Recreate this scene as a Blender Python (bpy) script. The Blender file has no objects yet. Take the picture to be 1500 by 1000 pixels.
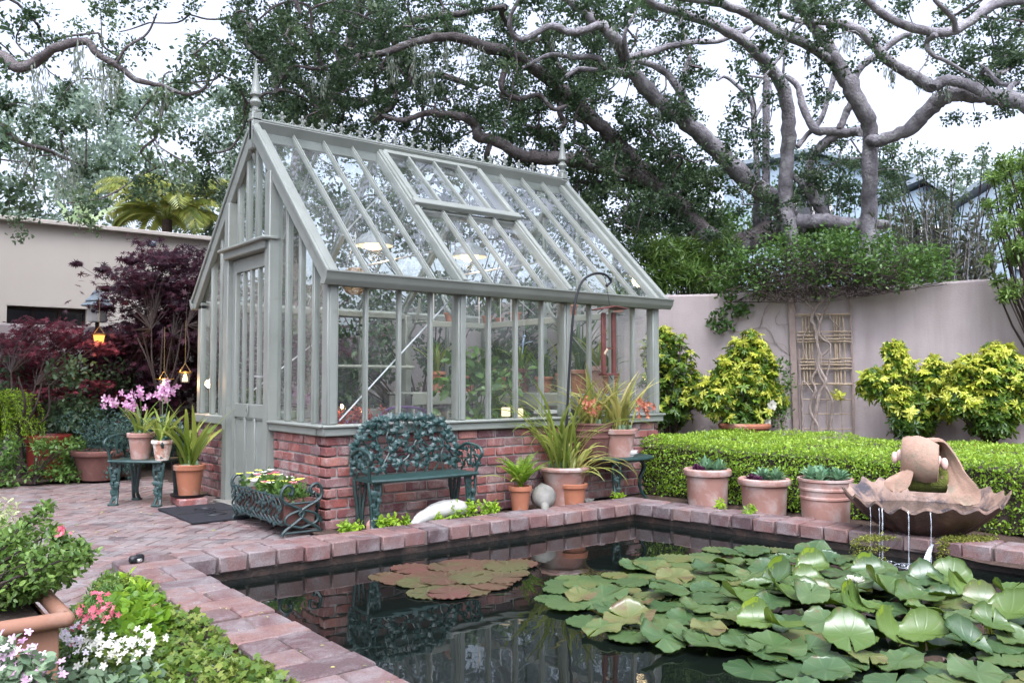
import bpy, bmesh, math, random
import numpy as np
from math import radians, sin, cos, pi
from mathutils import Vector
rng = np.random.default_rng(11)
rnd = random.Random(11)
SC = bpy.context.scene
COL = SC.collection

# ---------------------------------------------------------------- survey of the garden (camera at the origin, 1.2 m up)
FOC = 1247.0; EYE = 1.2; PITCH = math.atan(55 / FOC); FX, FY = .6198, .7848
RV = np.array([FY, -FX, 0.]); FV = np.array([FX*cos(PITCH), FY*cos(PITCH), sin(PITCH)]); UV = np.cross(RV, FV)
CAM = np.array([0, 0, EYE])
def ray(x, y): return FV + RV*(x-750)/FOC + UV*(500-y)/FOC
def G(x, y, z=0.): d = ray(x, y); return CAM + d*(z-EYE)/d[2]
def PY(x, y, Y): d = ray(x, y); return CAM + d*Y/d[1]
def PX(x, y, X): d = ray(x, y); return CAM + d*X/d[0]
def PD(x, y, D): return CAM + ray(x, y)*D
WA = np.array([9.37, 8.47, 0]); WD = np.array([.398, -.917, 0]); WN = np.array([-.917, -.398, 0])
def WP(x, y, off=0.):           # point on the garden wall
    d = ray(x, y); t = ((WA + WN*off - CAM) @ WN) / (d @ WN); return CAM + d*t

# ---------------------------------------------------------------- object helpers
ORG = {}
def tag(o, label=None, cat=None, group=None, kind=None):
    if label: o['label'] = label
    if cat: o['category'] = cat
    if group: o['group'] = group
    if kind: o['kind'] = kind
    return o
def thing(name, label, cat, loc=(0, 0, 0), group=None):
    o = bpy.data.objects.new(name, None); COL.objects.link(o); o.location = Vector([float(v) for v in loc])
    o.empty_display_size = .1
    ORG[o.name] = np.array(loc, float)
    return tag(o, label, cat, group)
def link(name, me, parent=None, origin=None):
    o = bpy.data.objects.new(name, me); COL.objects.link(o)
    if parent is not None:
        o.parent = parent; ORG[o.name] = ORG[parent.name]
    else:
        og = np.array(origin if origin is not None else (0, 0, 0), float)
        o.location = Vector([float(v) for v in og]); ORG[o.name] = og
    return o
def kids(o): return [c for c in bpy.data.objects if c.parent is o]
def copy_tree(o, loc=None, rz=None, parent=None, label=None, scale=None):
    ch = [c for c in o.children]
    c = o.copy(); COL.objects.link(c); c.parent = parent
    if loc is not None: c.location = Vector([float(v) for v in loc])
    if rz is not None: c.rotation_euler = (0, 0, rz)
    if scale is not None: c.scale = (scale,)*3
    if label: c['label'] = label
    for k in ch: copy_tree(k, parent=c)
    return c

def basis(d):
    d = np.array(d, float); d /= np.linalg.norm(d) + 1e-9
    a = np.array([0, 0, 1.]) if abs(d[2]) < .9 else np.array([1., 0, 0])
    u = np.cross(a, d); u /= np.linalg.norm(u); return d, u, np.cross(d, u)
def smooth(pts, n=4):
    P = np.array(pts, float)
    if len(P) < 3: return P
    Q = np.vstack([2*P[0]-P[1], P, 2*P[-1]-P[-2]]); out = []
    for i in range(1, len(Q)-2):
        for k in range(n):
            t = k/n; a, b, c, d = Q[i-1:i+3]
            out.append(.5*((2*b)+(-a+c)*t+(2*a-5*b+4*c-d)*t*t+(-a+3*b-3*c+d)*t**3))
    out.append(P[-1]); return np.array(out)

class MB:
    def __init__(s): s.V = []; s.F = []; s.T = []; s.n = 0
    def add(s, V, F, t=.5):
        s.V.append(np.array(V, float).reshape(-1, 3)); n = s.n
        s.F += [tuple(int(i)+n for i in f) for f in F]; s.T += [t]*len(F); s.n += len(s.V[-1])
    def box(s, c, size, ch=0., rz=0., R=None, t=.5):
        c = np.array(c, float); h = np.array(size, float)/2
        if R is None:
            R = np.array([[cos(rz), -sin(rz), 0], [sin(rz), cos(rz), 0], [0, 0, 1]])
        if ch <= 0:
            V = [(x, y, z) for x in (-1, 1) for y in (-1, 1) for z in (-1, 1)]
            F = [(0, 1, 3, 2), (4, 6, 7, 5), (0, 4, 5, 1), (2, 3, 7, 6), (0, 2, 6, 4), (1, 5, 7, 3)]
            s.add(c + (np.array(V)*h) @ R.T, F, t); return
        ch = min(ch, h.min()*.9); V = []; idx = {}
        for x in (-1, 1):
            for y in (-1, 1):
                for z in (-1, 1):
                    for a in range(3):
                        v = np.array([x, y, z])*(h-ch); v[a] = (x, y, z)[a]*h[a]
                        idx[(x, y, z, a)] = len(V); V.append(v)
        F = []
        for a in range(3):
            b, d = (a+1) % 3, (a+2) % 3
            for sg in (-1, 1):
                f = []
                for (p, q) in ((-1, -1), (1, -1), (1, 1), (-1, 1)):
                    k = [0, 0, 0]; k[a] = sg; k[b] = p; k[d] = q; f.append(idx[(*k, a)])
                F.append(f if sg > 0 else f[::-1])
            for p in (-1, 1):
                for q in (-1, 1):
                    k0 = [0, 0, 0]; k1 = [0, 0, 0]; k0[a] = -1; k1[a] = 1
                    for k in (k0, k1): k[b] = p; k[d] = q
                    F.append((idx[(*k0, b)], idx[(*k1, b)], idx[(*k1, d)], idx[(*k0, d)]))
        for x in (-1, 1):
            for y in (-1, 1):
                for z in (-1, 1): F.append([idx[(x, y, z, a)] for a in range(3)])
        s.add(c + np.array(V) @ R.T, F, t)
    def beam(s, a, b, w, h, ch=0., up=(0, 0, 1), t=.5):   # w across, h along 'up'
        a = np.array(a, float); b = np.array(b, float); d = b-a; L = np.linalg.norm(d); d /= L
        u = np.cross(up, d); u /= np.linalg.norm(u); v = np.cross(d, u)
        s.box((a+b)/2, (L, w, h), ch, R=np.array([d, u, v]).T, t=t)
    def tube(s, pts, r, n=8, cap=True, t=.5, flat=1.):
        P = np.array(pts, float); m = len(P)
        r = np.full(m, r, float) if np.isscalar(r) else np.array(r, float)
        T = np.gradient(P, axis=0); T /= np.linalg.norm(T, axis=1)[:, None]+1e-9
        _, u, _ = basis(T[0]); V = []; an = np.arange(n)*2*pi/n
        for i in range(m):
            u = u - T[i]*(u @ T[i]); u /= np.linalg.norm(u)+1e-9; w = np.cross(T[i], u)
            V.append(P[i] + r[i]*(np.outer(np.cos(an), u)+flat*np.outer(np.sin(an), w)))
        F = [(i*n+j, i*n+(j+1) % n, (i+1)*n+(j+1) % n, (i+1)*n+j) for i in range(m-1) for j in range(n)]
        if cap: F += [tuple(range(n))[::-1], tuple((m-1)*n+j for j in range(n))]
        s.add(np.vstack(V), F, t)
    def lathe(s, prof, c=(0, 0, 0), n=24, t=.5, wob=0., capb=True, capt=False):
        an = np.arange(n)*2*pi/n; V = []
        wv = 1+wob*np.sin(an*3+1)
        for (r, z) in prof: V.append(np.stack([r*np.cos(an)*wv, r*np.sin(an)*wv, np.full(n, z)], 1)+np.array(c, float))
        m = len(prof)
        F = [(i*n+j, i*n+(j+1) % n, (i+1)*n+(j+1) % n, (i+1)*n+j) for i in range(m-1) for j in range(n)]
        if capb: F.append(tuple(range(n))[::-1])
        if capt: F.append(tuple((m-1)*n+j for j in range(n)))
        s.add(np.vstack(V), F, t)
    def ball(s, c, r, n=10, t=.5, R=None):
        r = np.array([r]*3 if np.isscalar(r) else r, float); V = [(0, 0, -1)]; m = max(4, n//2)
        for i in range(1, m):
            a = -pi/2+pi*i/m
            for j in range(n): V.append((cos(a)*cos(2*pi*j/n), cos(a)*sin(2*pi*j/n), sin(a)))
        V.append((0, 0, 1)); F = [(0, 1+(j+1) % n, 1+j) for j in range(n)]
        for i in range(m-2):
            for j in range(n): F.append((1+i*n+j, 1+i*n+(j+1) % n, 1+(i+1)*n+(j+1) % n, 1+(i+1)*n+j))
        e = len(V)-1; b = 1+(m-2)*n; F += [(b+j, b+(j+1) % n, e) for j in range(n)]
        V = np.array(V)*r
        if R is not None: V = V @ R.T
        s.add(V+np.array(c, float), F, t)
    def prism(s, poly, z0, z1, t=.5):
        n = len(poly); V = [(x, y, z0) for x, y in poly]+[(x, y, z1) for x, y in poly]
        F = [tuple(range(n))[::-1], tuple(range(n, 2*n))]+[(i, (i+1) % n, n+(i+1) % n, n+i) for i in range(n)]
        s.add(V, F, t)
    def strap(s, base, az, L, w, e0=1.35, droop=1.6, t=.5, n=7, fold=.25, twist=0.):
        p = np.array(base, float); V = []; e = e0
        h = np.array([cos(az), sin(az), 0]); sd = np.array([-sin(az), cos(az), 0])
        for i in range(n+1):
            k = i/n; ee = e0-droop*k**1.5
            d = h*cos(ee)+np.array([0, 0, sin(ee)]); nn = -h*sin(ee)+np.array([0, 0, cos(ee)])
            ww = w*(.55+1.4*k if k < .35 else 1.04*(1-((k-.35)/.65)**2.2)+.02)/2
            s2 = sd*cos(twist*k)+nn*sin(twist*k)
            V += [p-s2*ww+nn*ww*fold, p, p+s2*ww+nn*ww*fold]; p = p+d*L/n
        F = []
        for i in range(n):
            a = i*3; F += [(a, a+1, a+4, a+3), (a+1, a+2, a+5, a+4)]
        s.add(V, F, t)
    def build(s, name, mat, parent=None, origin=None, sm=40, fix=True):
        V = np.vstack(s.V); og = ORG[parent.name] if parent is not None else np.array(origin if origin is not None else (0, 0, 0), float)
        me = bpy.data.meshes.new(name); me.from_pydata((V-og).tolist(), [], s.F)
        a = me.attributes.new('tint', 'FLOAT', 'FACE'); a.data.foreach_set('value', np.array(s.T, np.float32))
        if fix:
            bm = bmesh.new(); bm.from_mesh(me); bmesh.ops.recalc_face_normals(bm, faces=bm.faces); bm.to_mesh(me); bm.free()
        if sm:
            me.polygons.foreach_set('use_smooth', [True]*len(me.polygons)); me.set_sharp_from_angle(angle=radians(sm))
        me.materials.append(mat); me.update()
        return link(name, me, parent, origin)

# leaf templates: (along, across, up) and faces
TPL = {
 'quad': ([(0, 0, 0), (.5, .3, .06), (1, 0, 0), (.5, -.3, .06)], [(0, 1, 2, 3)]),
 'oval': ([(0, 0, 0), (.3, .25, .07), (.72, .22, .05), (1, 0, -.06), (.72, -.22, .05), (.3, -.25, .07), (.5, 0, 0)],
          [(0, 6, 2, 1), (6, 3, 2), (0, 5, 4, 6), (6, 4, 3)]),
 'round': ([(0, 0, 0), (.2, .38, .05), (.65, .42, .05), (1, .08, 0), (1, -.08, 0), (.65, -.42, .05), (.2, -.38, .05)],
           [(0, 3, 2, 1), (0, 4, 3), (0, 6, 5, 4)]),
 'narrow': ([(0, 0, 0), (.4, .09, .02), (1, 0, -.1), (.4, -.09, .02)], [(0, 1, 2, 3)]),
 'lance': ([(0, 0, 0), (.35, .14, .04), (.7, .12, .02), (1, 0, -.06), (.7, -.12, .02), (.35, -.14, .04)], [(0, 3, 2, 1), (0, 5, 4, 3)]),
 'petal': ([(0, 0, 0), (.45, .28, .1), (.9, .2, .08), (1, 0, .02), (.9, -.2, .08), (.45, -.28, .1)], [(0, 3, 2, 1), (0, 5, 4, 3)]),
}
def _star(n, spread, tip, val, droop=-.1):
    V = [(0, 0, 0)]; F = []
    for i in range(n):
        a = (i-(n-1)/2)*spread/(n-1); L = tip*(1-.35*abs(i-(n-1)/2)/((n-1)/2))
        V.append((L*cos(a), L*sin(a), droop*L)); 
    for i in range(n+1):
        a = (i-n/2)*spread/(n-1); V.append((val*cos(a), val*sin(a), .02))
    for i in range(n): F.append((0, n+1+i, 1+i, n+2+i))
    return V, F
TPL['maple'] = _star(7, 4.4, 1., .3)
TPL['ivy'] = _star(5, 3.8, 1., .62, -.05)
def _whorl(n, wd=.17):
    V = [(0, 0, 0)]; F = []
    for i in range(n):
        a = i*2*pi/n+.3*(i % 2); L = 1-.25*(i % 2); k = len(V); c, s = cos(a), sin(a)
        for (u, v, z) in ((.45*L, wd, .03), (.8*L, wd*.75, -.06), (L, 0, -.2), (.8*L, -wd*.75, -.06), (.45*L, -wd, .03)): V.append((u*c-v*s, u*s+v*c, z))
        F += [(0, k, k+1, k+2), (0, k+2, k+3, k+4)]
    return V, F
TPL['whorl'] = _whorl(7)

class LC:
    def __init__(s): s.P = []; s.A = []; s.N = []; s.S = []; s.T = []
    def add(s, P, A, N, S, T):
        P = np.atleast_2d(P); m = len(P)
        s.P.append(P); s.A.append(np.broadcast_to(A, (m, 3))); s.N.append(np.broadcast_to(N, (m, 3)))
        s.S.append(np.broadcast_to(S, m)); s.T.append(np.broadcast_to(T, m))
    def blob(s, c, r, n, size, up=.5, shell=.35, tint=(.2, .8), out=.6, sv=.3, hang=0., flat_bottom=False):
        """n leaves through an ellipsoid, denser to the outside"""
        n = int(n)
        if n < 1: return
        c = np.array(c, float); r = np.array([r]*3 if np.isscalar(r) else r, float)
        d = rng.normal(size=(n, 3)); d /= np.linalg.norm(d, axis=1)[:, None]
        if flat_bottom: d[:, 2] = np.abs(d[:, 2])
        k = rng.random(n)**shell
        P = c+d*k[:, None]*r
        N = d*out+np.array([0, 0, up])+rng.normal(size=(n, 3))*.45
        A = rng.normal(size=(n, 3))+d*.6+np.array([0, 0, -hang])
        s.add(P, A, N, size*(1+sv*rng.uniform(-1, 1, n)), rng.uniform(tint[0], tint[1], n))
    def count(s): return sum(len(p) for p in s.P)
    def build(s, name, mat, parent=None, tpl='quad', origin=None):
        P = np.vstack(s.P); A = np.vstack(s.A).astype(float); N = np.vstack(s.N).astype(float); S = np.concatenate(s.S); T = np.concatenate(s.T)
        og = ORG[parent.name] if parent is not None else np.array(origin if origin is not None else (0, 0, 0), float)
        A = A/(np.linalg.norm(A, axis=1)[:, None]+1e-9)
        N = N-A*(N*A).sum(1)[:, None]; N /= np.linalg.norm(N, axis=1)[:, None]+1e-9
        B = np.cross(N, A); tv, tf = TPL[tpl]; tv = np.array(tv)
        V = P[:, None]+S[:, None, None]*(tv[None, :, 0, None]*A[:, None]+tv[None, :, 1, None]*B[:, None]+tv[None, :, 2, None]*N[:, None])
        m, k = len(P), len(tv); V = V.reshape(-1, 3)-og
        sizes = np.array([len(f) for f in tf]); flat = np.concatenate([np.array(f) for f in tf])
        idx = (flat[None]+(np.arange(m)*k)[:, None]).ravel()
        ls = np.tile(sizes, m); st = np.concatenate([[0], np.cumsum(ls)[:-1]])
        me = bpy.data.meshes.new(name); me.vertices.add(m*k); me.vertices.foreach_set('co', V.astype(np.float32).ravel())
        me.loops.add(len(idx)); me.loops.foreach_set('vertex_index', idx.astype(np.int32))
        me.polygons.add(len(ls)); me.polygons.foreach_set('loop_start', st.astype(np.int32)); me.polygons.foreach_set('loop_total', ls.astype(np.int32))
        a = me.attributes.new('tint', 'FLOAT', 'FACE'); a.data.foreach_set('value', np.repeat(T, len(tf)).astype(np.float32))
        me.materials.append(mat); me.update(calc_edges=True)
        return link(name, me, parent, origin)

# ---------------------------------------------------------------- materials
def newmat(name):
    m = bpy.data.materials.new(name); m.use_nodes = True; nt = m.node_tree
    for n in list(nt.nodes): nt.nodes.remove(n)
    o = nt.nodes.new('ShaderNodeOutputMaterial'); return m, nt, o
def N(nt, typ, **kw):
    n = nt.nodes.new('ShaderNode'+typ)
    for k, v in kw.items():
        if k.startswith('i_'): n.inputs[k[2:].replace('_', ' ')].default_value = v
        else: setattr(n, k, v)
    return n
def rgb(c): return (*c, 1) if len(c) == 3 else c
def ramp(nt, fac, stops):
    r = nt.nodes.new('ShaderNodeValToRGB'); e = r.color_ramp.elements
    while len(e) < len(stops): e.new(.5)
    for q, (p, c) in zip(e, stops): q.position = p; q.color = rgb(c)
    nt.links.new(fac, r.inputs[0]); return r.outputs[0]
def noise(nt, scale, detail=4, rough=.55, dist=0., vec=None):
    n = N(nt, 'TexNoise', i_Scale=scale, i_Detail=detail, i_Roughness=rough, i_Distortion=dist)
    if vec is None:
        tc = N(nt, 'TexCoord'); vec = tc.outputs['Object']
    nt.links.new(vec, n.inputs['Vector']); return n.outputs['Fac']
def mixc(nt, fac, a, b, mode='MIX'):
    m = N(nt, 'Mix', data_type='RGBA', blend_type=mode)
    for s_, v in ((0, fac), (6, a), (7, b)):
        if isinstance(v, (int, float)): m.inputs[s_].default_value = v
        elif isinstance(v, tuple): m.inputs[s_].default_value = rgb(v)
        else: nt.links.new(v, m.inputs[s_])
    return m.outputs[2]
def bump(nt, h, strength, dist, pr):
    b = N(nt, 'Bump', i_Strength=strength, i_Distance=dist); nt.links.new(h, b.inputs['Height']); nt.links.new(b.outputs[0], pr.inputs['Normal'])
def attr(nt): 
    a = N(nt, 'Attribute'); a.attribute_name = 'tint'; return a.outputs['Fac']
def surf(name, stops, scale=8, rough=.7, bs=.3, bscale=60, bdist=.004, tint=0., metal=0., spots=None, spec=.4, wet=None, detail=5):
    m, nt, o = newmat(name); p = N(nt, 'BsdfPrincipled', i_Roughness=rough, i_Metallic=metal); p.inputs['Specular IOR Level'].default_value = spec
    f = noise(nt, scale, detail)
    if tint > 0:
        mm = N(nt, 'Math', operation='MULTIPLY_ADD'); nt.links.new(attr(nt), mm.inputs[0]); mm.inputs[1].default_value = tint
        m2 = N(nt, 'Math', operation='MULTIPLY_ADD'); nt.links.new(f, m2.inputs[0]); m2.inputs[1].default_value = 1-tint*.6; m2.inputs[2].default_value = -.2*tint
        nt.links.new(m2.outputs[0], mm.inputs[2]); f = mm.outputs[0]
    c = ramp(nt, f, stops)
    if spots:
        sc_, lo, hi, col = spots
        c = mixc(nt, ramp(nt, noise(nt, sc_, 6, .65, .4), [(lo, (0, 0, 0)), (hi, (1, 1, 1))]), c, col)
    nt.links.new(c, p.inputs['Base Color'])
    if bs: bump(nt, noise(nt, bscale, 5, .6), bs, bdist, p)
    nt.links.new(p.outputs[0], o.inputs[0]); return m
def leafm(name, dark, mid, light, trans=.3, rough=.42, spec=.4):
    m, nt, o = newmat(name); p = N(nt, 'BsdfPrincipled', i_Roughness=rough); p.inputs['Specular IOR Level'].default_value = spec
    c = ramp(nt, attr(nt), [(0, dark), (.5, mid), (1, light)])
    nt.links.new(c, p.inputs['Base Color'])
    t = N(nt, 'BsdfTranslucent'); nt.links.new(mixc(nt, .6, c, tuple(min(1, v*1.6) for v in light)), t.inputs[0])
    x = N(nt, 'MixShader'); x.inputs[0].default_value = trans
    nt.links.new(p.outputs[0], x.inputs[1]); nt.links.new(t.outputs[0], x.inputs[2]); nt.links.new(x.outputs[0], o.inputs[0]); return m
def emit(name, col, s):
    m, nt, o = newmat(name); e = N(nt, 'Emission', i_Color=rgb(col), i_Strength=s); nt.links.new(e.outputs[0], o.inputs[0]); return m

M = {}
PAINT = [(.2, (.17, .185, .163)), (.8, (.235, .252, .225))]
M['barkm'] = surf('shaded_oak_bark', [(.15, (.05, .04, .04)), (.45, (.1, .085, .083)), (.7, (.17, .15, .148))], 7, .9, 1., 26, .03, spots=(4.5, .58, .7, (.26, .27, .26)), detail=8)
M['paint'] = surf('sage_paint', PAINT, 3, .42, .12, 90, .002, spots=(5, .6, .8, (.15, .155, .13)), detail=8)
M['paintd'] = surf('sage_paint_inside', [(.2, (.22, .235, .2)), (.8, (.27, .285, .25))], 3, .5, .1, 90, .002)
def brickmat(name, stops, eff=.62, wash=(.42, .36, .34), rough=.8):
    m, nt, o = newmat(name); p = N(nt, 'BsdfPrincipled', i_Roughness=rough); p.inputs['Specular IOR Level'].default_value = .35
    a = attr(nt); c = ramp(nt, a, stops)
    n1 = noise(nt, 9, 6, .65, .3); c = mixc(nt, ramp(nt, n1, [(.35, (0, 0, 0)), (.75, (.75, .75, .75))]), c, (.11, .055, .06))
    n2 = noise(nt, 4, 7, .7, .5); c = mixc(nt, ramp(nt, n2, [(eff-.08, (0, 0, 0)), (eff+.12, (.75, .75, .75))]), c, wash)
    n3 = noise(nt, 120, 3); c = mixc(nt, .35, c, ramp(nt, n3, [(.3, (.1, .1, .1)), (.7, (.8, .8, .8))]), 'OVERLAY')
    nt.links.new(c, p.inputs['Base Color']); bump(nt, noise(nt, 70, 6, .7), .55, .006, p)
    nt.links.new(p.outputs[0], o.inputs[0]); return m
BR = [(0, (.075, .04, .05)), (.18, (.15, .055, .055)), (.4, (.3, .09, .07)), (.6, (.24, .095, .085)), (.8, (.36, .15, .115)), (1, (.19, .13, .135))]
M['brick'] = brickmat('weathered_red_brick', BR, .57)
M['coping'] = brickmat('coping_brick', [(0, (.075, .055, .055)), (.3, (.14, .088, .08)), (.6, (.2, .108, .092)), (.85, (.225, .138, .115)), (1, (.145, .115, .112))], .53, (.22, .2, .2))
M['paver'] = brickmat('patio_brick', [(0, (.07, .058, .058)), (.3, (.145, .103, .095)), (.6, (.2, .133, .12)), (.85, (.24, .168, .148)), (1, (.14, .12, .115))], .5, (.22, .205, .2), .62)
M['mortar'] = surf('lime_mortar', [(.2, (.2, .18, .165)), (.8, (.34, .31, .29))], 14, .95, .6, 90, .006)
M['grout'] = surf('sandy_grout', [(.2, (.1, .075, .065)), (.8, (.17, .135, .12))], 14, .95, .6, 90, .006)
M['terra'] = surf('terracotta_orange', [(.2, (.27, .095, .05)), (.8, (.38, .155, .085))], 5, .8, .25, 80, .002, spots=(5, .5, .7, (.36, .25, .2)))
M['terrab'] = surf('terracotta_brown', [(.2, (.19, .09, .055)), (.8, (.29, .15, .1))], 5, .85, .3, 80, .002, spots=(3.5, .55, .8, (.26, .19, .15)))
M['terrap'] = surf('terracotta_pale', [(.2, (.27, .14, .11)), (.8, (.38, .215, .175))], 4, .85, .3, 80, .002, spots=(5, .46, .66, (.43, .35, .32)))
M['terraw'] = surf('terracotta_limed', [(.2, (.36, .17, .11)), (.8, (.5, .27, .19))], 5, .85, .3, 80, .002, spots=(9, .42, .55, (.6, .55, .48)))
M['terrad'] = surf('terracotta_dark', [(.2, (.08, .035, .03)), (.8, (.16, .07, .055))], 5, .85, .3, 80, .002, spots=(6, .55, .8, (.2, .14, .11)))
M['terrar'] = surf('red_glaze', [(.2, (.1, .012, .008)), (.8, (.15, .02, .012))], 5, .45, .1, 80, .002)
M['stucco'] = surf('pink_beige_stucco', [(.1, (.31, .265, .26)), (.5, (.4, .345, .335)), (.9, (.47, .415, .40))], 1.1, .92, .5, 45, .006, spots=(.8, .55, .85, (.3, .26, .235)), detail=8)
nt = M['stucco'].node_tree; pr = [n for n in nt.nodes if n.type == 'BSDF_PRINCIPLED'][0]; src = pr.inputs['Base Color'].links[0].from_socket
mp = N(nt, 'Mapping'); mp.inputs['Scale'].default_value = (3.2, 3.2, .35); tcx = N(nt, 'TexCoord'); nt.links.new(tcx.outputs['Object'], mp.inputs[0])
stk = ramp(nt, noise(nt, 1.6, 7, .65, .2, vec=mp.outputs[0]), [(.45, (0, 0, 0)), (.75, (.45, .45, .45))]); nt.links.new(mixc(nt, stk, src, (.24, .2, .185)), pr.inputs['Base Color'])
M['render'] = surf('grey_beige_render', [(.2, (.4, .36, .31)), (.8, (.46, .42, .37))], .7, .92, .25, 60, .003)
M['green'] = surf('verdigris_iron', [(.25, (.007, .026, .023)), (.6, (.013, .046, .041)), (.85, (.04, .1, .09))], 22, .45, .4, 90, .003, spec=.6)
M['dgreen'] = surf('dark_green_iron', [(.2, (.007, .018, .018)), (.8, (.018, .045, .042))], 20, .45, .4, 90, .003, spec=.6)
M['black'] = surf('black_iron', [(.2, (.006, .007, .009)), (.8, (.014, .015, .018))], 20, .5, .3, 120, .002)
M['rubber'] = surf('black_rubber', [(.2, (.008, .009, .013)), (.8, (.018, .019, .025))], 40, .75, .8, 160, .004)
M['soil'] = surf('dark_soil', [(.2, (.02, .013, .009)), (.8, (.055, .037, .026))], 18, .95, 1., 60, .02)
M['mulch'] = surf('bark_mulch', [(.2, (.03, .018, .013)), (.8, (.09, .055, .04))], 24, .95, 1., 45, .02)
M['stone'] = surf('grey_stone', [(.2, (.12, .12, .105)), (.8, (.24, .23, .205))], 14, .9, .6, 70, .006, spots=(7, .55, .75, (.2, .21, .14)))
M['white'] = surf('white_stone', [(.2, (.38, .37, .34)), (.8, (.55, .54, .51))], 10, .7, .4, 60, .004)
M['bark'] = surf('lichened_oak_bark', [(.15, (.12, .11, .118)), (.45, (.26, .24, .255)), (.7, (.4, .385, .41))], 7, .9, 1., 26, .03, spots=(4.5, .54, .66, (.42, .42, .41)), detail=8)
M['barkd'] = surf('dark_bark', [(.2, (.02, .014, .012)), (.8, (.06, .042, .036))], 12, .9, .8, 40, .01)
M['cane'] = surf('weathered_cane', [(.2, (.24, .18, .12)), (.8, (.42, .33, .23))], 20, .8, .3, 80, .002)
M['vine'] = surf('grey_vine_bark', [(.2, (.16, .12, .1)), (.8, (.36, .3, .26))], 16, .9, .8, 60, .006)
M['plank'] = surf('grey_plank', [(.2, (.2, .15, .13)), (.8, (.33, .26, .23))], 10, .85, .5, 50, .003)
M['rust'] = surf('rusty_red_metal', [(.2, (.07, .022, .02)), (.8, (.14, .048, .038))], 14, .6, .3, 90, .002)
M['purple'] = surf('purple_metal', [(.2, (.07, .03, .1)), (.8, (.1, .05, .15))], 14, .4, .1, 90, .002)
M['bluew'] = surf('pale_blue_siding', [(.2, (.22, .29, .34)), (.8, (.27, .34, .39))], 2, .8, .2, 40, .003)
M['slate'] = surf('grey_shingle', [(.2, (.13, .165, .19)), (.8, (.22, .26, .285))], 6, .85, .6, 30, .01)
M['shell'] = surf('terracotta_shell', [(.2, (.2, .13, .1)), (.8, (.44, .3, .225))], 7, .55, .7, 50, .008, spots=(6, .44, .6, (.055, .05, .06)))
M['scroll'] = surf('sandy_terracotta', [(.2, (.24, .15, .105)), (.8, (.4, .26, .19))], 7, .8, .7, 60, .006, spots=(6, .5, .68, (.2, .17, .12)))
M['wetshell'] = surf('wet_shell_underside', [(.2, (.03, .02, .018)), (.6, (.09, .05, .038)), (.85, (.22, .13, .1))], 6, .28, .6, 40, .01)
M['wetstone'] = surf('wet_dark_stone', [(.2, (.018, .016, .016)), (.6, (.05, .035, .028)), (.85, (.12, .06, .04))], 9, .3, .8, 30, .012)
M['moss'] = surf('moss', [(.2, (.05, .06, .012)), (.8, (.17, .19, .035))], 20, .95, 1., 90, .02)
M['pinkshell'] = surf('pink_shell', [(.2, (.6, .36, .3)), (.8, (.75, .55, .48))], 9, .4, .1, 60, .002)
M['bluegrey'] = surf('grey_blue_wood', [(.2, (.45, .5, .55)), (.8, (.6, .63, .67))], 9, .7, .1, 60, .002)
M['wicker'] = surf('wicker', [(.2, (.25, .14, .06)), (.8, (.45, .28, .14))], 30, .8, .6, 90, .004)
M['brass'] = surf('brass', [(.2, (.5, .36, .14)), (.8, (.6, .45, .2))], 9, .3, .1, 60, .001, metal=.9)
M['steel'] = surf('galvanised_steel', [(.2, (.5, .5, .5)), (.8, (.65, .65, .65))], 9, .35, .1, 60, .001, metal=.8)
M['darkglass'] = surf('dark_window_glass', [(.2, (.012, .013, .016)), (.8, (.03, .03, .035))], 2, .15, 0, spec=.6)
M['ornament'] = surf('blue_glass', [(.2, (.1, .16, .24)), (.8, (.3, .38, .45))], 9, .15, 0, spec=.8)
M['candle'] = emit('glowing_wax', (1, .75, .5), .8)
M['flame'] = emit('candle_flame', (1, .55, .2), 22)
M['bulb'] = emit('warm_bulb', (1, .58, .24), 2.6)
M['shade'] = surf('enamel_shade', [(.2, (.2, .21, .22)), (.8, (.28, .29, .3))], 9, .35, .1, 60, .001)
M['amber'] = emit('amber_lantern_glow', (1, .45, .1), .9)

def glassm(name, dirt=.05, tintc=(.96, .98, .97)):
    m, nt, o = newmat(name)
    geo = N(nt, 'NewGeometry'); mr = N(nt, 'MapRange'); mr.inputs[3].default_value = 1.52; mr.inputs[4].default_value = 1/1.52
    nt.links.new(geo.outputs['Backfacing'], mr.inputs[0]); fr = N(nt, 'Fresnel'); nt.links.new(mr.outputs[0], fr.inputs['IOR']); gl = N(nt, 'BsdfGlossy', i_Roughness=.004); gl.inputs[0].default_value = (1, 1, 1, 1)
    tr = N(nt, 'BsdfTransparent'); tr.inputs[0].default_value = rgb(tintc)
    x = N(nt, 'MixShader'); nt.links.new(fr.outputs[0], x.inputs[0]); nt.links.new(tr.outputs[0], x.inputs[1]); nt.links.new(gl.outputs[0], x.inputs[2])
    df = N(nt, 'BsdfDiffuse'); df.inputs[0].default_value = (.5, .52, .52, 1)
    y = N(nt, 'MixShader'); nt.links.new(ramp(nt, noise(nt, 3, 8, .7, .3), [(.35, (0, 0, 0)), (.8, (dirt,)*3)]), y.inputs[0])
    nt.links.new(x.outputs[0], y.inputs[1]); nt.links.new(df.outputs[0], y.inputs[2]); nt.links.new(y.outputs[0], o.inputs[0]); return m
M['glass'] = glassm('clear_pane_glass', .06)
M['roofglass'] = glassm('roof_pane_glass', .10)
m, nt, o = newmat('pond_water'); p = N(nt, 'BsdfPrincipled', i_Roughness=.015, i_IOR=1.34); p.inputs['Base Color'].default_value = (.004, .006, .005, 1)
h = noise(nt, 2.2, 3, .5); bump(nt, h, .1, .02, p); nt.links.new(p.outputs[0], o.inputs[0]); M['water'] = m
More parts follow.
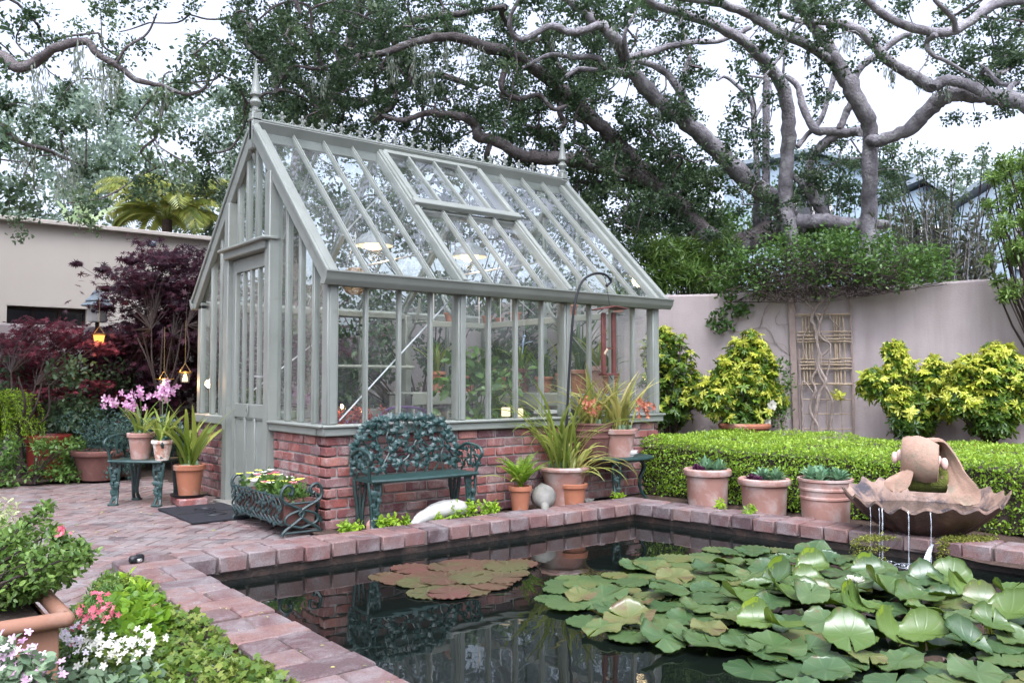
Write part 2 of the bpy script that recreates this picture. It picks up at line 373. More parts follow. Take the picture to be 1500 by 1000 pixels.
m, nt, o = newmat('falling_water'); gl = N(nt, 'BsdfGlossy', i_Roughness=.12); tr = N(nt, 'BsdfTransparent'); x = N(nt, 'MixShader'); x.inputs[0].default_value = .3
df = N(nt, 'BsdfDiffuse'); df.inputs[0].default_value = (.75, .82, .9, 1); y = N(nt, 'MixShader'); y.inputs[0].default_value = .22
nt.links.new(tr.outputs[0], x.inputs[1]); nt.links.new(gl.outputs[0], x.inputs[2]); nt.links.new(x.outputs[0], y.inputs[1]); nt.links.new(df.outputs[0], y.inputs[2]); nt.links.new(y.outputs[0], o.inputs[0]); M['stream'] = m

L = {}
L['oak'] = leafm('oak_leaf', (.015, .034, .018), (.036, .072, .032), (.085, .14, .06), .32, .4)
L['oakl'] = leafm('oak_leaf_pale', (.04, .065, .03), (.07, .11, .05), (.13, .19, .09), .4, .5)
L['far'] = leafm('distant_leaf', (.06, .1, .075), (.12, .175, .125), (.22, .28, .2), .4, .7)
L['moss'] = leafm('lace_lichen', (.16, .19, .15), (.24, .28, .22), (.34, .37, .3), .35, .9, .1)
L['box'] = leafm('box_leaf', (.05, .11, .012), (.16, .29, .025), (.36, .5, .06), .35, .35)
L['choy'] = leafm('choisya_tip', (.24, .33, .03), (.42, .48, .05), (.6, .6, .11), .35, .4)
L['choyd'] = leafm('choisya_leaf', (.025, .06, .015), (.07, .14, .02), (.17, .27, .03), .3, .35)
L['maple'] = leafm('purple_maple_leaf', (.018, .008, .015), (.042, .014, .026), (.09, .028, .042), .35, .5, .25)
L['mapler'] = leafm('crimson_maple_leaf', (.03, .008, .012), (.09, .016, .025), (.19, .035, .055), .35, .5, .25)
L['strap'] = leafm('orchid_leaf', (.06, .11, .015), (.14, .22, .03), (.32, .36, .08), .35, .35)
L['strapy'] = leafm('yellowed_orchid_leaf', (.1, .15, .03), (.26, .29, .07), (.52, .46, .17), .35, .4)
L['fern'] = leafm('fern_leaf', (.06, .14, .012), (.15, .28, .02), (.3, .44, .05), .4, .45)
L['lime'] = leafm('lime_leaf', (.12, .24, .015), (.22, .38, .02), (.36, .5, .05), .45, .45)
L['shrub'] = leafm('shrub_leaf', (.025, .06, .014), (.06, .13, .025), (.13, .23, .05), .3, .4)
L['azalea'] = leafm('azalea_leaf', (.03, .075, .012), (.08, .15, .025), (.19, .29, .07), .3, .4)
L['ivy'] = leafm('ivy_leaf', (.035, .08, .012), (.085, .15, .02), (.2, .24, .05), .3, .35)
L['grey'] = leafm('grey_green_leaf', (.09, .15, .09), (.16, .24, .14), (.27, .36, .22), .3, .6)
L['var'] = leafm('variegated_leaf', (.14, .2, .06), (.35, .42, .18), (.65, .68, .42), .35, .45)
L['succ'] = leafm('succulent_leaf', (.06, .15, .08), (.12, .24, .13), (.22, .36, .2), .2, .45)
L['succp'] = leafm('purple_succulent', (.05, .012, .04), (.1, .025, .07), (.16, .05, .1), .2, .45)
L['blue'] = leafm('blue_green_needle', (.02, .05, .045), (.04, .09, .08), (.07, .14, .12), .25, .6)
L['olean'] = leafm('oleander_leaf', (.05, .07, .045), (.1, .12, .075), (.2, .2, .13), .35, .5)
L['palm'] = leafm('palm_leaf', (.06, .09, .015), (.14, .18, .03), (.28, .28, .07), .4, .4)
L['banana'] = leafm('banana_leaf', (.22, .32, .16), (.33, .43, .24), (.45, .54, .33), .5, .45)
L['pad'] = leafm('lily_pad', (.05, .11, .03), (.11, .2, .06), (.19, .29, .11), .12, .24, .75)
L['padr'] = leafm('red_lily_pad', (.11, .075, .03), (.19, .085, .06), (.24, .15, .07), .1, .3, .6)
L['pady'] = leafm('curled_lily_pad', (.1, .19, .03), (.2, .33, .04), (.34, .44, .06), .3, .3, .6)
L['pink'] = leafm('orchid_pink', (.3, .09, .22), (.48, .22, .38), (.7, .48, .6), .3, .5)
L['mauve'] = leafm('mauve_petal', (.5, .26, .42), (.66, .42, .58), (.8, .66, .76), .3, .5)
L['coral'] = leafm('coral_petal', (.45, .06, .1), (.62, .12, .18), (.74, .25, .28), .3, .5)
L['whitef'] = leafm('white_petal', (.65, .5, .65), (.8, .68, .8), (.88, .83, .88), .3, .5)
L['purew'] = leafm('cream_petal', (.75, .73, .62), (.82, .8, .7), (.88, .87, .8), .3, .5)
L['yel'] = leafm('yellow_green_petal', (.5, .55, .05), (.6, .65, .08), (.7, .72, .15), .3, .5)
L['orange'] = leafm('brown_red_orchid', (.25, .06, .04), (.4, .12, .07), (.55, .28, .16), .3, .5)
L['poins'] = leafm('red_leaf', (.2, .02, .02), (.3, .05, .04), (.38, .12, .09), .3, .5)
# ================================================================ camera, sky, sun
cd = bpy.data.cameras.new('Camera'); cam = bpy.data.objects.new('Camera', cd); COL.objects.link(cam); SC.camera = cam
cam.location = (0, 0, EYE); cam.rotation_euler = (pi/2+PITCH, 0, -math.atan2(FX, FY)); cd.lens = 36*FOC/1500; cd.sensor_width = 36
cd.clip_start = .05; cd.clip_end = 2000
w = bpy.data.worlds.new('World'); SC.world = w; w.use_nodes = True; nt = w.node_tree
bg = nt.nodes['Background']; sky = nt.nodes.new('ShaderNodeTexSky'); sky.sky_type = 'NISHITA'; sky.sun_disc = False
SUN_EL, SUN_AZ = radians(58), radians(215)
sky.sun_elevation = SUN_EL; sky.sun_rotation = SUN_AZ; sky.dust_density = 7.; sky.air_density = 1.; sky.ozone_density = 2.5
hs = nt.nodes.new('ShaderNodeHueSaturation'); hs.inputs['Saturation'].default_value = .30; hs.inputs['Value'].default_value = 1.55
tnt = nt.nodes.new('ShaderNodeMix'); tnt.data_type = 'RGBA'; tnt.blend_type = 'MULTIPLY'; tnt.inputs[0].default_value = 1; tnt.inputs[7].default_value = (.9, .945, 1.11, 1)
nt.links.new(sky.outputs[0], hs.inputs['Color']); nt.links.new(hs.outputs[0], tnt.inputs[6]); nt.links.new(tnt.outputs[2], bg.inputs[0]); bg.inputs[1].default_value = .15
sl = bpy.data.lights.new('Sun', 'SUN'); sun = bpy.data.objects.new('Sun', sl); COL.objects.link(sun); sl.energy = .9; sl.angle = radians(35); sl.color = (1, .97, .94)
sdir = Vector((sin(SUN_AZ)*cos(SUN_EL), cos(SUN_AZ)*cos(SUN_EL), sin(SUN_EL)))
sun.rotation_euler = sdir.to_track_quat('Z', 'Y').to_euler(); sun.location = (0, 0, 30)
vs = SC.view_settings; vs.view_transform = 'Standard'; vs.look = 'None'; vs.gamma = 1; vs.exposure = 1.2
SC.cycles.max_bounces = 6; SC.cycles.diffuse_bounces = 3; SC.cycles.glossy_bounces = 3; SC.cycles.transmission_bounces = 3; SC.cycles.transparent_max_bounces = 20; SC.cycles.sample_clamp_indirect = 6

# ================================================================ pond, coping, patio, ground
ZC = .07; ZW = -.09
PXL, PYB = 1.70, 5.45                       # inner faces of the left and back coping
CRA, CRB = np.array([5.72, 5.45]), np.array([6.42, .4])   # inner face of the right coping
g = MB()
# ground as one sheet with the pond cut out of it
hole = [(PXL-.02, 0.3), (CRB[0]+.02, 0.3), (CRA[0]+.02, PYB+.02), (PXL-.02, PYB+.02)]
out = [(-150, -150), (150, -150), (150, 150), (-150, 150)]
V = [(x, y, -.03) for x, y in out+hole]; g.add(V, [(0, 1, 5, 4), (1, 2, 6, 5), (2, 3, 7, 6), (3, 0, 4, 7)])
tag(g.build('ground', M['soil'], sm=0, fix=False), kind='structure')
g = MB(); zb = -.9
V = [(x, y, -.03) for x, y in hole]+[(x, y, zb) for x, y in hole]; g.add(V, [(4, 5, 6, 7)]+[(i, (i+1) % 4, 4+(i+1) % 4, 4+i) for i in range(4)])
tag(g.build('pond_basin', M['wetstone'], sm=0, fix=False), kind='structure')
g = MB(); g.add([(x, y, ZW) for x, y in hole], [(0, 1, 2, 3)]); tag(g.build('pond_water', M['water'], sm=0, fix=False), kind='structure')

cop = thing('brick_coping', 'low coping of big weathered red bricks round the dark lily pond', 'pond edging', (PXL-.17, PYB+.15, -.03))
bk = MB(); mt = MB(); lip = MB()
def course(a, b, out_n, width, bl=.195, h=.105, t0=0):
    a = np.array([*a, 0.]); b = np.array([*b, 0.]); L_ = np.linalg.norm(b-a); d = (b-a)/L_; nrm = np.array([*out_n, 0.]); n = int(round(L_/bl)); bl = L_/n
    R = np.array([d, nrm, [0, 0, 1]]).T
    for i in range(n):
        j = rng.normal(size=3)*np.array([.002, .005, .0025]); c = a+d*(i+.5)*bl+nrm*(width/2-.012)+np.array([0, 0, ZC-h/2])+j
        rz = rng.normal()*.008; Rz = np.array([[cos(rz), -sin(rz), 0], [sin(rz), cos(rz), 0], [0, 0, 1]])
        if i % 3 == 1 or width < .25: bk.box(c, (bl-.013+rng.normal()*.002, width+.012, h), .009, R=Rz @ R, t=rng.random())
        else:
            for q in (-1, 1):
                bk.box(c+nrm*q*(width/4+.001)+d*rng.normal()*.003, (bl-.013, width/2-.006, h+rng.normal()*.001), .009, R=Rz @ R, t=rng.random())
    c = (a+b)/2+nrm*(width/2); mt.box(c+np.array([0, 0, ZC-.012-.05]), (L_, width-.03, .1), 0, R=R); lip.box(c+np.array([0, 0, ZC-.105-.35]), (L_+.0, width-.1, .69), 0, R=R)
    return
    for i in range(n):
        bk.box(a+d*(i+1.)*bl*.999+nrm*(.075)+np.array([0, 0, ZC-h-.06]), (bl-.014, .10, .1), .006, R=R, t=rng.random()*.3)
course((PXL, .5), (PXL, PYB+.33), (-1, 0), .345)
course((PXL+.02, PYB), (CRA[0]+.33, PYB), (0, 1), .33)
rd = (CRB-CRA)/np.linalg.norm(CRB-CRA); rn = np.array([-rd[1], rd[0]]); course(CRA+rd*.01, CRB, rn, .33)
bk.build('bricks', M['coping'], cop); mt.build('mortar', M['grout'], cop, sm=0); lip.build('pond_lip', M['wetstone'], cop, sm=0)
# moss on the coping below the fountain
mo = LC()
for (a_, e_, dens) in ((1376, 1446, 2600), (1250, 1302, 1300)):
    for k in range(dens):
        q = G(rnd.uniform(a_, e_), 793, ZC); v_ = rnd.random()
        if v_ < .55: P_ = np.array([q[0]+rn[0]*rnd.uniform(-.02, .16), q[1]+rnd.gauss(0, .02), ZC+.004+abs(rnd.gauss(0, .012))])
        else: P_ = np.array([q[0]-.0+rnd.gauss(-.03, .012), q[1], ZC-rnd.random()**1.3*.15])
        if sin(P_[1]*31)+sin(P_[2]*80+P_[1]*13) > 1.2: continue
        mo.add(P_, rng.normal(size=3), rng.normal(size=3)+[-.5, 0, .8], rnd.uniform(.01, .022), rnd.random())
MOSSL = leafm('moss_tuft', (.06, .07, .012), (.13, .15, .02), (.24, .25, .04), .2, .8)
mo.build('moss_patch', MOSSL, cop, 'quad')

# patio: herringbone bricks
XW, YF, YBK, LEN = 3.04, 6.24, 9.33, 3.90
pb = MB(); U_ = .105; c45 = cos(pi/4)
def inpatio(x, y):
    if x > XW+.02 or y < -.5 or y > 11.2-(.12*(x-0)) or x < -5: return False
    if x > 1.36 and y < 5.74: return False
    if y > 5.74 and x > 1.3 and y < YF-.03 and x > 2.86: return False
    if y < 5.62 and x > max(.1, 1.36-(5.62-y)*.37): return False
    return True
Rh = np.array([[c45, -c45, 0], [c45, c45, 0], [0, 0, 1]])
for i in range(-60, 150):
    for j in range(-60, 130):
        s_ = (i+j) % 4
        if s_ == 0: cx, cy, sz = i+1., j+.5, (2, 1)
        elif s_ == 2: cx, cy, sz = i+.5, j+1., (1, 2)
        else: continue
        p_ = Rh @ np.array([cx*U_, cy*U_, 0])
        if not inpatio(p_[0], p_[1]): continue
        tl = rng.normal(size=2)*.01; Rt = np.array([[1, 0, -tl[0]], [0, 1, -tl[1]], [tl[0], tl[1], 1]])
        pb.box((p_[0], p_[1], -.022+rng.normal()*.0018), (sz[0]*U_-.008, sz[1]*U_-.008, .044), .005, R=Rt @ Rh, t=min(.999, max(0, rng.normal(.55, .27))))
tag(pb.build('patio', M['paver'], sm=0), kind='structure')
g = MB(); g.add([(-5, -.6, -.012), (1.35, -.6, -.012), (1.35, 5.6, -.012), (3.0, 5.75, -.012), (3.1, 11.2, -.012), (-5, 11.9, -.012)], [tuple(range(6))])
tag(g.build('patio_grout', M['grout'], sm=0, fix=False), kind='structure')
# planting beds (uneven soil)
def bedmesh(name, mat, x0, x1, y0, y1, z, amp, nx, ny, clipf=None):
    b = MB(); X = np.linspace(x0, x1, nx); Y = np.linspace(y0, y1, ny); V = []
    for y in Y:
        for x in X: V.append((x, y, z+amp*(sin(x*5+y*3)+sin(x*11-y*7)*.6+rng.normal()*.35)))
    b.add(V, [(j*nx+i, j*nx+i+1, (j+1)*nx+i+1, (j+1)*nx+i) for j in range(ny-1) for i in range(nx-1)])
    return tag(b.build(name, mat, fix=False), kind='structure')
bedmesh('planting_bed', M['mulch'], -6, 2.95, 10.95, 13.9, .03, .015, 90, 36)
bedmesh('soil_strip', M['mulch'], 2.9, 6.0, PYB+.3, YF+.02, -.0, .012, 70, 12)
bedmesh('hedge_bed', M['mulch'], 6.04, 11.2, .5, 8.4, -.02, .01, 60, 80)
bedmesh('flower_bed', M['mulch'], .0, 1.37, .5, 5.55, -.05, .015, 40, 90)

# ================================================================ walls and buildings
gw = thing('garden_wall', 'tall pinkish beige stucco garden wall behind the hedge and trellis', 'wall', WA)
A0 = WA-WD*5.0; B0 = WA+WD*9.5
b = MB(); n = 60
pts = [A0+(B0-A0)*i/n for i in range(n+1)]
for i in range(n):
    pass
zt = [2.42+.012*sin(i*.7)+(.0) for i in range(n+1)]
V = []
for i, p_ in enumerate(pts):
    f = p_; k = p_-WN*.24
    V += [(f[0], f[1], -.1), (f[0], f[1], zt[i]-.03), (f[0]-WN[0]*.03, f[1]-WN[1]*.03, zt[i]), (k[0]+WN[0]*.03, k[1]+WN[1]*.03, zt[i]), (k[0], k[1], zt[i]-.03), (k[0], k[1], -.1)]
b.add(V, [(i*6+j, i*6+j+1, i*6+7+j, i*6+6+j) for i in range(n) for j in range(5)]+[tuple(range(6)), tuple(n*6+j for j in range(6))])
b.build('stucco_panel', M['stucco'], gw)
lw = MB(); YL = 13.9; zl = PY(60, 472, YL)[2]
lw.box((-1, YL+.13, zl/2-.03), (17.5, .26, zl), .025)
tag(lw.build('boundary_wall', M['stucco'], origin=(0, YL, 0)), 'lower stucco boundary wall behind the crimson maple on the left', 'wall')
hb = thing('neighbour_building', 'plain windowed grey beige building rising behind the left boundary wall', 'building', (0, 17.5, 0))
YH = 17.5; zh = PY(40, 327, YH)[2]; wz0, wz1 = PY(60, 470, YH)[2]-.2, PY(60, 449, YH)[2]; wx0, wx1 = PY(10, 455, YH)[0], PY(128, 455, YH)[0]
xr = 6.2
b = MB(); t_ = .3
b.box((( -9+wx0)/2, YH+.2, zh/2), (wx0+9, .4, zh)); b.box(((wx1+xr)/2, YH+.2, zh/2), (xr-wx1, .4, zh))
b.box(((wx0+wx1)/2, YH+.2, (zh+wz1)/2), (wx1-wx0, .394, zh-wz1)); b.box(((wx0+wx1)/2, YH+.2, wz0/2), (wx1-wx0, .394, wz0))
b.box(((-9+xr)/2, YH+3, zh/2-.05), (xr+9-.01, 5.2, zh-.1)); b.build('wall', M['render'], hb, sm=0)
b = MB(); b.box(((-9+xr)/2, YH+2.8, zh+.04), (xr+9.2, 5.9, .08), .01); b.build('parapet_cap', M['render'], hb, sm=0)
b = MB(); b.box(((wx0+wx1)/2, YH+.25, (wz0+wz1)/2), (wx1-wx0, .03, wz1-wz0)); wn = b.build('window', M['darkglass'], hb, sm=0)
b = MB()
for k in range(4): b.box((wx0+(wx1-wx0)*k/3, YH+.2, (wz0+wz1)/2), (.05, .05, wz1-wz0), .005)
b.box(((wx0+wx1)/2, YH+.2, wz1-.03), (wx1-wx0-.05, .045, .05), .004); b.box(((wx0+wx1)/2, YH-.03, wz0-.02), (wx1-wx0+.1, .1, .04), .006)
b.build('window_frame', M['barkd'], wn, sm=0)

# pale blue house beyond the right wall
def frame_dir(px): r = ray(px, 500); r = np.array([r[0], r[1], 0]); return r/np.linalg.norm(r)
def house(name, label, apex_px, apex_py, left_px, left_py, right_px, right_py, D, zbot):
    h = thing(name, label, 'house', (*PD(apex_px, 500, D)[:2], 0))
    ap = PD(apex_px, apex_py, D); l = PD(left_px, left_py, D); r = PD(right_px, right_py, D)
    bd = PD(apex_px, 300, D+6)-PD(apex_px, 300, D); bd[2] = 0; bd += RV*3.0
    b = MB(); ins = .3
    def P(v, k, z=None): q = v+bd*k; return (q[0], q[1], q[2] if z is None else z)
    dn = np.array([0, 0, -.1]); l2 = l+(ap-l)*.08; r2 = r+(ap-r)*.08
    V = []
    for k in (0.04, 1):
        V += [P(l2, k, zbot), P(l2+dn, k), P(ap+dn, k), P(r2+dn, k), P(r2, k, zbot)]
    b.add(V, [(0, 1, 2, 3, 4), (5, 6, 7, 8, 9), (0, 1, 6, 5), (3, 4, 9, 8), (1, 2, 7, 6), (2, 3, 8, 7)]); b.build('wall', M['bluew'], h, sm=0)
    b = MB(); up = np.array([0, 0, .12]); l3 = l-(ap-l)*.06; r3 = r-(ap-r)*.06
    for (u, v) in ((l3, ap), (ap, r3)):
        q = [u, v, v+bd, u+bd]; b.add([*(list(x) for x in q), *(list(x+up) for x in q)], [(0, 1, 2, 3), (4, 5, 6, 7), (0, 1, 5, 4), (1, 2, 6, 5), (2, 3, 7, 6), (3, 0, 4, 7)])
    b.build('roof', M['slate'], h, sm=0)
    wc = (l+r)/2; wc[2] = min(l[2], r[2])-.9; e = (r-l); e[2] = 0; e /= np.linalg.norm(e)
    b = MB(); R_ = np.array([e, np.cross([0, 0, 1], e), [0, 0, 1]]).T
    b.box(wc+bd*.035, (1., .06, 1.1), .0, R=R_); wn = b.build('window', M['darkglass'], h, sm=0)
    b = MB()
    for s_ in (-1, 0, 1): b.box(wc+bd*.03+e*s_*.5, (.07, .09, 1.2), 0, R=R_)
    for s_ in (-1, 1): b.box(wc+bd*.03+np.array([0, 0, s_*.56]), (1.07, .085, .07), 0, R=R_)
    b.build('window_frame', M['white'], wn, sm=0)
    return h
house('pale_house', 'pale blue house with low gable roof behind the upright oak trunks', 1190, 222, 1040, 250, 1330, 258, 24, 0)
house('gabled_house', 'pale blue gabled house behind the wall at the right edge', 1490, 238, 1388, 300, 1640, 262, 20, 0)
house('grey_roofed_house', 'small pale house with grey roof seen between oleander and gabled house', 1352, 262, 1262, 300, 1425, 312, 22, 0)

# ================================================================ greenhouse
gh = thing('greenhouse', 'sage green Victorian greenhouse with brick base, glazed gable roof and two spire finials', 'greenhouse', (XW, YF, 0))
XE = XW+LEN; YR = (YF+YBK)/2; ZS0, ZS1 = .745, .835; ZE = 2.0; ZR = 3.55
# brick base as real bricks
b = MB(); mb = MB(); hc = (ZS0)/9
def brickwall(p0, p1, nrm, skip=None):
    p0 = np.array([*p0, 0.]); p1 = np.array([*p1, 0.]); L_ = np.linalg.norm(p1-p0); d = (p1-p0)/L_; nv = np.array([*nrm, 0.]); R = np.array([d, nv, [0, 0, 1]]).T
    for r_ in range(9):
        x = -.105 if r_ % 2 else 0.
        while x < L_-.01:
            a_, e_ = max(0, x), min(L_, x+.213)
            if e_-a_ > .03:
                c = p0+d*(a_+e_)/2+nv*(-.05+rng.normal()*.0035)+np.array([0, 0, (r_+.5)*hc])
                b.box(c, (e_-a_-.013, .1, hc-.014), .006, R=R, t=rng.random())
            x += .213
    mb.box((p0+p1)/2-nv*.078+np.array([0, 0, ZS0/2]), (L_-.12, .13, ZS0-.004), 0, R=R)
DY0, DY1 = 7.28, 8.42   # door frame outer
brickwall((XW, YF), (XE, YF), (0, -1)); brickwall((XW, DY0-.01), (XW, YF+.1), (-1, 0)); brickwall((XW, YBK), (XW, DY1+.01), (-1, 0))
brickwall((XE, YF+.1), (XE, YBK), (1, 0)); brickwall((XE-.1, YBK), (XW+.1, YBK), (0, 1))
bb = b.build('brick_base', M['brick'], gh); mb.build('mortar', M['mortar'], bb, sm=0)
b = MB(); b.box((XW+LEN/2, YF+1.5, .012), (LEN-.3, 2.75, .02)); b.build('floor_slab', M['stone'], gh, sm=0)
# sill
b = MB(); zc = (ZS0+ZS1)/2; hz = ZS1-ZS0
b.box((XW+LEN/2, YF+.02, zc), (LEN+.07, .13, hz), .01); b.box((XW+.02, (YF+.085+DY0)/2, zc), (.13, DY0-YF-.085, hz), .01)
b.box((XW+.02, (DY1+YBK)/2, zc), (.13, YBK-DY1, hz), .01); b.box((XE-.02, (YF+.085+YBK)/2, zc), (.13, YBK-YF-.085, hz), .01); b.box((XW+LEN/2, YBK-.02, zc), (LEN-.2, .13, hz), .01)
b.box((XW+LEN/2, YF-.052, ZS1-.012), (LEN+.1, .03, .022), .006); b.box((XW-.052, (YF-.03+DY0)/2, ZS1-.012), (.03, DY0-YF+.03, .022), .006)
b.build('sill', M['paint'], gh)
# posts (front and rear walls)
NP = 12; dx = (LEN-.1)/NP; X0 = XW+.05
posts = [4, 8]
for yy, ot in ((YF+.03, 1), (YBK-.03, -1)):
    for k in range(0, NP+1):
        x = X0+k*dx
        if k in (0, NP): b = MB(); b.box((x, yy, (ZS1+ZE)/2), (.1, .1, ZE-ZS1), .008); b.box((x, yy-ot*.052, (ZS1+ZE)/2), (.06, .01, ZE-ZS1-.01), .003); b.build('corner_post', M['paint'], gh)
        elif ot < 0 and k % 2: continue
        elif k in posts:
            b = MB(); b.box((x, yy+ot*.02, (ZS1+ZE)/2), (.085, .12, ZE-ZS1), .008); b.box((x, yy-ot*.045, (ZS1+ZE)/2), (.05, .02, ZE-ZS1-.01), .003); b.build('post', M['paint'], gh)
        else:
            b = MB(); b.box((x, yy, (ZS1+ZE)/2), (.032, .055, ZE-ZS1), .006); b.box((x, yy-ot*.03, (ZS1+ZE)/2), (.018, .01, ZE-ZS1), .002); b.build('glazing_bar', M['paint'], gh)
    for k in range(NP):
        b = MB(); b.box((X0+(k+.5)*dx, yy, (ZS1+ZE)/2), (dx-.026, .004, ZE-ZS1)); b.build('wall_pane', M['glass'], gh, sm=0)
# eave beams, gutter
for yy in (YF+.035, YBK-.035): b = MB(); b.box((XW+LEN/2, yy, ZE-.012), (LEN, .09, .07), .008); b.build('eave_beam', M['paint'], gh)
def gutter(y0, sg):
    b = MB(); prof = [(0, -.04), (.06, -.05), (.085, -.02), (.1, .0), (.105, .04), (.118, .05), (.118, .062), (.1, .062), (.09, .03), (.05, .0), (0, .0)]
    V = []
    xs = [XW-.06, XE+.12]
    for x in xs: V += [(x, y0-sg*p_[0], ZE+.0+p_[1]) for p_ in prof]
    m_ = len(prof); b.add(V, [(i, i+1, m_+i+1, m_+i) for i in range(m_-1)]+[tuple(range(m_)), tuple(range(m_, 2*m_)), (m_-1, 0, m_, 2*m_-1)])
    return b.build('gutter', M['paint'], gh, sm=50)
gutter(YF-.015, 1); gutter(YBK+.015, -1)
# roof
sl_n = {}
for sg, ye in ((1, YF-.03), (-1, YBK+.03)):
    e0 = np.array([0, ye, ZE+.045]); r0 = np.array([0, YR-sg*.02, ZR]); d = r0-e0; L_ = np.linalg.norm(d); d /= L_; nrm = np.array([0, -d[2]*sg*1., abs(d[1])]); nrm = np.cross(np.array([1., 0, 0]), d)*(1 if sg > 0 else -1)
    if nrm[2] < 0: nrm = -nrm
    for k in range(0, NP+1):
        x = X0+k*dx; a = e0+np.array([x, 0, 0]); q = r0+np.array([x, 0, 0])
        if k in (0, NP):
            b = MB(); o_ = np.array([-.06 if k == 0 else .06, 0, 0]); b.beam(a-d*.06+o_, q+d*.02+o_, .05, .15, .006, up=nrm); b.beam(a-d*.06+o_*1.35+nrm*.05, q+o_*1.35+nrm*.05, .045, .04, .006, up=nrm); b.beam(a, q, .06, .07, .006, up=nrm); b.build('barge_board', M['paint'], gh)
        elif sg < 0 and k % 2: continue
        elif k in posts:
            b = MB(); b.beam(a-nrm*.02, q-nrm*.02, .075 if sg > 0 else .05, .1 if sg > 0 else .06, .006, up=nrm); b.beam(a+nrm*.04, q+nrm*.04, .05, .03, .006, up=nrm); b.build('rafter', M['paint'], gh)
        else:
            b = MB(); b.beam(a, q, .028 if sg > 0 else .02, .045 if sg > 0 else .03, .005, up=nrm); b.beam(a+nrm*.03, q+nrm*.03, .014, .012, .003, up=nrm); b.build('roof_glazing_bar', M['paint'], gh)
    for k in range(NP):
        vent = sg > 0 and 4 <= k < 8
        x = X0+(k+.5)*dx; top = r0 if not vent else e0+d*L_*.56
        b = MB(); b.beam(e0+np.array([x, 0, 0]), top+np.array([x, 0, 0]), dx-.024, .004, 0, up=nrm); b.build('roof_pane', M['roofglass'], gh, sm=0)
    sl_n[sg] = (e0, r0, d, L_, nrm)
# roof vent, slightly raised sash
e0, r0, d, L_, nrm = sl_n[1]
va = e0+d*L_*.555+nrm*.055; vb = r0-d*.03+nrm*.04; xa, xb = X0+4*dx+.03, X0+8*dx-.03
b = MB()
b.beam(va+[xa, 0, 0], vb+[xa, 0, 0], .06, .05, .006, up=nrm); b.beam(va+[xb, 0, 0], vb+[xb, 0, 0], .06, .05, .006, up=nrm)
b.beam(va+[xa-.06, 0, 0]+nrm*.006, va+[xb+.06, 0, 0]+nrm*.006, .085, .06, .008, up=nrm); b.beam(vb+[xa, 0, 0]+nrm*.004, vb+[xb, 0, 0]+nrm*.004, .07, .05, .006, up=nrm)
vf = b.build('roof_vent', M['paint'], gh)
for k in range(1, 4):
    b = MB(); x = X0+(4+k)*dx; b.beam(va+[x, 0, 0], vb+[x, 0, 0], .028, .045, .004, up=nrm); b.build('vent_bar', M['paint'], vf)
for k in range(4):
    b = MB(); x = X0+(4.5+k)*dx; b.beam(va+[x, 0, 0], vb+[x, 0, 0], dx-.03, .004, 0, up=nrm); b.build('vent_pane', M['roofglass'], vf, sm=0)
b = MB(); x0_ = e0+d*L_*.55; b.beam(x0_+[xa, 0, -.03], x0_+[xb, 0, -.03], .05, .06, .005, up=nrm); b.build('vent_rail', M['paint'], gh)
# ridge, cresting, finials
b = MB(); b.box((XW+LEN/2, YR, ZR+.0), (LEN+.1, .06, .19), .008); b.box((XW+LEN/2, YR, ZR+.105), (LEN+.12, .1, .024), .006)
b.beam((XW, YR-.05, ZR+.03), (XE, YR-.05, ZR+.03), .012, .12, .003, up=(0, -.7, 1)); rb = b.build('ridge_beam', M['paint'], gh)
nC = 17
for k in range(nC):
    x = XW+.16+(LEN-.32)*(k+.5)/nC; st = (LEN-.32)/nC; z = ZR+.115; b = MB(); y = YR
    b.tube([(x-st/2, y, z+.045), (x-st*.38, y, z+.02), (x-st*.2, y, z+.012), (x-st*.06, y, z+.03), (x, y, z+.06)], .007, 5)
    b.tube([(x+st/2, y, z+.045), (x+st*.38, y, z+.02), (x+st*.2, y, z+.012), (x+st*.06, y, z+.03), (x, y, z+.06)], .007, 5)
    b.tube([(x, y, z), (x, y, z+.085)], .007, 5); b.ball((x, y, z+.105), (.016, .011, .024), 6)
    for s_ in (-1, 1): b.ball((x+s_*.026, y, z+.078), (.018, .01, .014), 6)
    b.box((x, y, z+.06), (.035, .014, .012)); b.tube([(x+st/2, y, z), (x+st/2, y, z+.05)], .006, 5); b.ball((x+st/2, y, z+.055), .012, 6)
    b.build('ridge_crest', M['paint'], rb)
for x in (XW+.0, XE-.0):
    b = MB(); zf = ZR-.14
    b.box((x, YR, ZR+.0), (.1, .1, .36), .01); b.lathe([(.03, -.27), (.012, -.34), (.0, -.36)], (x, YR, ZR+.05), 10)
    b.lathe([(.05, .18), (.052, .2), (.028, .215), (.028, .235), (.046, .25), (.056, .275), (.046, .3), (.03, .315), (.03, .33), (.052, .345), (.052, .365), (.046, .375), (.03, .49), (.014, .61), (.002, .69)], (x, YR, ZR), 16)
    b.build('finial', M['paint'], gh)
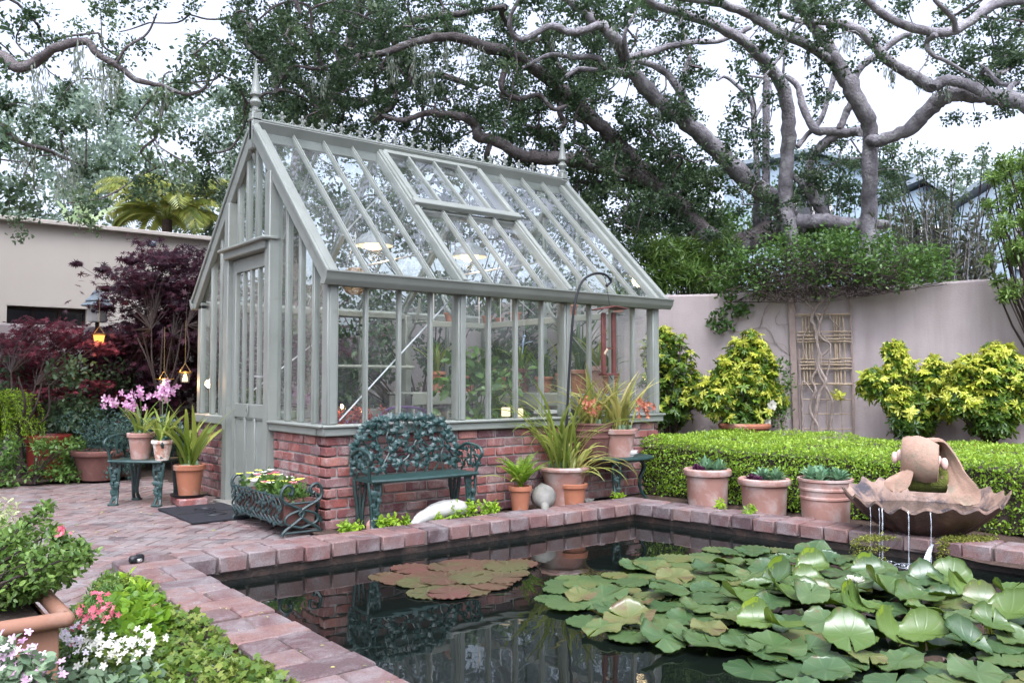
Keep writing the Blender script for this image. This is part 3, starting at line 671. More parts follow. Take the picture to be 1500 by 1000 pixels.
# gables
def zroof(y): return ZE+.03+(ZR-ZE-.05)*(1-abs(y-YR)/((YBK-YF)/2))
for xg, front in ((XW+.03, True), (XE-.03, False)):
    ys = []
    if front:
        for y in (6.49, 6.76, 7.03): ys.append(y)
        for y in (8.66, 8.93): ys.append(y)
        bars = [(y, ZS1) for y in ys]+[(y, 2.47) for y in (7.51, 7.74, 7.97)]
        edges = [YF+.05, 6.49, 6.76, 7.03, DY0]; edges2 = [DY1, 8.66, 8.93, YBK-.05]; edges3 = [DY0+.04, 7.51, 7.74, 7.97, 8.20, DY1-.04]
        bars += [(8.2, 2.47)]
        pn = [(edges[i], edges[i+1], ZS1) for i in range(4)]+[(edges2[i], edges2[i+1], ZS1) for i in range(3)]+[(edges3[i], edges3[i+1], 2.47) for i in range(5)]
    else:
        n_ = 5; dy = (YBK-YF)/n_; bars = [(YF+k*dy, ZS1) for k in range(1, n_)]; pn = [(YF+k*dy, YF+(k+1)*dy, ZS1) for k in range(n_)]
    for y, z0 in bars:
        b = MB(); z1 = zroof(y); b.box((xg, y, (z0+z1)/2), (.055, .032, z1-z0), .006); b.box((xg-.03 if front else xg+.03, y, (z0+z1)/2), (.01, .018, z1-z0-.004), .002); b.build('glazing_bar', M['paint'], gh)
    for y0, y1, z0 in pn:
        b = MB(); V = []
        for x in (xg-.002, xg+.002): V += [(x, y0+.012, z0), (x, y1-.012, z0), (x, y1-.012, zroof(y1)), (x, y0+.012, zroof(y0))]
        if y0 < YR < y1:
            V = []
            for x in (xg-.002, xg+.002): V += [(x, y0+.012, z0), (x, y1-.012, z0), (x, y1-.012, zroof(y1)), (x, YR, zroof(YR)), (x, y0+.012, zroof(y0))]
            b.add(V, [(0, 1, 2, 3, 4), (9, 8, 7, 6, 5)])
        else: b.add(V, [(0, 1, 2, 3), (7, 6, 5, 4)])
        b.build('gable_pane', M['glass'], gh, sm=0)
# door frame + door
b = MB()
for y in (DY0+.055, DY1-.055):
    zz = zroof(y); b.box((XW+.01, y, zz/2-.01), (.13, .11, zz-.02), .008)
b.box((XW+.0, (DY0+DY1)/2, 2.42), (.16, DY1-DY0-.1, .09), .008); b.box((XW-.045, (DY0+DY1)/2, 2.465), (.15, DY1-DY0+.04, .03), .008)
b.build('door_frame', M['paint'], gh)
dA, dB = DY0+.112, DY1-.112; b = MB(); xd = XW+.02; st = .085
for y in (dA+st/2, dB-st/2): b.box((xd, y, 1.19), (.05, st, 2.34), .006)
for z, h_ in ((2.3, .13), (.9, .13), (.14, .24)): b.box((xd, (dA+dB)/2, z), (.046, dB-dA-2*st, h_), .005)
for y in ((dA+dB)/2-.12, (dA+dB)/2+.12): b.box((xd, y, .55), (.044, .05, .6), .005)
b.box((xd+.008, (dA+dB)/2, .55), (.02, dB-dA-2*st, .6), 0)
for i in range(3):
    yc = (dA+dB)/2+(i-1)*.235; b.box((xd-.006, yc, .83), (.02, .17, .02), .004)
dr = b.build('door', M['paint'], gh)
for k in range(1, 4):
    b = MB(); b.box((xd, dA+st+(dB-dA-2*st)*k/4, 1.6), (.042, .024, 1.27), .004); b.build('door_bar', M['paint'], dr)
for k in range(4):
    b = MB(); w_ = (dB-dA-2*st)/4; b.box((xd+.002, dA+st+w_*(k+.5), 1.6), (.004, w_-.02, 1.27)); b.build('door_pane', M['glass'], dr, sm=0)
b = MB(); c = np.array([xd-.035, (dA+dB)/2, .905]); ring = [(c[0]-.004, c[1]+.024*cos(a), c[2]-.012+.032*sin(a)) for a in np.linspace(0, 2*pi, 15)]
b.tube(ring, .005, 6); b.ball(c+[0, 0, .03], (.012, .018, .02), 8); b.build('knocker', M['paint'], dr)
b = MB(); hy = dA+.04; b.tube([(xd-.03, hy, 1.22), (xd-.075, hy, 1.22), (xd-.08, hy+.03, 1.22), (xd-.08, hy+.13, 1.225)], .009, 8); b.lathe([(.02, 0), (.02, .02)], (xd-.03, hy, 1.21), 10, capt=True); b.build('door_handle', M['steel'], dr)
b = MB(); b.box((XW-.03, (DY0+DY1)/2, .012), (.2, DY1-DY0, .025), .006); b.build('threshold', M['stone'], gh)
# inside braces, rails, tie bars
b = MB(); b.tube([PY(497, 616, YF+.12), PY(656, 443, YF+.12)], .008, 8); b.build('brace_rod', M['steel'], gh)
b = MB(); b.tube([PY(823, 474, YF+.12), PY(884, 548, YF+.12)], .006, 8); b.build('brace_rod', M['steel'], gh)
b = MB(); b.tube([PY(365, 576, YBK-.12), PY(500, 472, YBK-.12)], .008, 8); b.build('brace_rod', M['steel'], gh)
b = MB()
for x, y in ((X0+4*dx, YF+.1), (X0+8*dx, YF+.1)):
    P_ = [(x, y+.0, 1.72), (x, y+.05, 1.78), (x, y+.14, 1.86), (x, y+.22, 2.0), (x, y+.27, 2.2)]
    b.tube(smooth(P_, 4), .018, 8)
    ring = [(x, y+.1+.06*cos(a), 1.97+.06*sin(a)) for a in np.linspace(0, 2*pi, 17)]; b.tube(ring, .01, 6)
    P2 = [(x, 2*YR-q[1], q[2]) for q in P_]; b.tube(smooth(P2, 4), .018, 8)
b.build('scroll_bracket', M['paint'], gh)
b = MB()
for k in posts: b.tube([(X0+k*dx, YF+.35, 2.4), (X0+k*dx, YBK-.35, 2.4)], .009, 8)
b.tube([(X0+1*dx, YF+.45, 2.45), (X0+4*dx, YR-.3, 3.2)], .007, 6)
b.build('tie_rod', M['steel'], gh)
# ================================================================ iron furniture
def leafcast(b, c, s, nrm, up, t=.5):
    """one thick cast vine leaf"""
    nrm = np.array(nrm, float); nrm /= np.linalg.norm(nrm); up = np.array(up, float); up = up-nrm*(up@nrm); up /= np.linalg.norm(up)+1e-9; sd = np.cross(nrm, up)
    V = [c+nrm*s*.22]; pr = [(0, 1.), (.5, .55), (1.05, .95), (1.6, .5), (2.2, .75), (2.75, .35), (3.14, .3), (-2.75, .35), (-2.2, .75), (-1.6, .5), (-1.05, .95), (-.5, .55)]
    for a, r in pr: V.append(c+s*r*(up*cos(a)+sd*sin(a))+nrm*s*(-.15 if r > .7 else .05))
    V.append(c-nrm*s*.22); n = len(pr)
    F = [(0, 1+i, 1+(i+1) % n) for i in range(n)]+[(n+1, 1+(i+1) % n, 1+i) for i in range(n)]
    b.add(V, F, t)
def iron_bench(name, label, cat, loc, rz, W, D, H, SH, arch=.26, group=None, nleaf=80, seed=3):
    """local frame: x along the seat, front at -y, back at y=D"""
    r = random.Random(seed); t = thing(name, label, cat, loc, group); O = np.array(loc, float)
    def w(x, y, z): return O+np.array([x, y, z])
    # seat
    b = MB(); n = 20; V = []
    for s_ in (0, 1):
        for i in range(n+1):
            x = -W/2+W*i/n; bow = .035*(1-(2*i/n-1)**2); V += [w(x, -.01-bow, SH-.012*s_*2), w(x, D+.0, SH-.012*s_*2+.0)]
    F = []
    for i in range(n): F += [(2*i, 2*i+1, 2*i+3, 2*i+2), (2*(n+1)+2*i, 2*(n+1)+2*i+2, 2*(n+1)+2*i+3, 2*(n+1)+2*i+1), (2*i, 2*i+2, 2*(n+1)+2*i+2, 2*(n+1)+2*i), (2*i+1, 2*(n+1)+2*i+1, 2*(n+1)+2*i+3, 2*i+3)]
    F += [(0, 2*(n+1), 2*(n+1)+1, 1), (2*n, 2*n+1, 2*(n+1)+2*n+1, 2*(n+1)+2*n)]
    b.add(V, F); b.tube([w(-W/2+W*i/n, -.012-.035*(1-(2*i/n-1)**2), SH-.01) for i in range(n+1)], .015, 6)
    b.build('seat', M['green'], t, sm=30)
    # back: scrolls and vine leaves
    b = MB(); y = D+.02
    def topz(x): u = abs(2*x/W); return SH+(H-SH)*(1-arch*u**2.6-(.30*(max(0, u-.72)/.28)**1.3))
    rim = [w(x, y+.05*(topz(x)-SH), topz(x)) for x in np.linspace(-W/2, W/2, 25)]
    b.tube(rim, .014, 6); b.tube([w(-W/2, y, SH), w(-W/2, y+.01, topz(-W/2))], .014, 6); b.tube([w(W/2, y, SH), w(W/2, y+.01, topz(W/2))], .014, 6)
    nv = int(W/.085)
    for i in range(nv):
        x = -W/2+W*(i+.5)/nv; z1 = topz(x); P_ = [w(x, y, SH)]
        for k in range(1, 6): P_.append(w(x+r.uniform(-.05, .05), y+.05*(z1-SH)*k/6, SH+(z1-SH)*k/6))
        P_.append(w(x, y+.05*(z1-SH), z1)); b.tube(smooth(P_, 3), .008, 5)
    for k in range(1, 4):
        zz = [SH+(topz(x)-SH)*k/4+.025*sin(x*25+k*2) for x in np.linspace(-W/2, W/2, 28)]
        b.tube([w(x, y+.02, z) for x, z in zip(np.linspace(-W/2, W/2, 28), zz)], .008, 5)
    for i in range(nleaf):
        x = r.uniform(-W/2, W/2)
        if i < nleaf*.35: x = -W/2+W*(i+.5)/(nleaf*.35); z = topz(x)+r.uniform(-.01, .03)
        else: z = SH+.03+(topz(x)-SH-.05)*r.random()
        a = r.uniform(-1, 1); s_ = r.uniform(.034, .055)
        leafcast(b, w(x, y-.012+.05*(z-SH)+r.uniform(-.01, .01), z), s_, (r.uniform(-.5, .5), -1, r.uniform(0, .7)), (sin(a), 0, cos(a)), r.random())
    b.build('backrest', M['green'], t, sm=0)
    for s_ in (-1, 1):
        b = MB(); x = s_*W/2; zt = topz(W/2)
        ah = SH+.19; P_ = [w(x, D+.02, zt-.03), w(x+s_*.01, D*.6, ah+.035), w(x+s_*.02, D*.25, ah+.03), w(x+s_*.02, -.01, ah+.01), w(x+s_*.02, -.045, ah-.03), w(x+s_*.015, -.02, ah-.065), w(x+s_*.01, .02, ah-.05)]
        b.tube(smooth(P_, 4), .014, 7); b.tube(smooth([w(x+s_*.015, -.02, ah-.06), w(x+s_*.01, 0, SH+.08), w(x, .02, SH)], 4), .013, 6)
        b.tube(smooth([w(x, D*.8, SH), w(x, D*.55, SH+.1), w(x, D*.35, SH+.05), w(x, D*.3, ah+.03)], 4), .009, 5)
        for i in range(22): leafcast(b, w(x+s_*.012, r.uniform(-.02, D), SH+.03+r.random()*.17), r.uniform(.03, .045), (s_*1., r.uniform(-.6, .3), r.uniform(0, .5)), (0, r.uniform(-1, 1), 1), r.random())
        b.build('armrest', M['green'], t, sm=0)
        for fr in (0, 1):
            b = MB(); yy = .03 if fr else D-.03; xx = s_*(W/2-.05)
            for q in (-1, 1):
                P_ = [w(xx+q*.05, yy, SH-.02), w(xx+q*.045, yy-(.01 if fr else 0), SH*.75), w(xx+q*.026, yy, SH*.45), w(xx+q*.02, yy, SH*.2), w(xx+q*.03, yy-(.03 if fr else -.03), 0.01)]
                b.tube(smooth(P_, 4), .014 if fr else .016, 6)
            b.tube([w(xx, yy, SH-.02), w(xx, yy, .08)], .012, 6)
            b.box(w(xx, yy-(.03 if fr else -.03), .01), (.09, .06, .02), .006)
            for z in (.12, .22, .32):
                b.tube([w(xx-.035, yy, z*SH/.42), w(xx+.035, yy, (z+.03)*SH/.42)], .008, 5)
            if fr:
                for i in range(26): z = r.uniform(.05, SH-.02); leafcast(b, w(xx+r.uniform(-.05, .05)*(.35+.65*z/SH), yy-.018, z), r.uniform(.024, .038), (r.uniform(-.4, .4), -1, .2), (r.uniform(-1, 1), 0, 1), r.random())
            b.build('leg', M['green'] if fr else M['dgreen'], t, sm=35)
    t.rotation_euler = (0, 0, rz); return t
p0 = G(540, 770, 0)
BX0, BX1 = PY(541, 708, 5.83)[0], PY(697, 690, 5.83)[0]
iron_bench('garden_bench', 'dark green cast iron bench with vine leaf back against the greenhouse brick base', 'bench', ((BX0+BX1)/2, 5.81, 0.01), 0, BX1-BX0, .29, .86, .415, nleaf=190)
ca, cb = G(165, 740), G(230, 742); cm = (ca+cb)/2; cdir = cb-ca; crz = math.atan2(cdir[1], cdir[0])
iron_bench('garden_chair', 'dark green cast iron chair holding pink orchid pots left of the greenhouse door', 'chair', (cm[0], cm[1], 0), crz+.06, .54, .40, .78, .43, arch=.2, nleaf=60, seed=9)
CH = np.array([cos(crz+.06), sin(crz+.06), 0]); CB = np.array([-sin(crz+.06), cos(crz+.06), 0]); CO = np.array([cm[0], cm[1], 0])

# flower trough stand by the door
t = thing('window_box', 'low green wrought iron flower box of mixed flowers beside the door', 'planter', (2.8, 6.66, 0)); x0, x1, y0, y1 = 2.66, 2.97, 6.17, 7.2
for y in (y0, y1):
    b = MB()
    for s_ in (0, 1):
        xs = x0 if s_ == 0 else x1; q = -1 if s_ == 0 else 1; cx_ = (x0+x1)/2
        P_ = [(xs, y, .01), (xs-q*.02, y, .05), (cx_-q*.02, y, .17), (xs-q*.01, y, .27), (xs+q*.01, y, .34), (xs-q*.03, y, .39), (xs-q*.08, y, .37), (xs-q*.075, y, .32), (xs-q*.05, y, .33)]
        b.tube(smooth(P_, 4), .013, 6)
        b.tube(smooth([(cx_, y, .06), (xs-q*.03, y, .1), (xs-q*.04, y, .16), (cx_, y, .2)], 4), .011, 6)
    b.tube([(x0, y, .03), (x1, y, .03)], .01, 6); b.tube([(x0+.01, y, .25), (x1-.01, y, .25)], .01, 6)
    b.build('end_scroll', M['dgreen'], t)
b = MB(); r = random.Random(5)
for z in (.1, .3):
    for x in (x0, x1): b.tube([(x, y0, z), (x, y1, z)], .011, 6)
for x in (x0, x1):
    for i in range(13):
        y = y0+(y1-y0)*(i+.5)/13; b.tube(smooth([(x, y-.03, .1), (x-.012, y+.03, .15), (x, y-.02, .22), (x-.01, y+.02, .3)], 3), .008, 5)
    for i in range(90): leafcast(b, np.array([x+(-.014 if x == x0 else .014), r.uniform(y0, y1), r.uniform(.09, .31)]), r.uniform(.026, .04), (-1 if x == x0 else 1, 0, .2), (0, r.uniform(-1, 1), 1), r.random())
b.build('side_panel', M['dgreen'], t, sm=0)
b = MB(); b.box(((x0+x1)/2, (y0+y1)/2, .18), (x1-x0-.05, y1-y0-.06, .2), .01); b.build('liner', M['terrad'], t)
lf = LC(); fl = {k: LC() for k in ('purew', 'yel', 'coral')}
for i in range(26):
    c = (r.uniform(x0+.05, x1-.05), r.uniform(y0+.05, y1-.05), .3+r.uniform(0, .05)); lf.blob(c, (.07, .09, .07), 34, .045, tint=(.2, .9))
for i in range(34):
    y = r.uniform(y0+.05, y1-.03); k = r.choice(['purew', 'yel', 'yel', 'coral'] if y < y0+.75 else ['purew', 'purew', 'yel']); c = np.array([r.uniform(x0+.02, x1-.02), y, .38+r.uniform(-.03, .05)])
    for a in np.arange(5)*2*pi/5+r.random(): fl[k].add(c, (cos(a), sin(a), .25), (-cos(a)*.3-.3, -sin(a)*.3-.2, 1), .035, r.random())
lf.build('foliage', L['shrub'], t, 'oval')
for k, nm in (('purew', 'white_flower'), ('yel', 'lime_flower'), ('coral', 'red_flower')): fl[k].build(nm, L[k], t, 'petal')

# mat, brick slab, saucer, spotlight
q = [G(251, 747), G(330, 736), G(377, 755), G(296, 767)]
t = thing('door_mat', 'black rubber doormat on the brick patio before the greenhouse door', 'mat', (*(sum(q)/4)[:2], 0))
a_ = (q[0]+q[3])/2; ctr = sum(q)/4
MR = np.array([[0.16, -.987, 0], [.987, .16, 0], [0, 0, 1]]).T
b = MB(); mw, ml = .62, .98
b.box((2.63, 7.68, .012), (mw, ml, .018), .004); b.build('rubber_pad', M['rubber'], t)
b = MB()
for s_ in (-1, 1):
    b.tube(smooth([(2.63+s_*.03, 7.68+k*.05, .023) for k in (-1, 0, 1)], 2), .008, 5)
    P_ = [(2.63+s_*(.06+.05*k/8)*cos(k*.8), 7.68+s_*.16+(.05+.04*k/8)*sin(k*.8), .022) for k in range(9)]; b.tube(smooth(P_, 3), .007, 5)
b.box((2.63, 7.68, .021), (mw-.05, .012, .006)); b.build('embossed_scroll', M['black'], t)
b = MB(); b.box((2.68, 8.42, .035), (.26, .42, .07), .01, rz=-.1); tag(b.build('brick_slab', M['brick'], origin=(2.68, 8.42, 0)), 'flat red brick slab under the tall orange orchid pot by the door', 'brick')
b = MB(); q = G(200, 823, ZC); b.box((q[0], q[1], ZC+.022), (.1, .045, .045), .012, rz=.45); b.build
bl = thing('spotlight', 'small black pond spotlight lying on the corner of the coping', 'spotlight', (q[0], q[1], ZC)); b.build('housing', M['black'], bl)
b = MB(); b.box((q[0]+.01, q[1]-.028, ZC+.015), (.03, .02, .02), .004, rz=.45); b.build('bracket', M['steel'], bl)

# ================================================================ pots
def potmesh(b, c, rt, rb, h, rim=.18, style='plain'):
    rm = rt*1.1; zr = h*(1-rim)
    if style == 'plain': prof = [(rb, 0), (rt*.96, zr), (rm, zr+.004), (rm*1.02, h-.006), (rm*.99, h), (rt*.9, h), (rt*.86, h-.03)]
    elif style == 'roll': prof = [(rb, 0), (rb*1.03, h*.3), (rt, h*.84), (rt*1.02, h*.86), (rm*1.05, h*.9), (rm*1.07, h*.95), (rm*1.02, h), (rt*.95, h*.99), (rt*.9, h*.93)]
    elif style == 'band': prof = [(rb, 0), (rt*.9, h*.55), (rt*.95, h*.57), (rt*.95, h*.62), (rt*.93, h*.64), (rt*.97, h*.78), (rm, h*.8), (rm*1.02, h-.008), (rm*.98, h), (rt*.92, h), (rt*.88, h-.04)]
    elif style == 'wide': prof = [(rb, 0), (rb*1.15, h*.2), (rt*.85, h*.7), (rt*.97, h*.87), (rt*1.1, h*.93), (rt*1.13, h*.97), (rt*1.1, h), (rt*.97, h*.985), (rt*.93, h*.92)]
    elif style == 'cyl': prof = [(rb, 0), (rt*.98, h*.78), (rt*.99, h*.8), (rm*1.0, h*.83), (rm*1.03, h*.9), (rm*1.02, h*.97), (rm*.97, h), (rt*.92, h), (rt*.88, h-.03)]
    elif style == 'dband': prof = [(rb, 0), (rt*.96, h*.55), (rt*1.0, h*.57), (rt*1.0, h*.61), (rt*.96, h*.63), (rt*.98, h*.74), (rt*1.03, h*.76), (rt*1.03, h*.8), (rt*1.0, h*.82), (rt*1.03, h*.93), (rt*1.08, h*.95), (rt*1.08, h), (rt*.97, h), (rt*.92, h-.04)]
    b.lathe(prof, c, 32)
def potted(name, label, cat, c, rt, rb, h, mat, style='plain', group=None, soil=True):
    t = thing(name, label, cat, c, group); b = MB(); potmesh(b, c, rt, rb, h, style=style); b.build('pot', M[mat], t, sm=35)
    if soil:
        b = MB(); V = [(c[0], c[1], c[2]+h-.02)]; n = 18
        for i in range(n): V.append((c[0]+rt*.91*cos(i*2*pi/n), c[1]+rt*.91*sin(i*2*pi/n), c[2]+h-.035+rng.random()*.01))
        b.add(V, [(0, 1+i, 1+(i+1) % n) for i in range(n)]); b.build('soil', M['mulch'], t, fix=False)
    return t
def straps(t, c, n, L0, w, mat='strap', e=(1.0, 1.5), droop=(.8, 2.0), spread=.04, azr=(0, 2*pi), name='leaves', seed=1, bulbs=0):
    r = random.Random(seed); b = MB()
    for i in range(n):
        az = azr[0]+(azr[1]-azr[0])*((i+.5)/n)+r.uniform(-.3, .3); k = r.random()
        b.strap((c[0]+r.uniform(-spread, spread), c[1]+r.uniform(-spread, spread), c[2]), az, L0*r.uniform(.6, 1.1), w*r.uniform(.7, 1.15), r.uniform(*e), r.uniform(*droop), t=r.random(), twist=r.uniform(-.7, .7), n=9)
    b.build(name, L[mat], t, fix=False)
    if bulbs:
        b = MB()
        for i in range(bulbs):
            a = r.random()*7; q = r.random()*spread*1.6; b.ball((c[0]+cos(a)*q, c[1]+sin(a)*q, c[2]+.02), (.018, .018, .045), 8)
        b.build('bulb', L['grey'], t)
def orchid_flowers(t, pts, mat, s=.035, n=5, name='flower'):
    lc = LC()
    for c in pts:
        f = rng.normal(size=3); f[2] = abs(f[2])*.3; f -= FV*1.2; f /= np.linalg.norm(f); _, u, v = basis(f)
        for k in range(n):
            a = k*2*pi/n+rng.random()*.4; dd = u*cos(a)+v*sin(a)+f*.25; lc.add(c, dd, f, s*rng.uniform(.8, 1.2), rng.random())
        lc.add(np.array(c), f, u, s*.7, 1.)
    return lc.build(name, L[mat], t, 'petal')
def stems(t, base, tips, r_=.004, mat='shrub', name='stem'):
    b = MB()
    for q in tips:
        m_ = (np.array(base)+np.array(q))/2+np.array([0, 0, .06]); b.tube(smooth([base, m_, q], 4), r_, 5)
    return b.build(name, L[mat], t)
def fronds(t, c, n, L0, wd, mat='fern', droop=1.6, name='frond', seed=2, e0=1.35, down=0.):
    r = random.Random(seed); lc = LC(); b = MB()
    for i in range(n):
        az = i*2.4+r.uniform(-.2, .2); e = e0*r.uniform(.7, 1.05); p_ = np.array(c, float); Ln = L0*r.uniform(.7, 1.1); h = np.array([cos(az), sin(az), 0]); sd = np.array([-sin(az), cos(az), 0]); P_ = [p_.copy()]; m_ = 22
        for k in range(m_):
            ee = e-droop*(k/m_)**1.4; d = h*cos(ee)+np.array([0, 0, sin(ee)]); nn = -h*sin(ee)+np.array([0, 0, cos(ee)]); p_ = p_+d*Ln/m_; P_.append(p_.copy())
            ww = wd*sin(pi*min(1, (k+2)/(m_+2))**.8)
            if k > 2:
                for s_ in (-1, 1): lc.add(p_, sd*s_+d*.35-np.array([0, 0, down]), nn, max(.008, ww), r.random())
        b.tube(P_, .0035, 4)
    o = lc.build(name, L[mat], t, 'lance'); b.build('rachis', L[mat], o)

# orchids on the iron chair
zc_ = .432
pA = CO-CH*.10+CB*.13; pA[2] = zc_
dA_ = G(208, 672, zc_); pA = np.array([dA_[0], dA_[1]+.05, zc_])
t = potted('potted_orchid', 'pink orchid in a pale terracotta pot on the iron chair, left pot', 'potted plant', pA, .115, .085, .25, 'terrap')
tp = np.array([pA[0], pA[1], zc_+.22])
straps(t, tp, 16, .45, .032, e=(.7, 1.4), droop=(.6, 1.6), seed=3, bulbs=6)
def at(px, py, D): return PD(px, py, D)
Dc = float((pA-CAM) @ FV)
cl = [at(px+rnd.gauss(0, 9), py+rnd.gauss(0, 6), Dc+rnd.uniform(-.1, .1)) for px, py in [(165, 588)]*13+[(192, 592)]*8+[(205, 580)]*8]
stems(t, tp, [at(168, 592, Dc), at(192, 592, Dc), at(206, 582, Dc)]); orchid_flowers(t, cl, 'pink', .04)
dB_ = G(239, 674, zc_); pB = np.array([dB_[0], dB_[1]+.03, zc_])
t = potted('potted_orchid', 'pink orchid in a small lime-stained pot on the iron chair, right pot', 'potted plant', pB, .092, .06, .19, 'terraw')
tp = np.array([pB[0], pB[1], zc_+.17]); straps(t, tp, 20, .42, .032, e=(.8, 1.45), droop=(.5, 1.5), seed=4, bulbs=4)
Dc = float((pB-CAM) @ FV); cl = [at(242+rnd.gauss(0, 11), 572+rnd.gauss(0, 8), Dc+.2+rnd.uniform(-.1, .1)) for k in range(20)]
stems(t, tp, [at(238, 575, Dc+.2), at(250, 572, Dc+.2)]); orchid_flowers(t, cl, 'pink', .04)
pC = np.array([2.68, 8.42, .07])
b = MB(); b.lathe([(.14, 0), (.165, .012), (.175, .03), (.165, .03), (.14, .016), (0, .014)], pC, 28); tag(b.build('plant_saucer', M['black'], origin=pC), 'black plastic saucer between the orange orchid pot and brick slab', 'saucer')
pC = pC+[0, 0, .018]
t = potted('potted_orchid', 'tall leafy orchid in an orange terracotta pot on a black saucer by the door', 'potted plant', pC, .135, .095, .29, 'terra')
tp = pC+[0, 0, .27]; straps(t, tp, 26, .72, .045, e=(.95, 1.5), droop=(.4, 1.5), spread=.06, seed=5, bulbs=8)
b = MB()
for k in range(26): b.ball((tp[0]+rnd.gauss(0, .05), tp[1]+rnd.gauss(0, .05), tp[2]+.01), (.02, .02, .012), 6)
b.build('bark_chips', M['cane'], t)

# left bed pots
q = G(150, 706); c = (q[0], q[1]+.1, .03)
t = potted('potted_juniper', 'blue green trailing shrub in a dark red round pot at the back of the patio', 'potted plant', c, .29, .22, .34, 'terrad', 'cyl')
lc = LC()
for k in range(22): lc.blob((c[0]+rnd.gauss(.08, .2), c[1]+rnd.gauss(0, .15), c[2]+.34+abs(rnd.gauss(.1, .22))), (.17, .15, .13), 130, .035, tint=(0, 1))
for k in range(8): lc.blob((c[0]+.12+rnd.uniform(-.1, .25), c[1]-.22, c[2]+.3-rnd.random()*.18), (.09, .05, .12), 110, .035, tint=(.3, 1), hang=1)
lc.build('foliage', L['blue'], t, 'lance')
q = G(72, 704); c = (q[0]+.02, q[1]+.25, .03)
t = potted('glazed_pot', 'red glazed pot half hidden by green seedlings behind the patio', 'pot', c, .24, .2, .5, 'terrar', 'cyl')
def bush(name, label, cat, c, blobs, mat, leaf, tpl='oval', stems_n=7, group=None, up=.6, extra=None, hang=0., stem_mat='barkd', tint=(.1, .9), shell=.4):
    """c base; blobs = (dx,dy,dz,r,n)"""
    t = thing(name, label, cat, c, group); lc = LC(); c = np.array(c, float)
    for (dx_, dy_, dz_, r_, n_) in blobs: lc.blob(c+[dx_, dy_, dz_], r_ if not np.isscalar(r_) else (r_, r_, r_*.8), n_, leaf, up=up, tint=tint, hang=hang, shell=shell)
    lc.build('foliage', L[mat], t, tpl)
    b = MB(); bl_ = list(blobs); rnd.shuffle(bl_)
    for (dx_, dy_, dz_, r_, n_) in bl_[:stems_n*2]:
        e = c+[dx_, dy_, dz_]; m_ = c+[dx_*.35+rnd.gauss(0, .02), dy_*.35+rnd.gauss(0, .02), dz_*.55]; b.tube(smooth([c, m_, e], 4), np.linspace(.011, .003, 9) if len(smooth([c, m_, e], 4)) == 9 else .006, 5)
    b.build('stem', M[stem_mat], t); return t
def rblobs(n, sx, sy, z0, z1, r, m, seed=0):
    r_ = random.Random(seed); o = []
    for i in range(n):
        z = z0+(z1-z0)*r_.random()**.8; k = .55+.45*sin(pi*min(1, max(0, (z-z0)/(z1-z0+1e-6)))*.8+.4); o.append((r_.gauss(0, sx*.5)*k, r_.gauss(0, sy*.5)*k, z, r*r_.uniform(.7, 1.2), m))
    return o
q = G(50, 712); bush('leafy_seedlings', 'bright green leafy seedlings in front of the red glazed pot', 'plant', (q[0], q[1], .03), [(rnd.uniform(-.45, .5), rnd.uniform(-.15, .25), rnd.uniform(.03, .5), .11, 55) for k in range(26)], 'shrub', .05, up=1.2, tint=(.4, 1))
q = G(15, 705); t = thing('lime_fern', 'lime green feathery weeping conifer at the left edge of the bed', 'plant', (q[0]-.12, q[1]+.1, .03))
lc = LC(); cc = ORG[t.name]; b = MB()
for k in range(150):
    a = rnd.uniform(0, 2*pi); p_ = cc+[rnd.gauss(0, .1), rnd.gauss(0, .1), rnd.uniform(.6, 1.0)]; h = np.array([cos(a), sin(a), 0]); Ln = rnd.uniform(.35, .75); P_ = [p_.copy()]
    for i in range(16):
        d = h*max(.3, 1.1-i/10)+np.array([0, 0, .55-i*.13]); d /= np.linalg.norm(d); p_ = p_+d*Ln/16; P_.append(p_.copy())
        for s_ in range(4): lc.add(p_, d*.8+rng.normal(size=3)*.5, rng.normal(size=3)+[0, 0, 1], .055, rng.random())
    b.tube(P_, .004, 4)
lc.build('foliage', L['lime'], t, 'narrow'); b.tube([cc, cc+[0, 0, .9]], [.03, .015], 7); b.build('stem', M['barkd'], t)
q = G(-10, 790); bush('variegated_shrub', 'cream variegated shrub at the left edge of the patio', 'shrub', (q[0]-.38, q[1]+.1, 0), [(rnd.gauss(0, .24), rnd.gauss(0, .26), rnd.uniform(.08, .32), .12, 120) for k in range(26)], 'var', .035, up=1., tint=(0, 1))

# ================================================================ pots before the greenhouse front
def gpos(px, py, z, Y=None): return G(px, py, z)
q = np.array([PY(762, 740, 5.95)[0], 5.95, .01])
t = potted('potted_fern', 'small bright fern in an orange ribbed pot left of the stone goose', 'potted plant', q, .095, .07, .24, 'terra', 'plain')
fronds(t, q+[0, 0, .22], 19, .40, .055, seed=4, droop=1.0)
straps(t, q+[0, 0, .22], 5, .5, .025, e=(.5, 1.1), droop=(.8, 1.4), seed=6, azr=(2.2, 4.2), name='strap_leaf')
q = np.array([PY(824, 735, 6.0)[0], 5.98, .02])
t = potted('potted_orchid', 'large wide-rimmed pale terracotta pot of tall strap leaves behind the hook pole', 'potted plant', q, .205, .15, .37, 'terrap', 'roll')
straps(t, q+[0, 0, .35], 54, .98, .026, 'strap', e=(.95, 1.5), droop=(.5, 2.0), spread=.1, seed=7, bulbs=12, azr=(1.2, 5.2))
q = np.array([PY(840, 735, 5.86)[0], 5.87, .01])
t = potted('potted_orchid', 'drooping orchid in a small orange pot at the foot of the hook pole', 'potted plant', q, .125, .1, .23, 'terra')
straps(t, q+[0, 0, .22], 34, .8, .024, 'strapy', e=(.7, 1.4), droop=(1.4, 2.6), spread=.05, seed=8, bulbs=9, azr=(-1.6, 1.5))
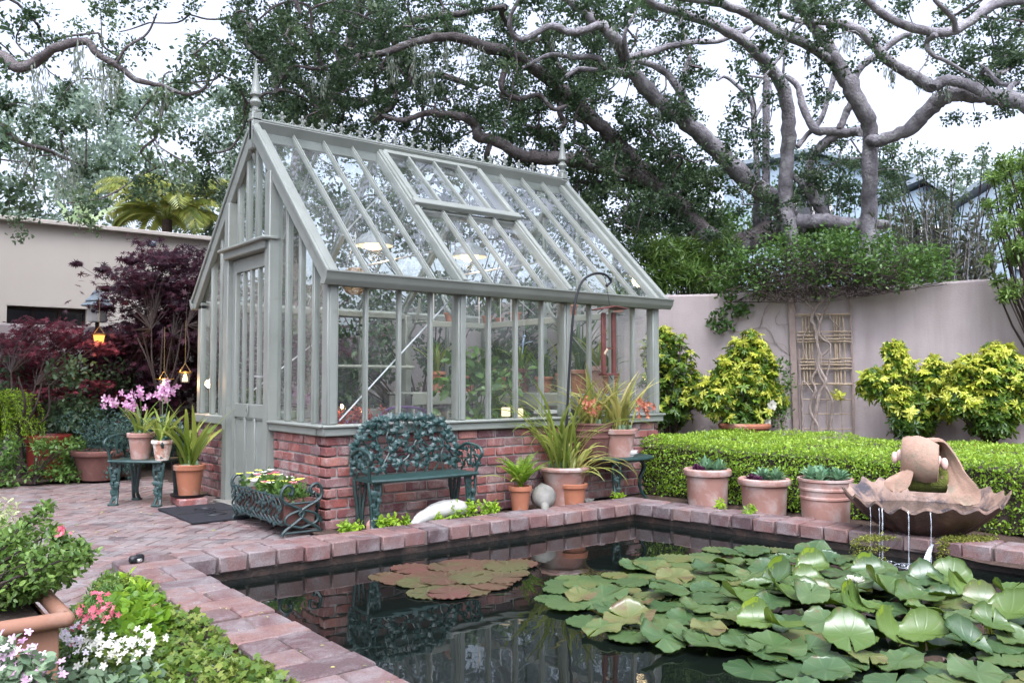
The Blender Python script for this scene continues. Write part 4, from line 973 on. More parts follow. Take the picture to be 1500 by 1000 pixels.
# iron table with two big pots, duck on it
tx, ty = PY(905, 730, 6.02)[0], 6.06
t = thing('iron_table', 'round dark green iron table carrying two large orchid pots beside the hedge', 'table', (tx, ty, 0)); zt = .43
b = MB(); b.lathe([(0, zt-.015), (.37, zt-.015), (.385, zt-.005), (.385, zt+.005), (.37, zt+.012), (0, zt+.01)], (tx, ty, 0), 40, capb=False)
b.build('tabletop', M['green'], t)
for k in range(3):
    a = -pi/2-.75+k*1.5 if k < 2 else pi/2
    a = [-2.3, -.55, pi/2][k]; d = np.array([cos(a), sin(a), 0]); b = MB(); B_ = np.array([tx, ty, 0])
    P_ = [B_+d*.24+[0, 0, zt-.02], B_+d*.3+[0, 0, .33], B_+d*.25+[0, 0, .2], B_+d*.27+[0, 0, .08], B_+d*.32+[0, 0, .01]]
    sd = np.array([-sin(a), cos(a), 0])
    for q_ in (-1, 1): b.tube(smooth([p_+sd*q_*.035*(p_[2]/zt+.2) for p_ in P_], 4), .014, 6)
    for i in range(14): z = rnd.uniform(.04, .38); leafcast(b, B_+d*.29+np.array([0, 0, z])+sd*rnd.uniform(-.03, .03), .024, d, (0, 0, 1))
    b.build('leg', M['green'], t)
zt += .013
q = np.array([PY(868, 660, 6.1)[0], 6.1, zt])
t = potted('potted_orchid', 'dark banded terracotta pot of yellow-green orchid on the iron table, rear pot', 'potted plant', q, .19, .14, .33, 'terrad', 'dband')
straps(t, q+[0, 0, .31], 48, .66, .028, 'strapy', e=(.9, 1.5), droop=(.6, 1.7), spread=.1, seed=9, bulbs=6)
Dq = float((q-CAM) @ FV)-.15; orchid_flowers(t, [at(862+rnd.gauss(0, 8), 593+rnd.gauss(0, 7), Dq+rnd.uniform(-.05, .05)) for k in range(18)], 'orange', .035)
q = np.array([PY(909, 675, 5.93)[0], 5.95, zt])
t = potted('potted_orchid', 'mauve tinted pot of orchid with white bulbs on the iron table, front pot', 'potted plant', q, .165, .125, .27, 'terrap')
straps(t, q+[0, 0, .25], 50, .66, .028, 'strapy', e=(.95, 1.5), droop=(.4, 1.5), spread=.08, seed=10, bulbs=14)
orchid_flowers(t, [at(945+rnd.gauss(0, 8), 596+rnd.gauss(0, 7), Dq-.1+rnd.uniform(-.05, .05)) for k in range(16)], 'orange', .032)

def bird(name, label, c, s, rz, mat, neck=True, down=False):
    t = thing(name, label, 'statue', c); c = np.array(c, float); b = MB(); f = np.array([cos(rz), sin(rz), 0]); up = np.array([0, 0, 1.])
    def P(a, z): return c+f*a*s+up*z*s
    pts = [P(-.62, .42), P(-.5, .42), P(-.3, .36), P(-.05, .33), P(.2, .37), P(.36, .47)]; rad = [.02, .1, .23, .29, .26, .12]
    if down: # head lowered to the ground
        pts = [P(-.55, .72), P(-.42, .62), P(-.2, .48), P(.05, .42), P(.3, .33), P(.46, .22)]; rad = [.03, .15, .3, .36, .28, .13]
        b.tube(smooth(pts, 5), np.interp(np.linspace(0, 5, 26), range(6), np.array(rad)*s), 16)
        b.tube(smooth([P(.36, .3), P(.55, .2), P(.66, .12), P(.74, .08)], 4), np.linspace(.13, .085, 13)*s, 12); b.ball(P(.76, .09), (.1*s, .1*s, .085*s), 12); b.tube([P(.8, .07), P(.95, .02)], [.05*s, .015*s], 8)
    else:
        b.tube(smooth(pts, 5), np.interp(np.linspace(0, 5, 26), range(6), np.array(rad)*s), 14)
        b.tube(smooth([P(.28, .45), P(.42, .62), P(.38, .8), P(.42, .92)], 4), np.linspace(.12, .07, 13)*s, 10); b.ball(P(.45, .95), (.1*s, .085*s, .08*s), 10); b.tube([P(.52, .94), P(.68, .9)], [.04*s, .015*s], 8)
    b.tube([P(-.4, .45), P(-.72, .52)], [.1*s, .02*s], 8)
    b.build('body', M[mat], t, sm=60)
    b = MB(); sd = np.array([-f[1], f[0], 0])
    for q_ in (-1, 1):
        for k in range(5): b.tube([P(.15-k*.05, .42-k*.03)+sd*q_*.25*s, P(-.45-k*.03, .47-k*.05)+sd*q_*.16*s], [.05*s, .015*s], 6)
    b.build('wing', M[mat], t); b = MB(); b.ball(P(-.02, .04), (.2*s, .2*s, .05*s), 12); b.build('base', M[mat], t)
q = np.array([PY(798, 745, 5.86)[0], 5.88, .01])
bird('goose_statue', 'rounded grey stone goose statue with lowered head between the terracotta pots', q, .32, -2.2, 'stone', down=True)
q = np.array([PY(926, 672, 5.83)[0], 5.84, zt])
bird('duck_statue', 'little pale stone duck on the edge of the iron table', q, .11, 2.9, 'white')
q = np.array([PY(861, 730, 5.84)[0], 5.84, 0.03])
bird('duck_statue', 'little grey duck on the soil below the drooping orchid leaves', q, .10, 2.9, 'stone')
# white driftwood-like rock
b = MB(); P_ = [PY(603, 768, 5.84), PY(620, 757, 5.86), PY(640, 748, 5.88), PY(665, 743, 5.88), PY(690, 744, 5.87)]
for p_ in P_: p_[2] = max(p_[2], .03)
b.tube(smooth(P_, 4), np.array([.015, .03, .045, .05, .055, .06, .062, .065, .07, .07, .072, .072, .07, .068, .06, .045, .02])[:len(smooth(P_, 4))], 9)
o = tag(b.build('white_rock', M['white'], origin=(P_[2][0], P_[2][1], 0)), 'long smooth white rock lying under the iron bench', 'rock')
for v in o.data.vertices: v.co += Vector(rng.normal(size=3)*.004)
b = MB(); q = np.array([PY(546, 765, 5.9)[0], 5.9, .05]); b.ball(q, (.06, .05, .07), 12); o = tag(b.build('pebble', M['terrap'], origin=(q[0], q[1], 0)), 'rounded pinkish pebble by the left front leg of the bench', 'stone')
for v in o.data.vertices: v.co += Vector(rng.normal(size=3)*.004)
gl_ = 'small green seedlings along the back coping'
for i, (px, sz, lab) in enumerate([(508, .8, 'small pale seedling by the window box end of the coping'), (522, .7, 'small green tuft beside the pinkish pebble'), (558, .8, 'low green tuft between the bench feet'), (575, .8, 'bright green tuft right of the bench left foot'), (598, .5, 'tiny green sprout left of the white rock'), (640, .6, 'small green sprout in front of the white rock'),
                              (672, 1.5, 'fresh green leafy plant over the right end of the white rock'), (688, 1.4, 'leafy green plant under the right leg of the bench'), (712, 1.0, 'small green plant before the fern pot'), (722, .8, 'small green sprig left of the fern pot'), (798, .5, 'tiny sprig in front of the stone goose'), (1050, .8, 'little green sprig before the first succulent pot'), (1092, .7, 'little green sprig before the second succulent pot'), (905, .5, 'tiny white sprinkled sprout under the iron table')]):
    Y = 5.82; q = np.array([PY(px, 760, Y)[0], Y, .03]) if px < 1000 else G(px, 752 if px < 1080 else 760, .03)+np.array([.06, 0, 0])
    t = thing('seedling', lab, 'plant', q, gl_); lc = LC()
    for k in range(int(5*sz)+2): lc.blob(q+[rnd.gauss(0, .035*sz), rnd.gauss(0, .02), .03+rnd.random()*.07*sz], .035*sz**.5, 14, .038, up=1.3, tint=(.4, 1))
    lc.build('leaves', L['lime'] if i % 2 else L['fern'], t, 'oval')

# ================================================================ shepherd's hook and bird feeder
Yh = 5.93; P_ = [PY(a, c_, Yh) for a, c_ in [(822, 742), (825, 700), (829, 640), (833, 560), (838, 480), (843, 440), (853, 412), (870, 401), (886, 402), (895, 412), (889, 418)]]
P_[0][2] = -.05
b = MB(); b.tube(smooth(P_, 4), .0125, 8); hk = thing('shepherd_hook', 'tall black iron crook pole with a hooked top before the greenhouse', 'pole', (P_[0][0], Yh, 0)); b.build('pole', M['black'], hk)
b = MB(); b.ball(P_[-1], .018, 8); b.build('finial_ball', M['black'], hk)
fd = thing('bird_feeder', 'rusty red hanging feeder with a flat roof under the crook pole', 'feeder', PY(893, 565, Yh))
r0_ = PY(893, 452, Yh); b = MB(); R30 = .35
for s_ in (-1, 1): b.beam(r0_+[0, 0, .02], r0_+np.array([s_*.15, -.02*s_, -.015 if s_ < 0 else .0]), .19, .012, .002)
b.build('roof', M['rust'], fd); b = MB()
for px in (884, 899):
    a = PY(px, 458, Yh); e = PY(px, 548, Yh); b.box((a+e)/2, (.05, .03, a[2]-e[2]), .004)
b.build('side_post', M['rust'], fd); b = MB(); a = PY(892, 548, Yh); b.box(a, (.17, .12, .02), .003); b.box(PY(892, 510, Yh), (.06, .06, .012), .003); b.build('tray', M['rust'], fd)
b = MB(); b.tube([P_[-3], r0_+[0, 0, .03]], .0025, 5); b.tube([PY(892, 548, Yh), PY(897, 556, Yh)], .004, 5); b.build('wire', M['black'], fd)
b = MB(); b.tube(smooth([PY(889, 512, Yh), PY(886, 515, Yh), PY(884, 519, Yh)], 3), .022, 8); b.build('suet_ball', M['cane'], fd)
# ================================================================ fountain
FD = 6.35; fc = PD(1353, 720, FD); ctr = np.array([fc[0], fc[1], 0]); UR = RV.copy(); VW = -np.array([FX, FY, 0])   # right, toward viewer
ft = thing('shell_fountain', 'terracotta scallop shell fountain bowl with scroll spilling water into the pond', 'fountain', (ctr[0], ctr[1], ZC))
VV2 = -ctr/np.linalg.norm(ctr); UU2 = -np.cross(VV2, [0, 0, 1.])
def FP(u, v, z): return ctr+UU2*u+VV2*v+np.array([0, 0, z])
def bowl(off):
    V = []; nr, na = 14, 200
    for i in range(nr+1):
        s_ = i/nr
        for j in range(na):
            a = 2*pi*j/na; fl = cos(20*a+.6*sin(a)); cu = 1-abs(sin(10*a+.3*sin(a)))
            back = (1-sin(a))/2; side = abs(cos(a))
            r_ = (.06+.44*s_**.8)*(1+.05*cu*s_**3+.09*s_**2*side+.02*sin(3*a))
            z = .075+.205*s_**1.8+.013*fl*s_**1.3*(1+.5*sin(3*a+1))+.016*cu*s_**4*(1+.6*sin(7*a))+s_**3*(.03*side**2+.10*back)+.014*s_**4*sin(5*a+1)
            V.append(FP(r_*cos(a)*1.0, r_*sin(a)*.86, z+off-(.02 if off < 0 else 0)*(1-s_)))
    return V, nr, na
b = MB(); V1, nr, na = bowl(0); V2, _, _ = bowl(-.022); n1 = len(V1)
F = [(i*na+j, i*na+(j+1) % na, (i+1)*na+(j+1) % na, (i+1)*na+j) for i in range(nr) for j in range(na)]
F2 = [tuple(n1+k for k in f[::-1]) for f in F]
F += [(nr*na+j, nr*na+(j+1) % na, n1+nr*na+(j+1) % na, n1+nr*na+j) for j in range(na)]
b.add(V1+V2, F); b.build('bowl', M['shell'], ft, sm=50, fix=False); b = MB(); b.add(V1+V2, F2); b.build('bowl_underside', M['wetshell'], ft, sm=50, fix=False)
b = MB(); b.add([FP(.43*cos(a)*(1+.08*abs(cos(a))), .372*sin(a), .245) for a in np.linspace(0, 2*pi, 41)[:-1]], [tuple(range(40))]); b.build('bowl_water', M['water'], ft, sm=0, fix=False)
b = MB(); b.lathe([(.24, -.2), (.2, -.08), (.13, .0), (.12, .05), (.2, .12), (.3, .17)], ctr, 24, wob=.08)
for k in range(26): b.ball(FP(rnd.gauss(0, .13), rnd.uniform(-.2, .14), -.08+rnd.random()*.14), (.08, .08, .06), 8)
b.build('pedestal', M['wetstone'], ft)
def ribbon(name, cs, ws, th=.016, mat='scroll', bul=-.12):
    cs = [c_-np.array([0, 0, .03]) for c_ in cs]
    cs = smooth(cs, 6); ws = smooth(ws, 6); m_ = 8; b = MB(); V = []; n = len(cs)
    T = np.gradient(cs, axis=0)
    for i in range(n):
        T_ = T[i]/np.linalg.norm(T[i]); nn = np.cross(T_, ws[i]); nn /= np.linalg.norm(nn)+1e-9
        for sg in (1, -1):
            for k in range(m_+1):
                q_ = -1+2*k/m_; V.append(cs[i]+ws[i]*q_+nn*(sg*th*(1-.5*q_**4))+nn*(bul*np.linalg.norm(ws[i])*(1-q_*q_))+nn*.0035*sin(q_*9))
    r_ = 2*(m_+1); F = []
    for i in range(n-1):
        for k in range(m_):
            F.append((i*r_+k, i*r_+k+1, (i+1)*r_+k+1, (i+1)*r_+k)); o_ = m_+1; F.append((i*r_+o_+k+1, i*r_+o_+k, (i+1)*r_+o_+k, (i+1)*r_+o_+k+1))
        F.append((i*r_, (i+1)*r_, (i+1)*r_+m_+1, i*r_+m_+1)); F.append((i*r_+m_, i*r_+2*m_+1, (i+1)*r_+2*m_+1, (i+1)*r_+m_))
    for i in (0, n-1): F.append([i*r_+k for k in range(m_+1)]+[i*r_+m_+1+k for k in range(m_, -1, -1)])
    b.add(V, F); return b.build(name, M[mat], ft, sm=60)
def W(u, v, z): return UU2*u+VV2*v+np.array([0, 0, z])
cs = []; ws = []
for k in range(14):
    ph = -1.1+k*.46; r_ = .142-.003*k; cs.append(FP(-.03+.003*k, .02+r_*cos(ph), .635+r_*sin(ph))); ws.append(W(.122, .06, -.02))
ribbon('scroll_curl', cs, ws, bul=-.2)
ribbon('scroll_tail', [FP(-.02, -.04, .74), FP(.06, -.01, .765), FP(.12, .0, .74), FP(.15, .02, .67), FP(.19, .05, .6), FP(.215, .08, .53), FP(.25, .12, .455), FP(.262, .14, .40), FP(.268, .15, .35), FP(.27, .155, .325)],
       [W(.0, .1, .01), W(.0, .1, .01), W(.02, .09, .035), W(.045, .06, .04), W(.05, .04, .03), W(.06, .03, .025), W(.09, .02, .02), W(.105, .0, .01), W(.085, 0, 0), W(.03, 0, 0)])
ribbon('scroll_lobe', [FP(-.08, .09, .57), FP(-.13, .14, .54), FP(-.165, .17, .49), FP(-.18, .18, .44), FP(-.185, .185, .40)], [W(.05, .02, .03), W(.075, .01, .03), W(.09, .0, .01), W(.08, 0, 0), W(.03, 0, 0)])
for nm, pts in (('small_shell', [(.1, .1, .60), (.14, .12, .585)]), ('small_shell', [(-.19, .02, .61), (-.155, .03, .63)])):
    for (u, v, z) in pts: b = MB(); b.ball(FP(u, v, z), (.026, .026, .045), 12); b.build(nm, M['pinkshell'], ft)
b = MB(); b.tube([FP(-.1, .0, .45), FP(.02, .02, .46), (FP(.15, .0, .45))], [.09, .1, .09], 12); b.build('scroll_support', M['moss'], ft)
for u, w_, px in [(-.27, .0042, 0), (-.29, .002, 0), (-.35, .0018, 0), (-.1, .0036, 0), (.04, .003, 0)]:
    b = MB(); v = .47*math.sqrt(max(0, 1-(u/.6)**2))
    P_ = [FP(u, v-.02, .275), FP(u, v+.01, .27), FP(u+.003, v+.028, .2), FP(u, v+.035, .1), FP(u-.002, v+.04, ZW)]
    b.tube(smooth(P_, 5), [w_*(1+.35*sin(k*1.7)) for k in range(21)], 6); b.build('water_stream', M['stream'], ft)
b = MB(); V = []
for k in range(9):
    s_ = k/8; c_ = FP(.05-.05*s_, .42+.08*s_+.03*s_, .05-(.14)*s_**1.5); w_ = .008+.018*s_
    V += [c_-UU2*w_, c_+VV2*.012, c_+UU2*w_, c_-VV2*.006]
b.add(V, [(i*4+j, i*4+(j+1) % 4, i*4+4+(j+1) % 4, i*4+4+j) for i in range(8) for j in range(4)]+[(0, 1, 2, 3), (32, 33, 34, 35)]); b.build('water_spill', M['stream'], ft)
b = MB()
for u, v in ((-.27, .5), (-.1, .55), (.01, .58), (-.35, .45)):
    for k in range(11): a = rnd.random()*7; r_ = abs(rnd.gauss(0, .04)); b.ball(FP(u+cos(a)*r_, v+sin(a)*r_, ZW+.002+rnd.random()*.008), (.005, .005, .004), 6)
    for rr in (.05, .09): b.tube([FP(u+rr*cos(a), v+rr*sin(a), ZW) for a in np.linspace(0, 2*pi, 25)], .003, 5)
b.build('splash', M['stream'], ft)

# ================================================================ pots with succulents in front of the hedge
for (px, py, wpx, toppy, st, lab, purp) in [(1037, 744, 68, 686, 'cyl', 'straight pale terracotta pot of succulents nearest the greenhouse corner', 1), (1122, 756, 74, 700, 'cyl', 'straight pale terracotta pot of succulents in the middle of the row before the hedge', 1), (1214, 772, 80, 700, 'dband', 'ringed terracotta pot of succulents touching the shell fountain', 0)]:
    q = G(px, py, -.01)+np.array([.12, .1, 0]); D_ = float((q-CAM) @ FV); wr = wpx*D_/FOC/2/1.1; top = PD(px, toppy, D_)[2]
    t = potted('succulent_pot', lab, 'potted plant', (q[0], q[1], -.01), wr, wr*.9, top+.01, 'terrap', st, group='succulent pots before the hedge')
    lc = LC(); lp = LC()
    for k in range(7):
        a = k*2.4; cc = np.array([q[0], q[1], top-.02])+np.array([cos(a), sin(a), 0])*wr*.55*(k > 0)
        if purp and (cc-q) @ RV < -wr*.25: tgt, n_, s_ = lp, 70, .05
        else: tgt, n_, s_ = lc, 46, .11
        for i in range(n_):
            e = rnd.uniform(.1, 1.4); az = i*2.399; d = np.array([cos(az)*cos(e), sin(az)*cos(e), sin(e)]); tgt.add(cc+rng.normal(size=3)*.01, d, np.array([0, 0, 1])-d*.5, s_*rnd.uniform(.6, 1.2), rnd.random())
    lc.build('green_rosette', L['succ'], t, 'lance')
    if purp: lp.build('purple_rosette', L['succp'], t, 'oval')

# ================================================================ box hedge
hn = np.array([CRA[0]+.33+.5, 5.6]); 
def hedge():
    t = thing('box_hedge', 'wide clipped bright green box hedge between the stucco wall and pond', 'hedge', (8.0, 4.8, 0))
    a0 = np.array([6.62, 6.35]); d = rd; nx = rn; Wd, Lh, Hh = 2.35, 5.9, .56
    # skew: the back follows the wall
    def HP(u, v): return a0+d*u+nx*(v*Wd)*(1+.0*u)
    n_top, n_fr = 30000, 19000
    lc = LC()
    def und(u, v): return .02*np.sin(u*1.7+v)+.018*np.sin(u*4.1+v*3)+.014*np.sin(u*9.3-v*5)+.012*np.sin(v*13+u*2)
    u = rng.random(n_top)*Lh; v = rng.random(n_top)**1.15; q = a0[None]+d[None]*u[:, None]+nx[None]*(v*Wd)[:, None]
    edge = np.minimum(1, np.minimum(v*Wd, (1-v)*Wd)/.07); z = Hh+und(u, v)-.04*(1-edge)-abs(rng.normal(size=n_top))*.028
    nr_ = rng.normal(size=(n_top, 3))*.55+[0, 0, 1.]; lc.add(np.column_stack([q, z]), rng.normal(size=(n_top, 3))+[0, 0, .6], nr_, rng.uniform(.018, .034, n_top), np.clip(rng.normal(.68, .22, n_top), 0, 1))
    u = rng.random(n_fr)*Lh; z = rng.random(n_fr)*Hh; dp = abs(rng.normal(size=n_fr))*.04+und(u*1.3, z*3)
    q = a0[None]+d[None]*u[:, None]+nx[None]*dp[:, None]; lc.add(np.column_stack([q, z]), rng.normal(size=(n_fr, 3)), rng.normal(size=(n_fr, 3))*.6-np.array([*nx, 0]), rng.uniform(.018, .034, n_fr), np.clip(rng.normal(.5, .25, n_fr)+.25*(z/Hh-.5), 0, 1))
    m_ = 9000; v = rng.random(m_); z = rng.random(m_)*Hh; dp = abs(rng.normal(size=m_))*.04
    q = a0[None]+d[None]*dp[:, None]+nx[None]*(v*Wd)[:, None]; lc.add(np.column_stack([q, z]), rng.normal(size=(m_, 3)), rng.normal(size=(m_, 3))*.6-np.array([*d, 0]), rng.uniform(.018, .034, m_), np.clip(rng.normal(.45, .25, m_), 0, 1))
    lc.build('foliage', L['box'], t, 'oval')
    b = MB(); i_ = .07; pl = [a0+d*i_+nx*i_, a0+d*(Lh-i_)+nx*i_, a0+d*(Lh-i_)+nx*(Wd-i_), a0+d*i_+nx*(Wd-i_)]; b.prism([tuple(p_) for p_ in pl], 0, Hh-.08); b.build('inner_twigs', M['barkd'], t, sm=0)
hedge()
q = G(950, 640, .3); bush('green_shrub', 'small glossy green shrub between the greenhouse corner and hedge', 'shrub', (7.15, 6.75, 0), [(rnd.gauss(0, .15), rnd.gauss(0, .15), rnd.uniform(.2, .72), .13, 150) for k in range(14)], 'shrub', .045, up=.9, tint=(.4, 1))

# ================================================================ yellow choisya shrubs along the wall
def choisya(name_l, px, py, rx, ry, off, nw, seed, pot=True, top=None, potlab=None, lobes=None):
    r = random.Random(seed); c = WP(px, py, off); D_ = float((c-CAM) @ FV); k = D_/FOC
    base = np.array([c[0], c[1], .0]); hp = 0
    t = thing('choisya_shrub', name_l, 'shrub', base); lw_ = LC(); ld = LC(); b = MB()
    if pot:
        hp = WP(px, 619 if seed == 2 else 650, off)[2]; rp = rx*k*.55; potmesh(b, base, rp, rp*.8, hp, style='roll'); b.build('pot', M['terra'], t, sm=35); b = MB()
    lobes = lobes or [(0, 0, 1., 1.)]
    for i in range(nw):
        lx, ly, lr, _ = lobes[i % len(lobes)]
        for _t in range(60):
            d = np.array([r.gauss(0, 1), r.gauss(0, 1), r.gauss(0, 1)]); d /= np.linalg.norm(d)
            if d @ VW > -.35: break
        q_ = .5+.62*r.random()**.8; P_ = c+UR*(lx+d @ UR*rx*lr*q_)*k+VW*(d @ VW)*.42*q_*lr+np.array([0, 0, (-ly+d[2]*ry*lr*q_)*k])
        nrm = d*.75+np.array([0, 0, .75])
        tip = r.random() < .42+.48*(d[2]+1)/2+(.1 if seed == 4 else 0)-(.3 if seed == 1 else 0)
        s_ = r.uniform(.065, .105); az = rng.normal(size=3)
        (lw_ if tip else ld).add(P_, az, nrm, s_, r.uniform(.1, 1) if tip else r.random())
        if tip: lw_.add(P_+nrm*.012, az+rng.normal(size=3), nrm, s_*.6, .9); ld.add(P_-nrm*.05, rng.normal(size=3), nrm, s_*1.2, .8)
        if i % 4 == 0:
            m_ = base+[0, 0, hp+.1]; b.tube(smooth([base+[0, 0, max(hp-.05, 0)], m_+(P_-m_)*.45+rng.normal(size=3)*.03, P_], 4), .006, 5)
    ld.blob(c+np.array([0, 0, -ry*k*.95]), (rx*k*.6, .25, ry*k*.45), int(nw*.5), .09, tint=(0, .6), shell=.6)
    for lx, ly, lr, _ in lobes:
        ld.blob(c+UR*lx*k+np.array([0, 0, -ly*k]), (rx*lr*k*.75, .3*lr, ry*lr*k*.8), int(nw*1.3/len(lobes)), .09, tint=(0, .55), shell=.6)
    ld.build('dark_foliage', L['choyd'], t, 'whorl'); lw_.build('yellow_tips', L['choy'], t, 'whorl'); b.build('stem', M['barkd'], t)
    return t
choisya('bushy green choisya with a few yellow tips just right of the greenhouse', 980, 545, 42, 62, .5, 330, 1, lobes=[(0, 0, 1, 1), (20, 30, .6, 1), (-14, -30, .6, 1)])
choisya('dense yellow tipped choisya in a round terracotta pot left of the trellis', 1090, 558, 58, 62, .5, 640, 2, lobes=[(-6, 22, .8, 1), (6, -40, .5, 1), (-46, 22, .45, 1), (10, 0, .62, 1), (36, 26, .4, 1), (-22, -4, .5, 1), (20, -28, .4, 1)])
choisya('straggly yellow choisya right of the trellis behind the scroll', 1335, 570, 62, 55, .45, 480, 3, lobes=[(0, 24, .6, 1), (-58, -8, .34, 1), (-18, -34, .36, 1), (26, -4, .55, 1), (-24, -56, .22, 1), (-24, 12, .45, 1), (34, -30, .3, 1), (44, 22, .4, 1)])
choisya('broad golden choisya nearest the right edge of the picture', 1450, 565, 62, 55, .5, 680, 4, lobes=[(0, 4, .72, 1), (-42, 20, .46, 1), (-34, -18, .42, 1), (14, -34, .5, 1), (50, -10, .55, 1), (30, 22, .5, 1), (-10, 30, .5, 1)])
# rose beside trellis
base = WP(1142, 640, .35); base[2] = 0; c = WP(1140, 575, .35)
t = thing('rose_bush', 'thin rose bush with two white blooms between choisya and trellis', 'shrub', base)
lc = LC(); k = .0088
for dx_, dy_ in ((0, 0), (-12, 20), (10, 25), (0, 40), (14, -15), (-5, -25), (5, -40)): lc.blob(c+UR*dx_*k-np.array([0, 0, dy_*k]), (.14, .12, .14), 60, .05, tint=(.1, .8))
lc.build('foliage', L['shrub'], t, 'oval'); b = MB()
for dx_, dy_ in ((-6, -40), (10, -20), (0, 10), (12, 30)): b.tube(smooth([base, base*.5+(c+UR*dx_*k)*.5, c+UR*dx_*k-np.array([0, 0, dy_*k])], 4), .006, 5)
b.build('stem', M['vine'], t)
for (px, py, s_) in ((1130, 593, .075), (1124, 617, .055)):
    fl = LC(); q = WP(px, py, .5)
    for i in range(34): e = i/34*1.3; a = i*2.399; d = UR*cos(a)*sin(e)+np.array([0, 0, 1])*sin(a)*sin(e)+VW*cos(e); fl.add(q, d, VW-d*.5, s_*(.6+.5*i/34), rng.random())
    fl.build('rose_bloom', L['purew'], t, 'petal')

# ================================================================ trellis and wisteria
tr = thing('cane_trellis', 'rustic bamboo cane trellis fixed to the stucco wall under the wisteria', 'trellis', WP(1205, 640, .05)*[1, 1, 0])
def zx(x, y, off): return WP(1040+x/2.942, 320+y/2.942, off)
def bar(nm, mat, a, e, r_, off, par=tr, n_=6):
    b = MB(); p_, q_ = zx(*a, off), zx(*e, off); m_ = (p_+q_)/2+rng.normal(size=3)*.006; b.tube(smooth([p_, m_, q_], 4), [r_*(1+.12*rng.normal()) for _ in range(9)], n_); return b.build(nm, M[mat], par)
b = MB(); p_, q_ = zx(350, 330, .05), zx(378, 1040, .05); b.beam(p_, q_, .085, .03, .004, up=WN); b.build('side_board', M['plank'], tr)
bar('side_pole', 'plank', (602, 310), (622, 1040), .022, .05); bar('side_pole', 'plank', (384, 560), (398, 960), .012, .09)
for y in (415, 490, 505, 521, 533, 605, 619, 633, 648, 716): bar('cane_rung', 'cane', (372+(y-400)*.04, y), (604+(y-400)*.03, y-2), .0115 if y not in (415, 716) else .018, .085)
for y in (779, 841, 905): bar('thin_rung', 'cane', (395, y), (612, y+1), .008, .085)
for x in (398, 412, 426, 441, 532, 545, 558, 573): bar('cane_upright', 'cane', (x, 418), (x+9, 716), .0115, .065)
for x in (500, 566): bar('thin_upright', 'cane', (x, 700), (x+6, 960), .006, .07)
wt = thing('wisteria', 'old wisteria with twisted grey stems on the trellis and leafy crown over wall', 'climber', WP(1200, 640, .14)*[1, 1, 0])
b = MB()
def vinepath(pts, r_, off=.13, jit=0.006, n_=7):
    P_ = smooth([zx(x, y, off+rnd.uniform(-.015, .02)) for x, y in pts], 5); b.tube(P_+rng.normal(size=P_.shape)*jit*.5, np.linspace(r_, r_*.6, len(P_)), n_)
vinepath([(440, 1040), (440, 920), (455, 850), (470, 760), (500, 700), (470, 640), (465, 560), (455, 480), (440, 430), (470, 370), (520, 330)], .026)
vinepath([(460, 1040), (465, 900), (430, 820), (455, 740), (440, 690), (480, 610), (460, 540), (470, 460), (450, 400), (400, 350)], .019)
vinepath([(515, 1040), (520, 880), (525, 780), (480, 690), (462, 620), (520, 550), (470, 500), (490, 400), (540, 320)], .02)
vinepath([(395, 1040), (400, 880), (395, 760), (405, 700), (460, 790), (440, 870), (455, 960)], .012)
vinepath([(500, 700), (520, 560), (500, 520), (480, 490)], .011); vinepath([(560, 470), (520, 430), (500, 360)], .009); vinepath([(410, 600), (400, 520), (430, 450), (440, 380)], .01)
vinepath([(345, 590), (285, 540), (240, 470), (130, 487), (60, 480), (0, 490)], .0045, .02); vinepath([(215, 470), (235, 400), (265, 350)], .007, .03); vinepath([(200, 490), (250, 530), (320, 545), (350, 600)], .0035, .02)
vinepath([(100, 470), (125, 430), (110, 390), (80, 340), (110, 300)], .01, .05); vinepath([(345, 455), (290, 455), (285, 425), (300, 400)], .004, .03)
b.build('twisted_stem', M['vine'], wt)
b = MB()
for k in range(620):
    x = rnd.uniform(160, 840); y0_ = rnd.uniform(190, 335); P_ = []; off = rnd.uniform(.0, .5); cx_, cy_ = x, y0_; dx_, dy_ = rnd.gauss(0, 20), rnd.gauss(4, 12)
    for i in range(6): P_.append(zx(cx_, min(cy_, 360-.15*max(0, cx_-500)), off)); cx_ += dx_+rnd.gauss(0, 11); cy_ += dy_+rnd.gauss(0, 9); off += rnd.gauss(0, .03)
    b.tube(smooth(P_, 2), rnd.uniform(.0025, .006), 4, cap=False)
b.build('dead_twigs', M['barkd'], wt)
lc = LC()
for k in range(230):
    x = rnd.uniform(50, 1010); top = 75 if 250 < x < 700 else (110+(250-x)*.35 if x < 250 else 75+(x-700)*.32); bot = 310 if x < 700 else 300-(x-700)*.17
    top += 22*sin(x*.031)+14*sin(x*.083+1)+rnd.gauss(0, 12); y = top+(bot-top)*rnd.random()**1.1; lc.blob(zx(x, y, rnd.uniform(-.5, .45)), (.2, .2, .13), 34, .058, tint=(.05, .9), up=.7)
for (x, y) in ((20, 440), (50, 410), (80, 460), (30, 470), (130, 385), (150, 390), (110, 390), (60, 320), (90, 360)): lc.blob(zx(x, y, .1), (.11, .09, .1), 34, .07, tint=(0, .6))
lc.build('leafy_crown', L['shrub'], wt, 'oval')
lc = LC(); lc.blob(zx(555, 757, .16), (.1, .05, .06), 40, .06, tint=(.4, 1)); lc.build('young_shoot', L['choy'], wt, 'oval')

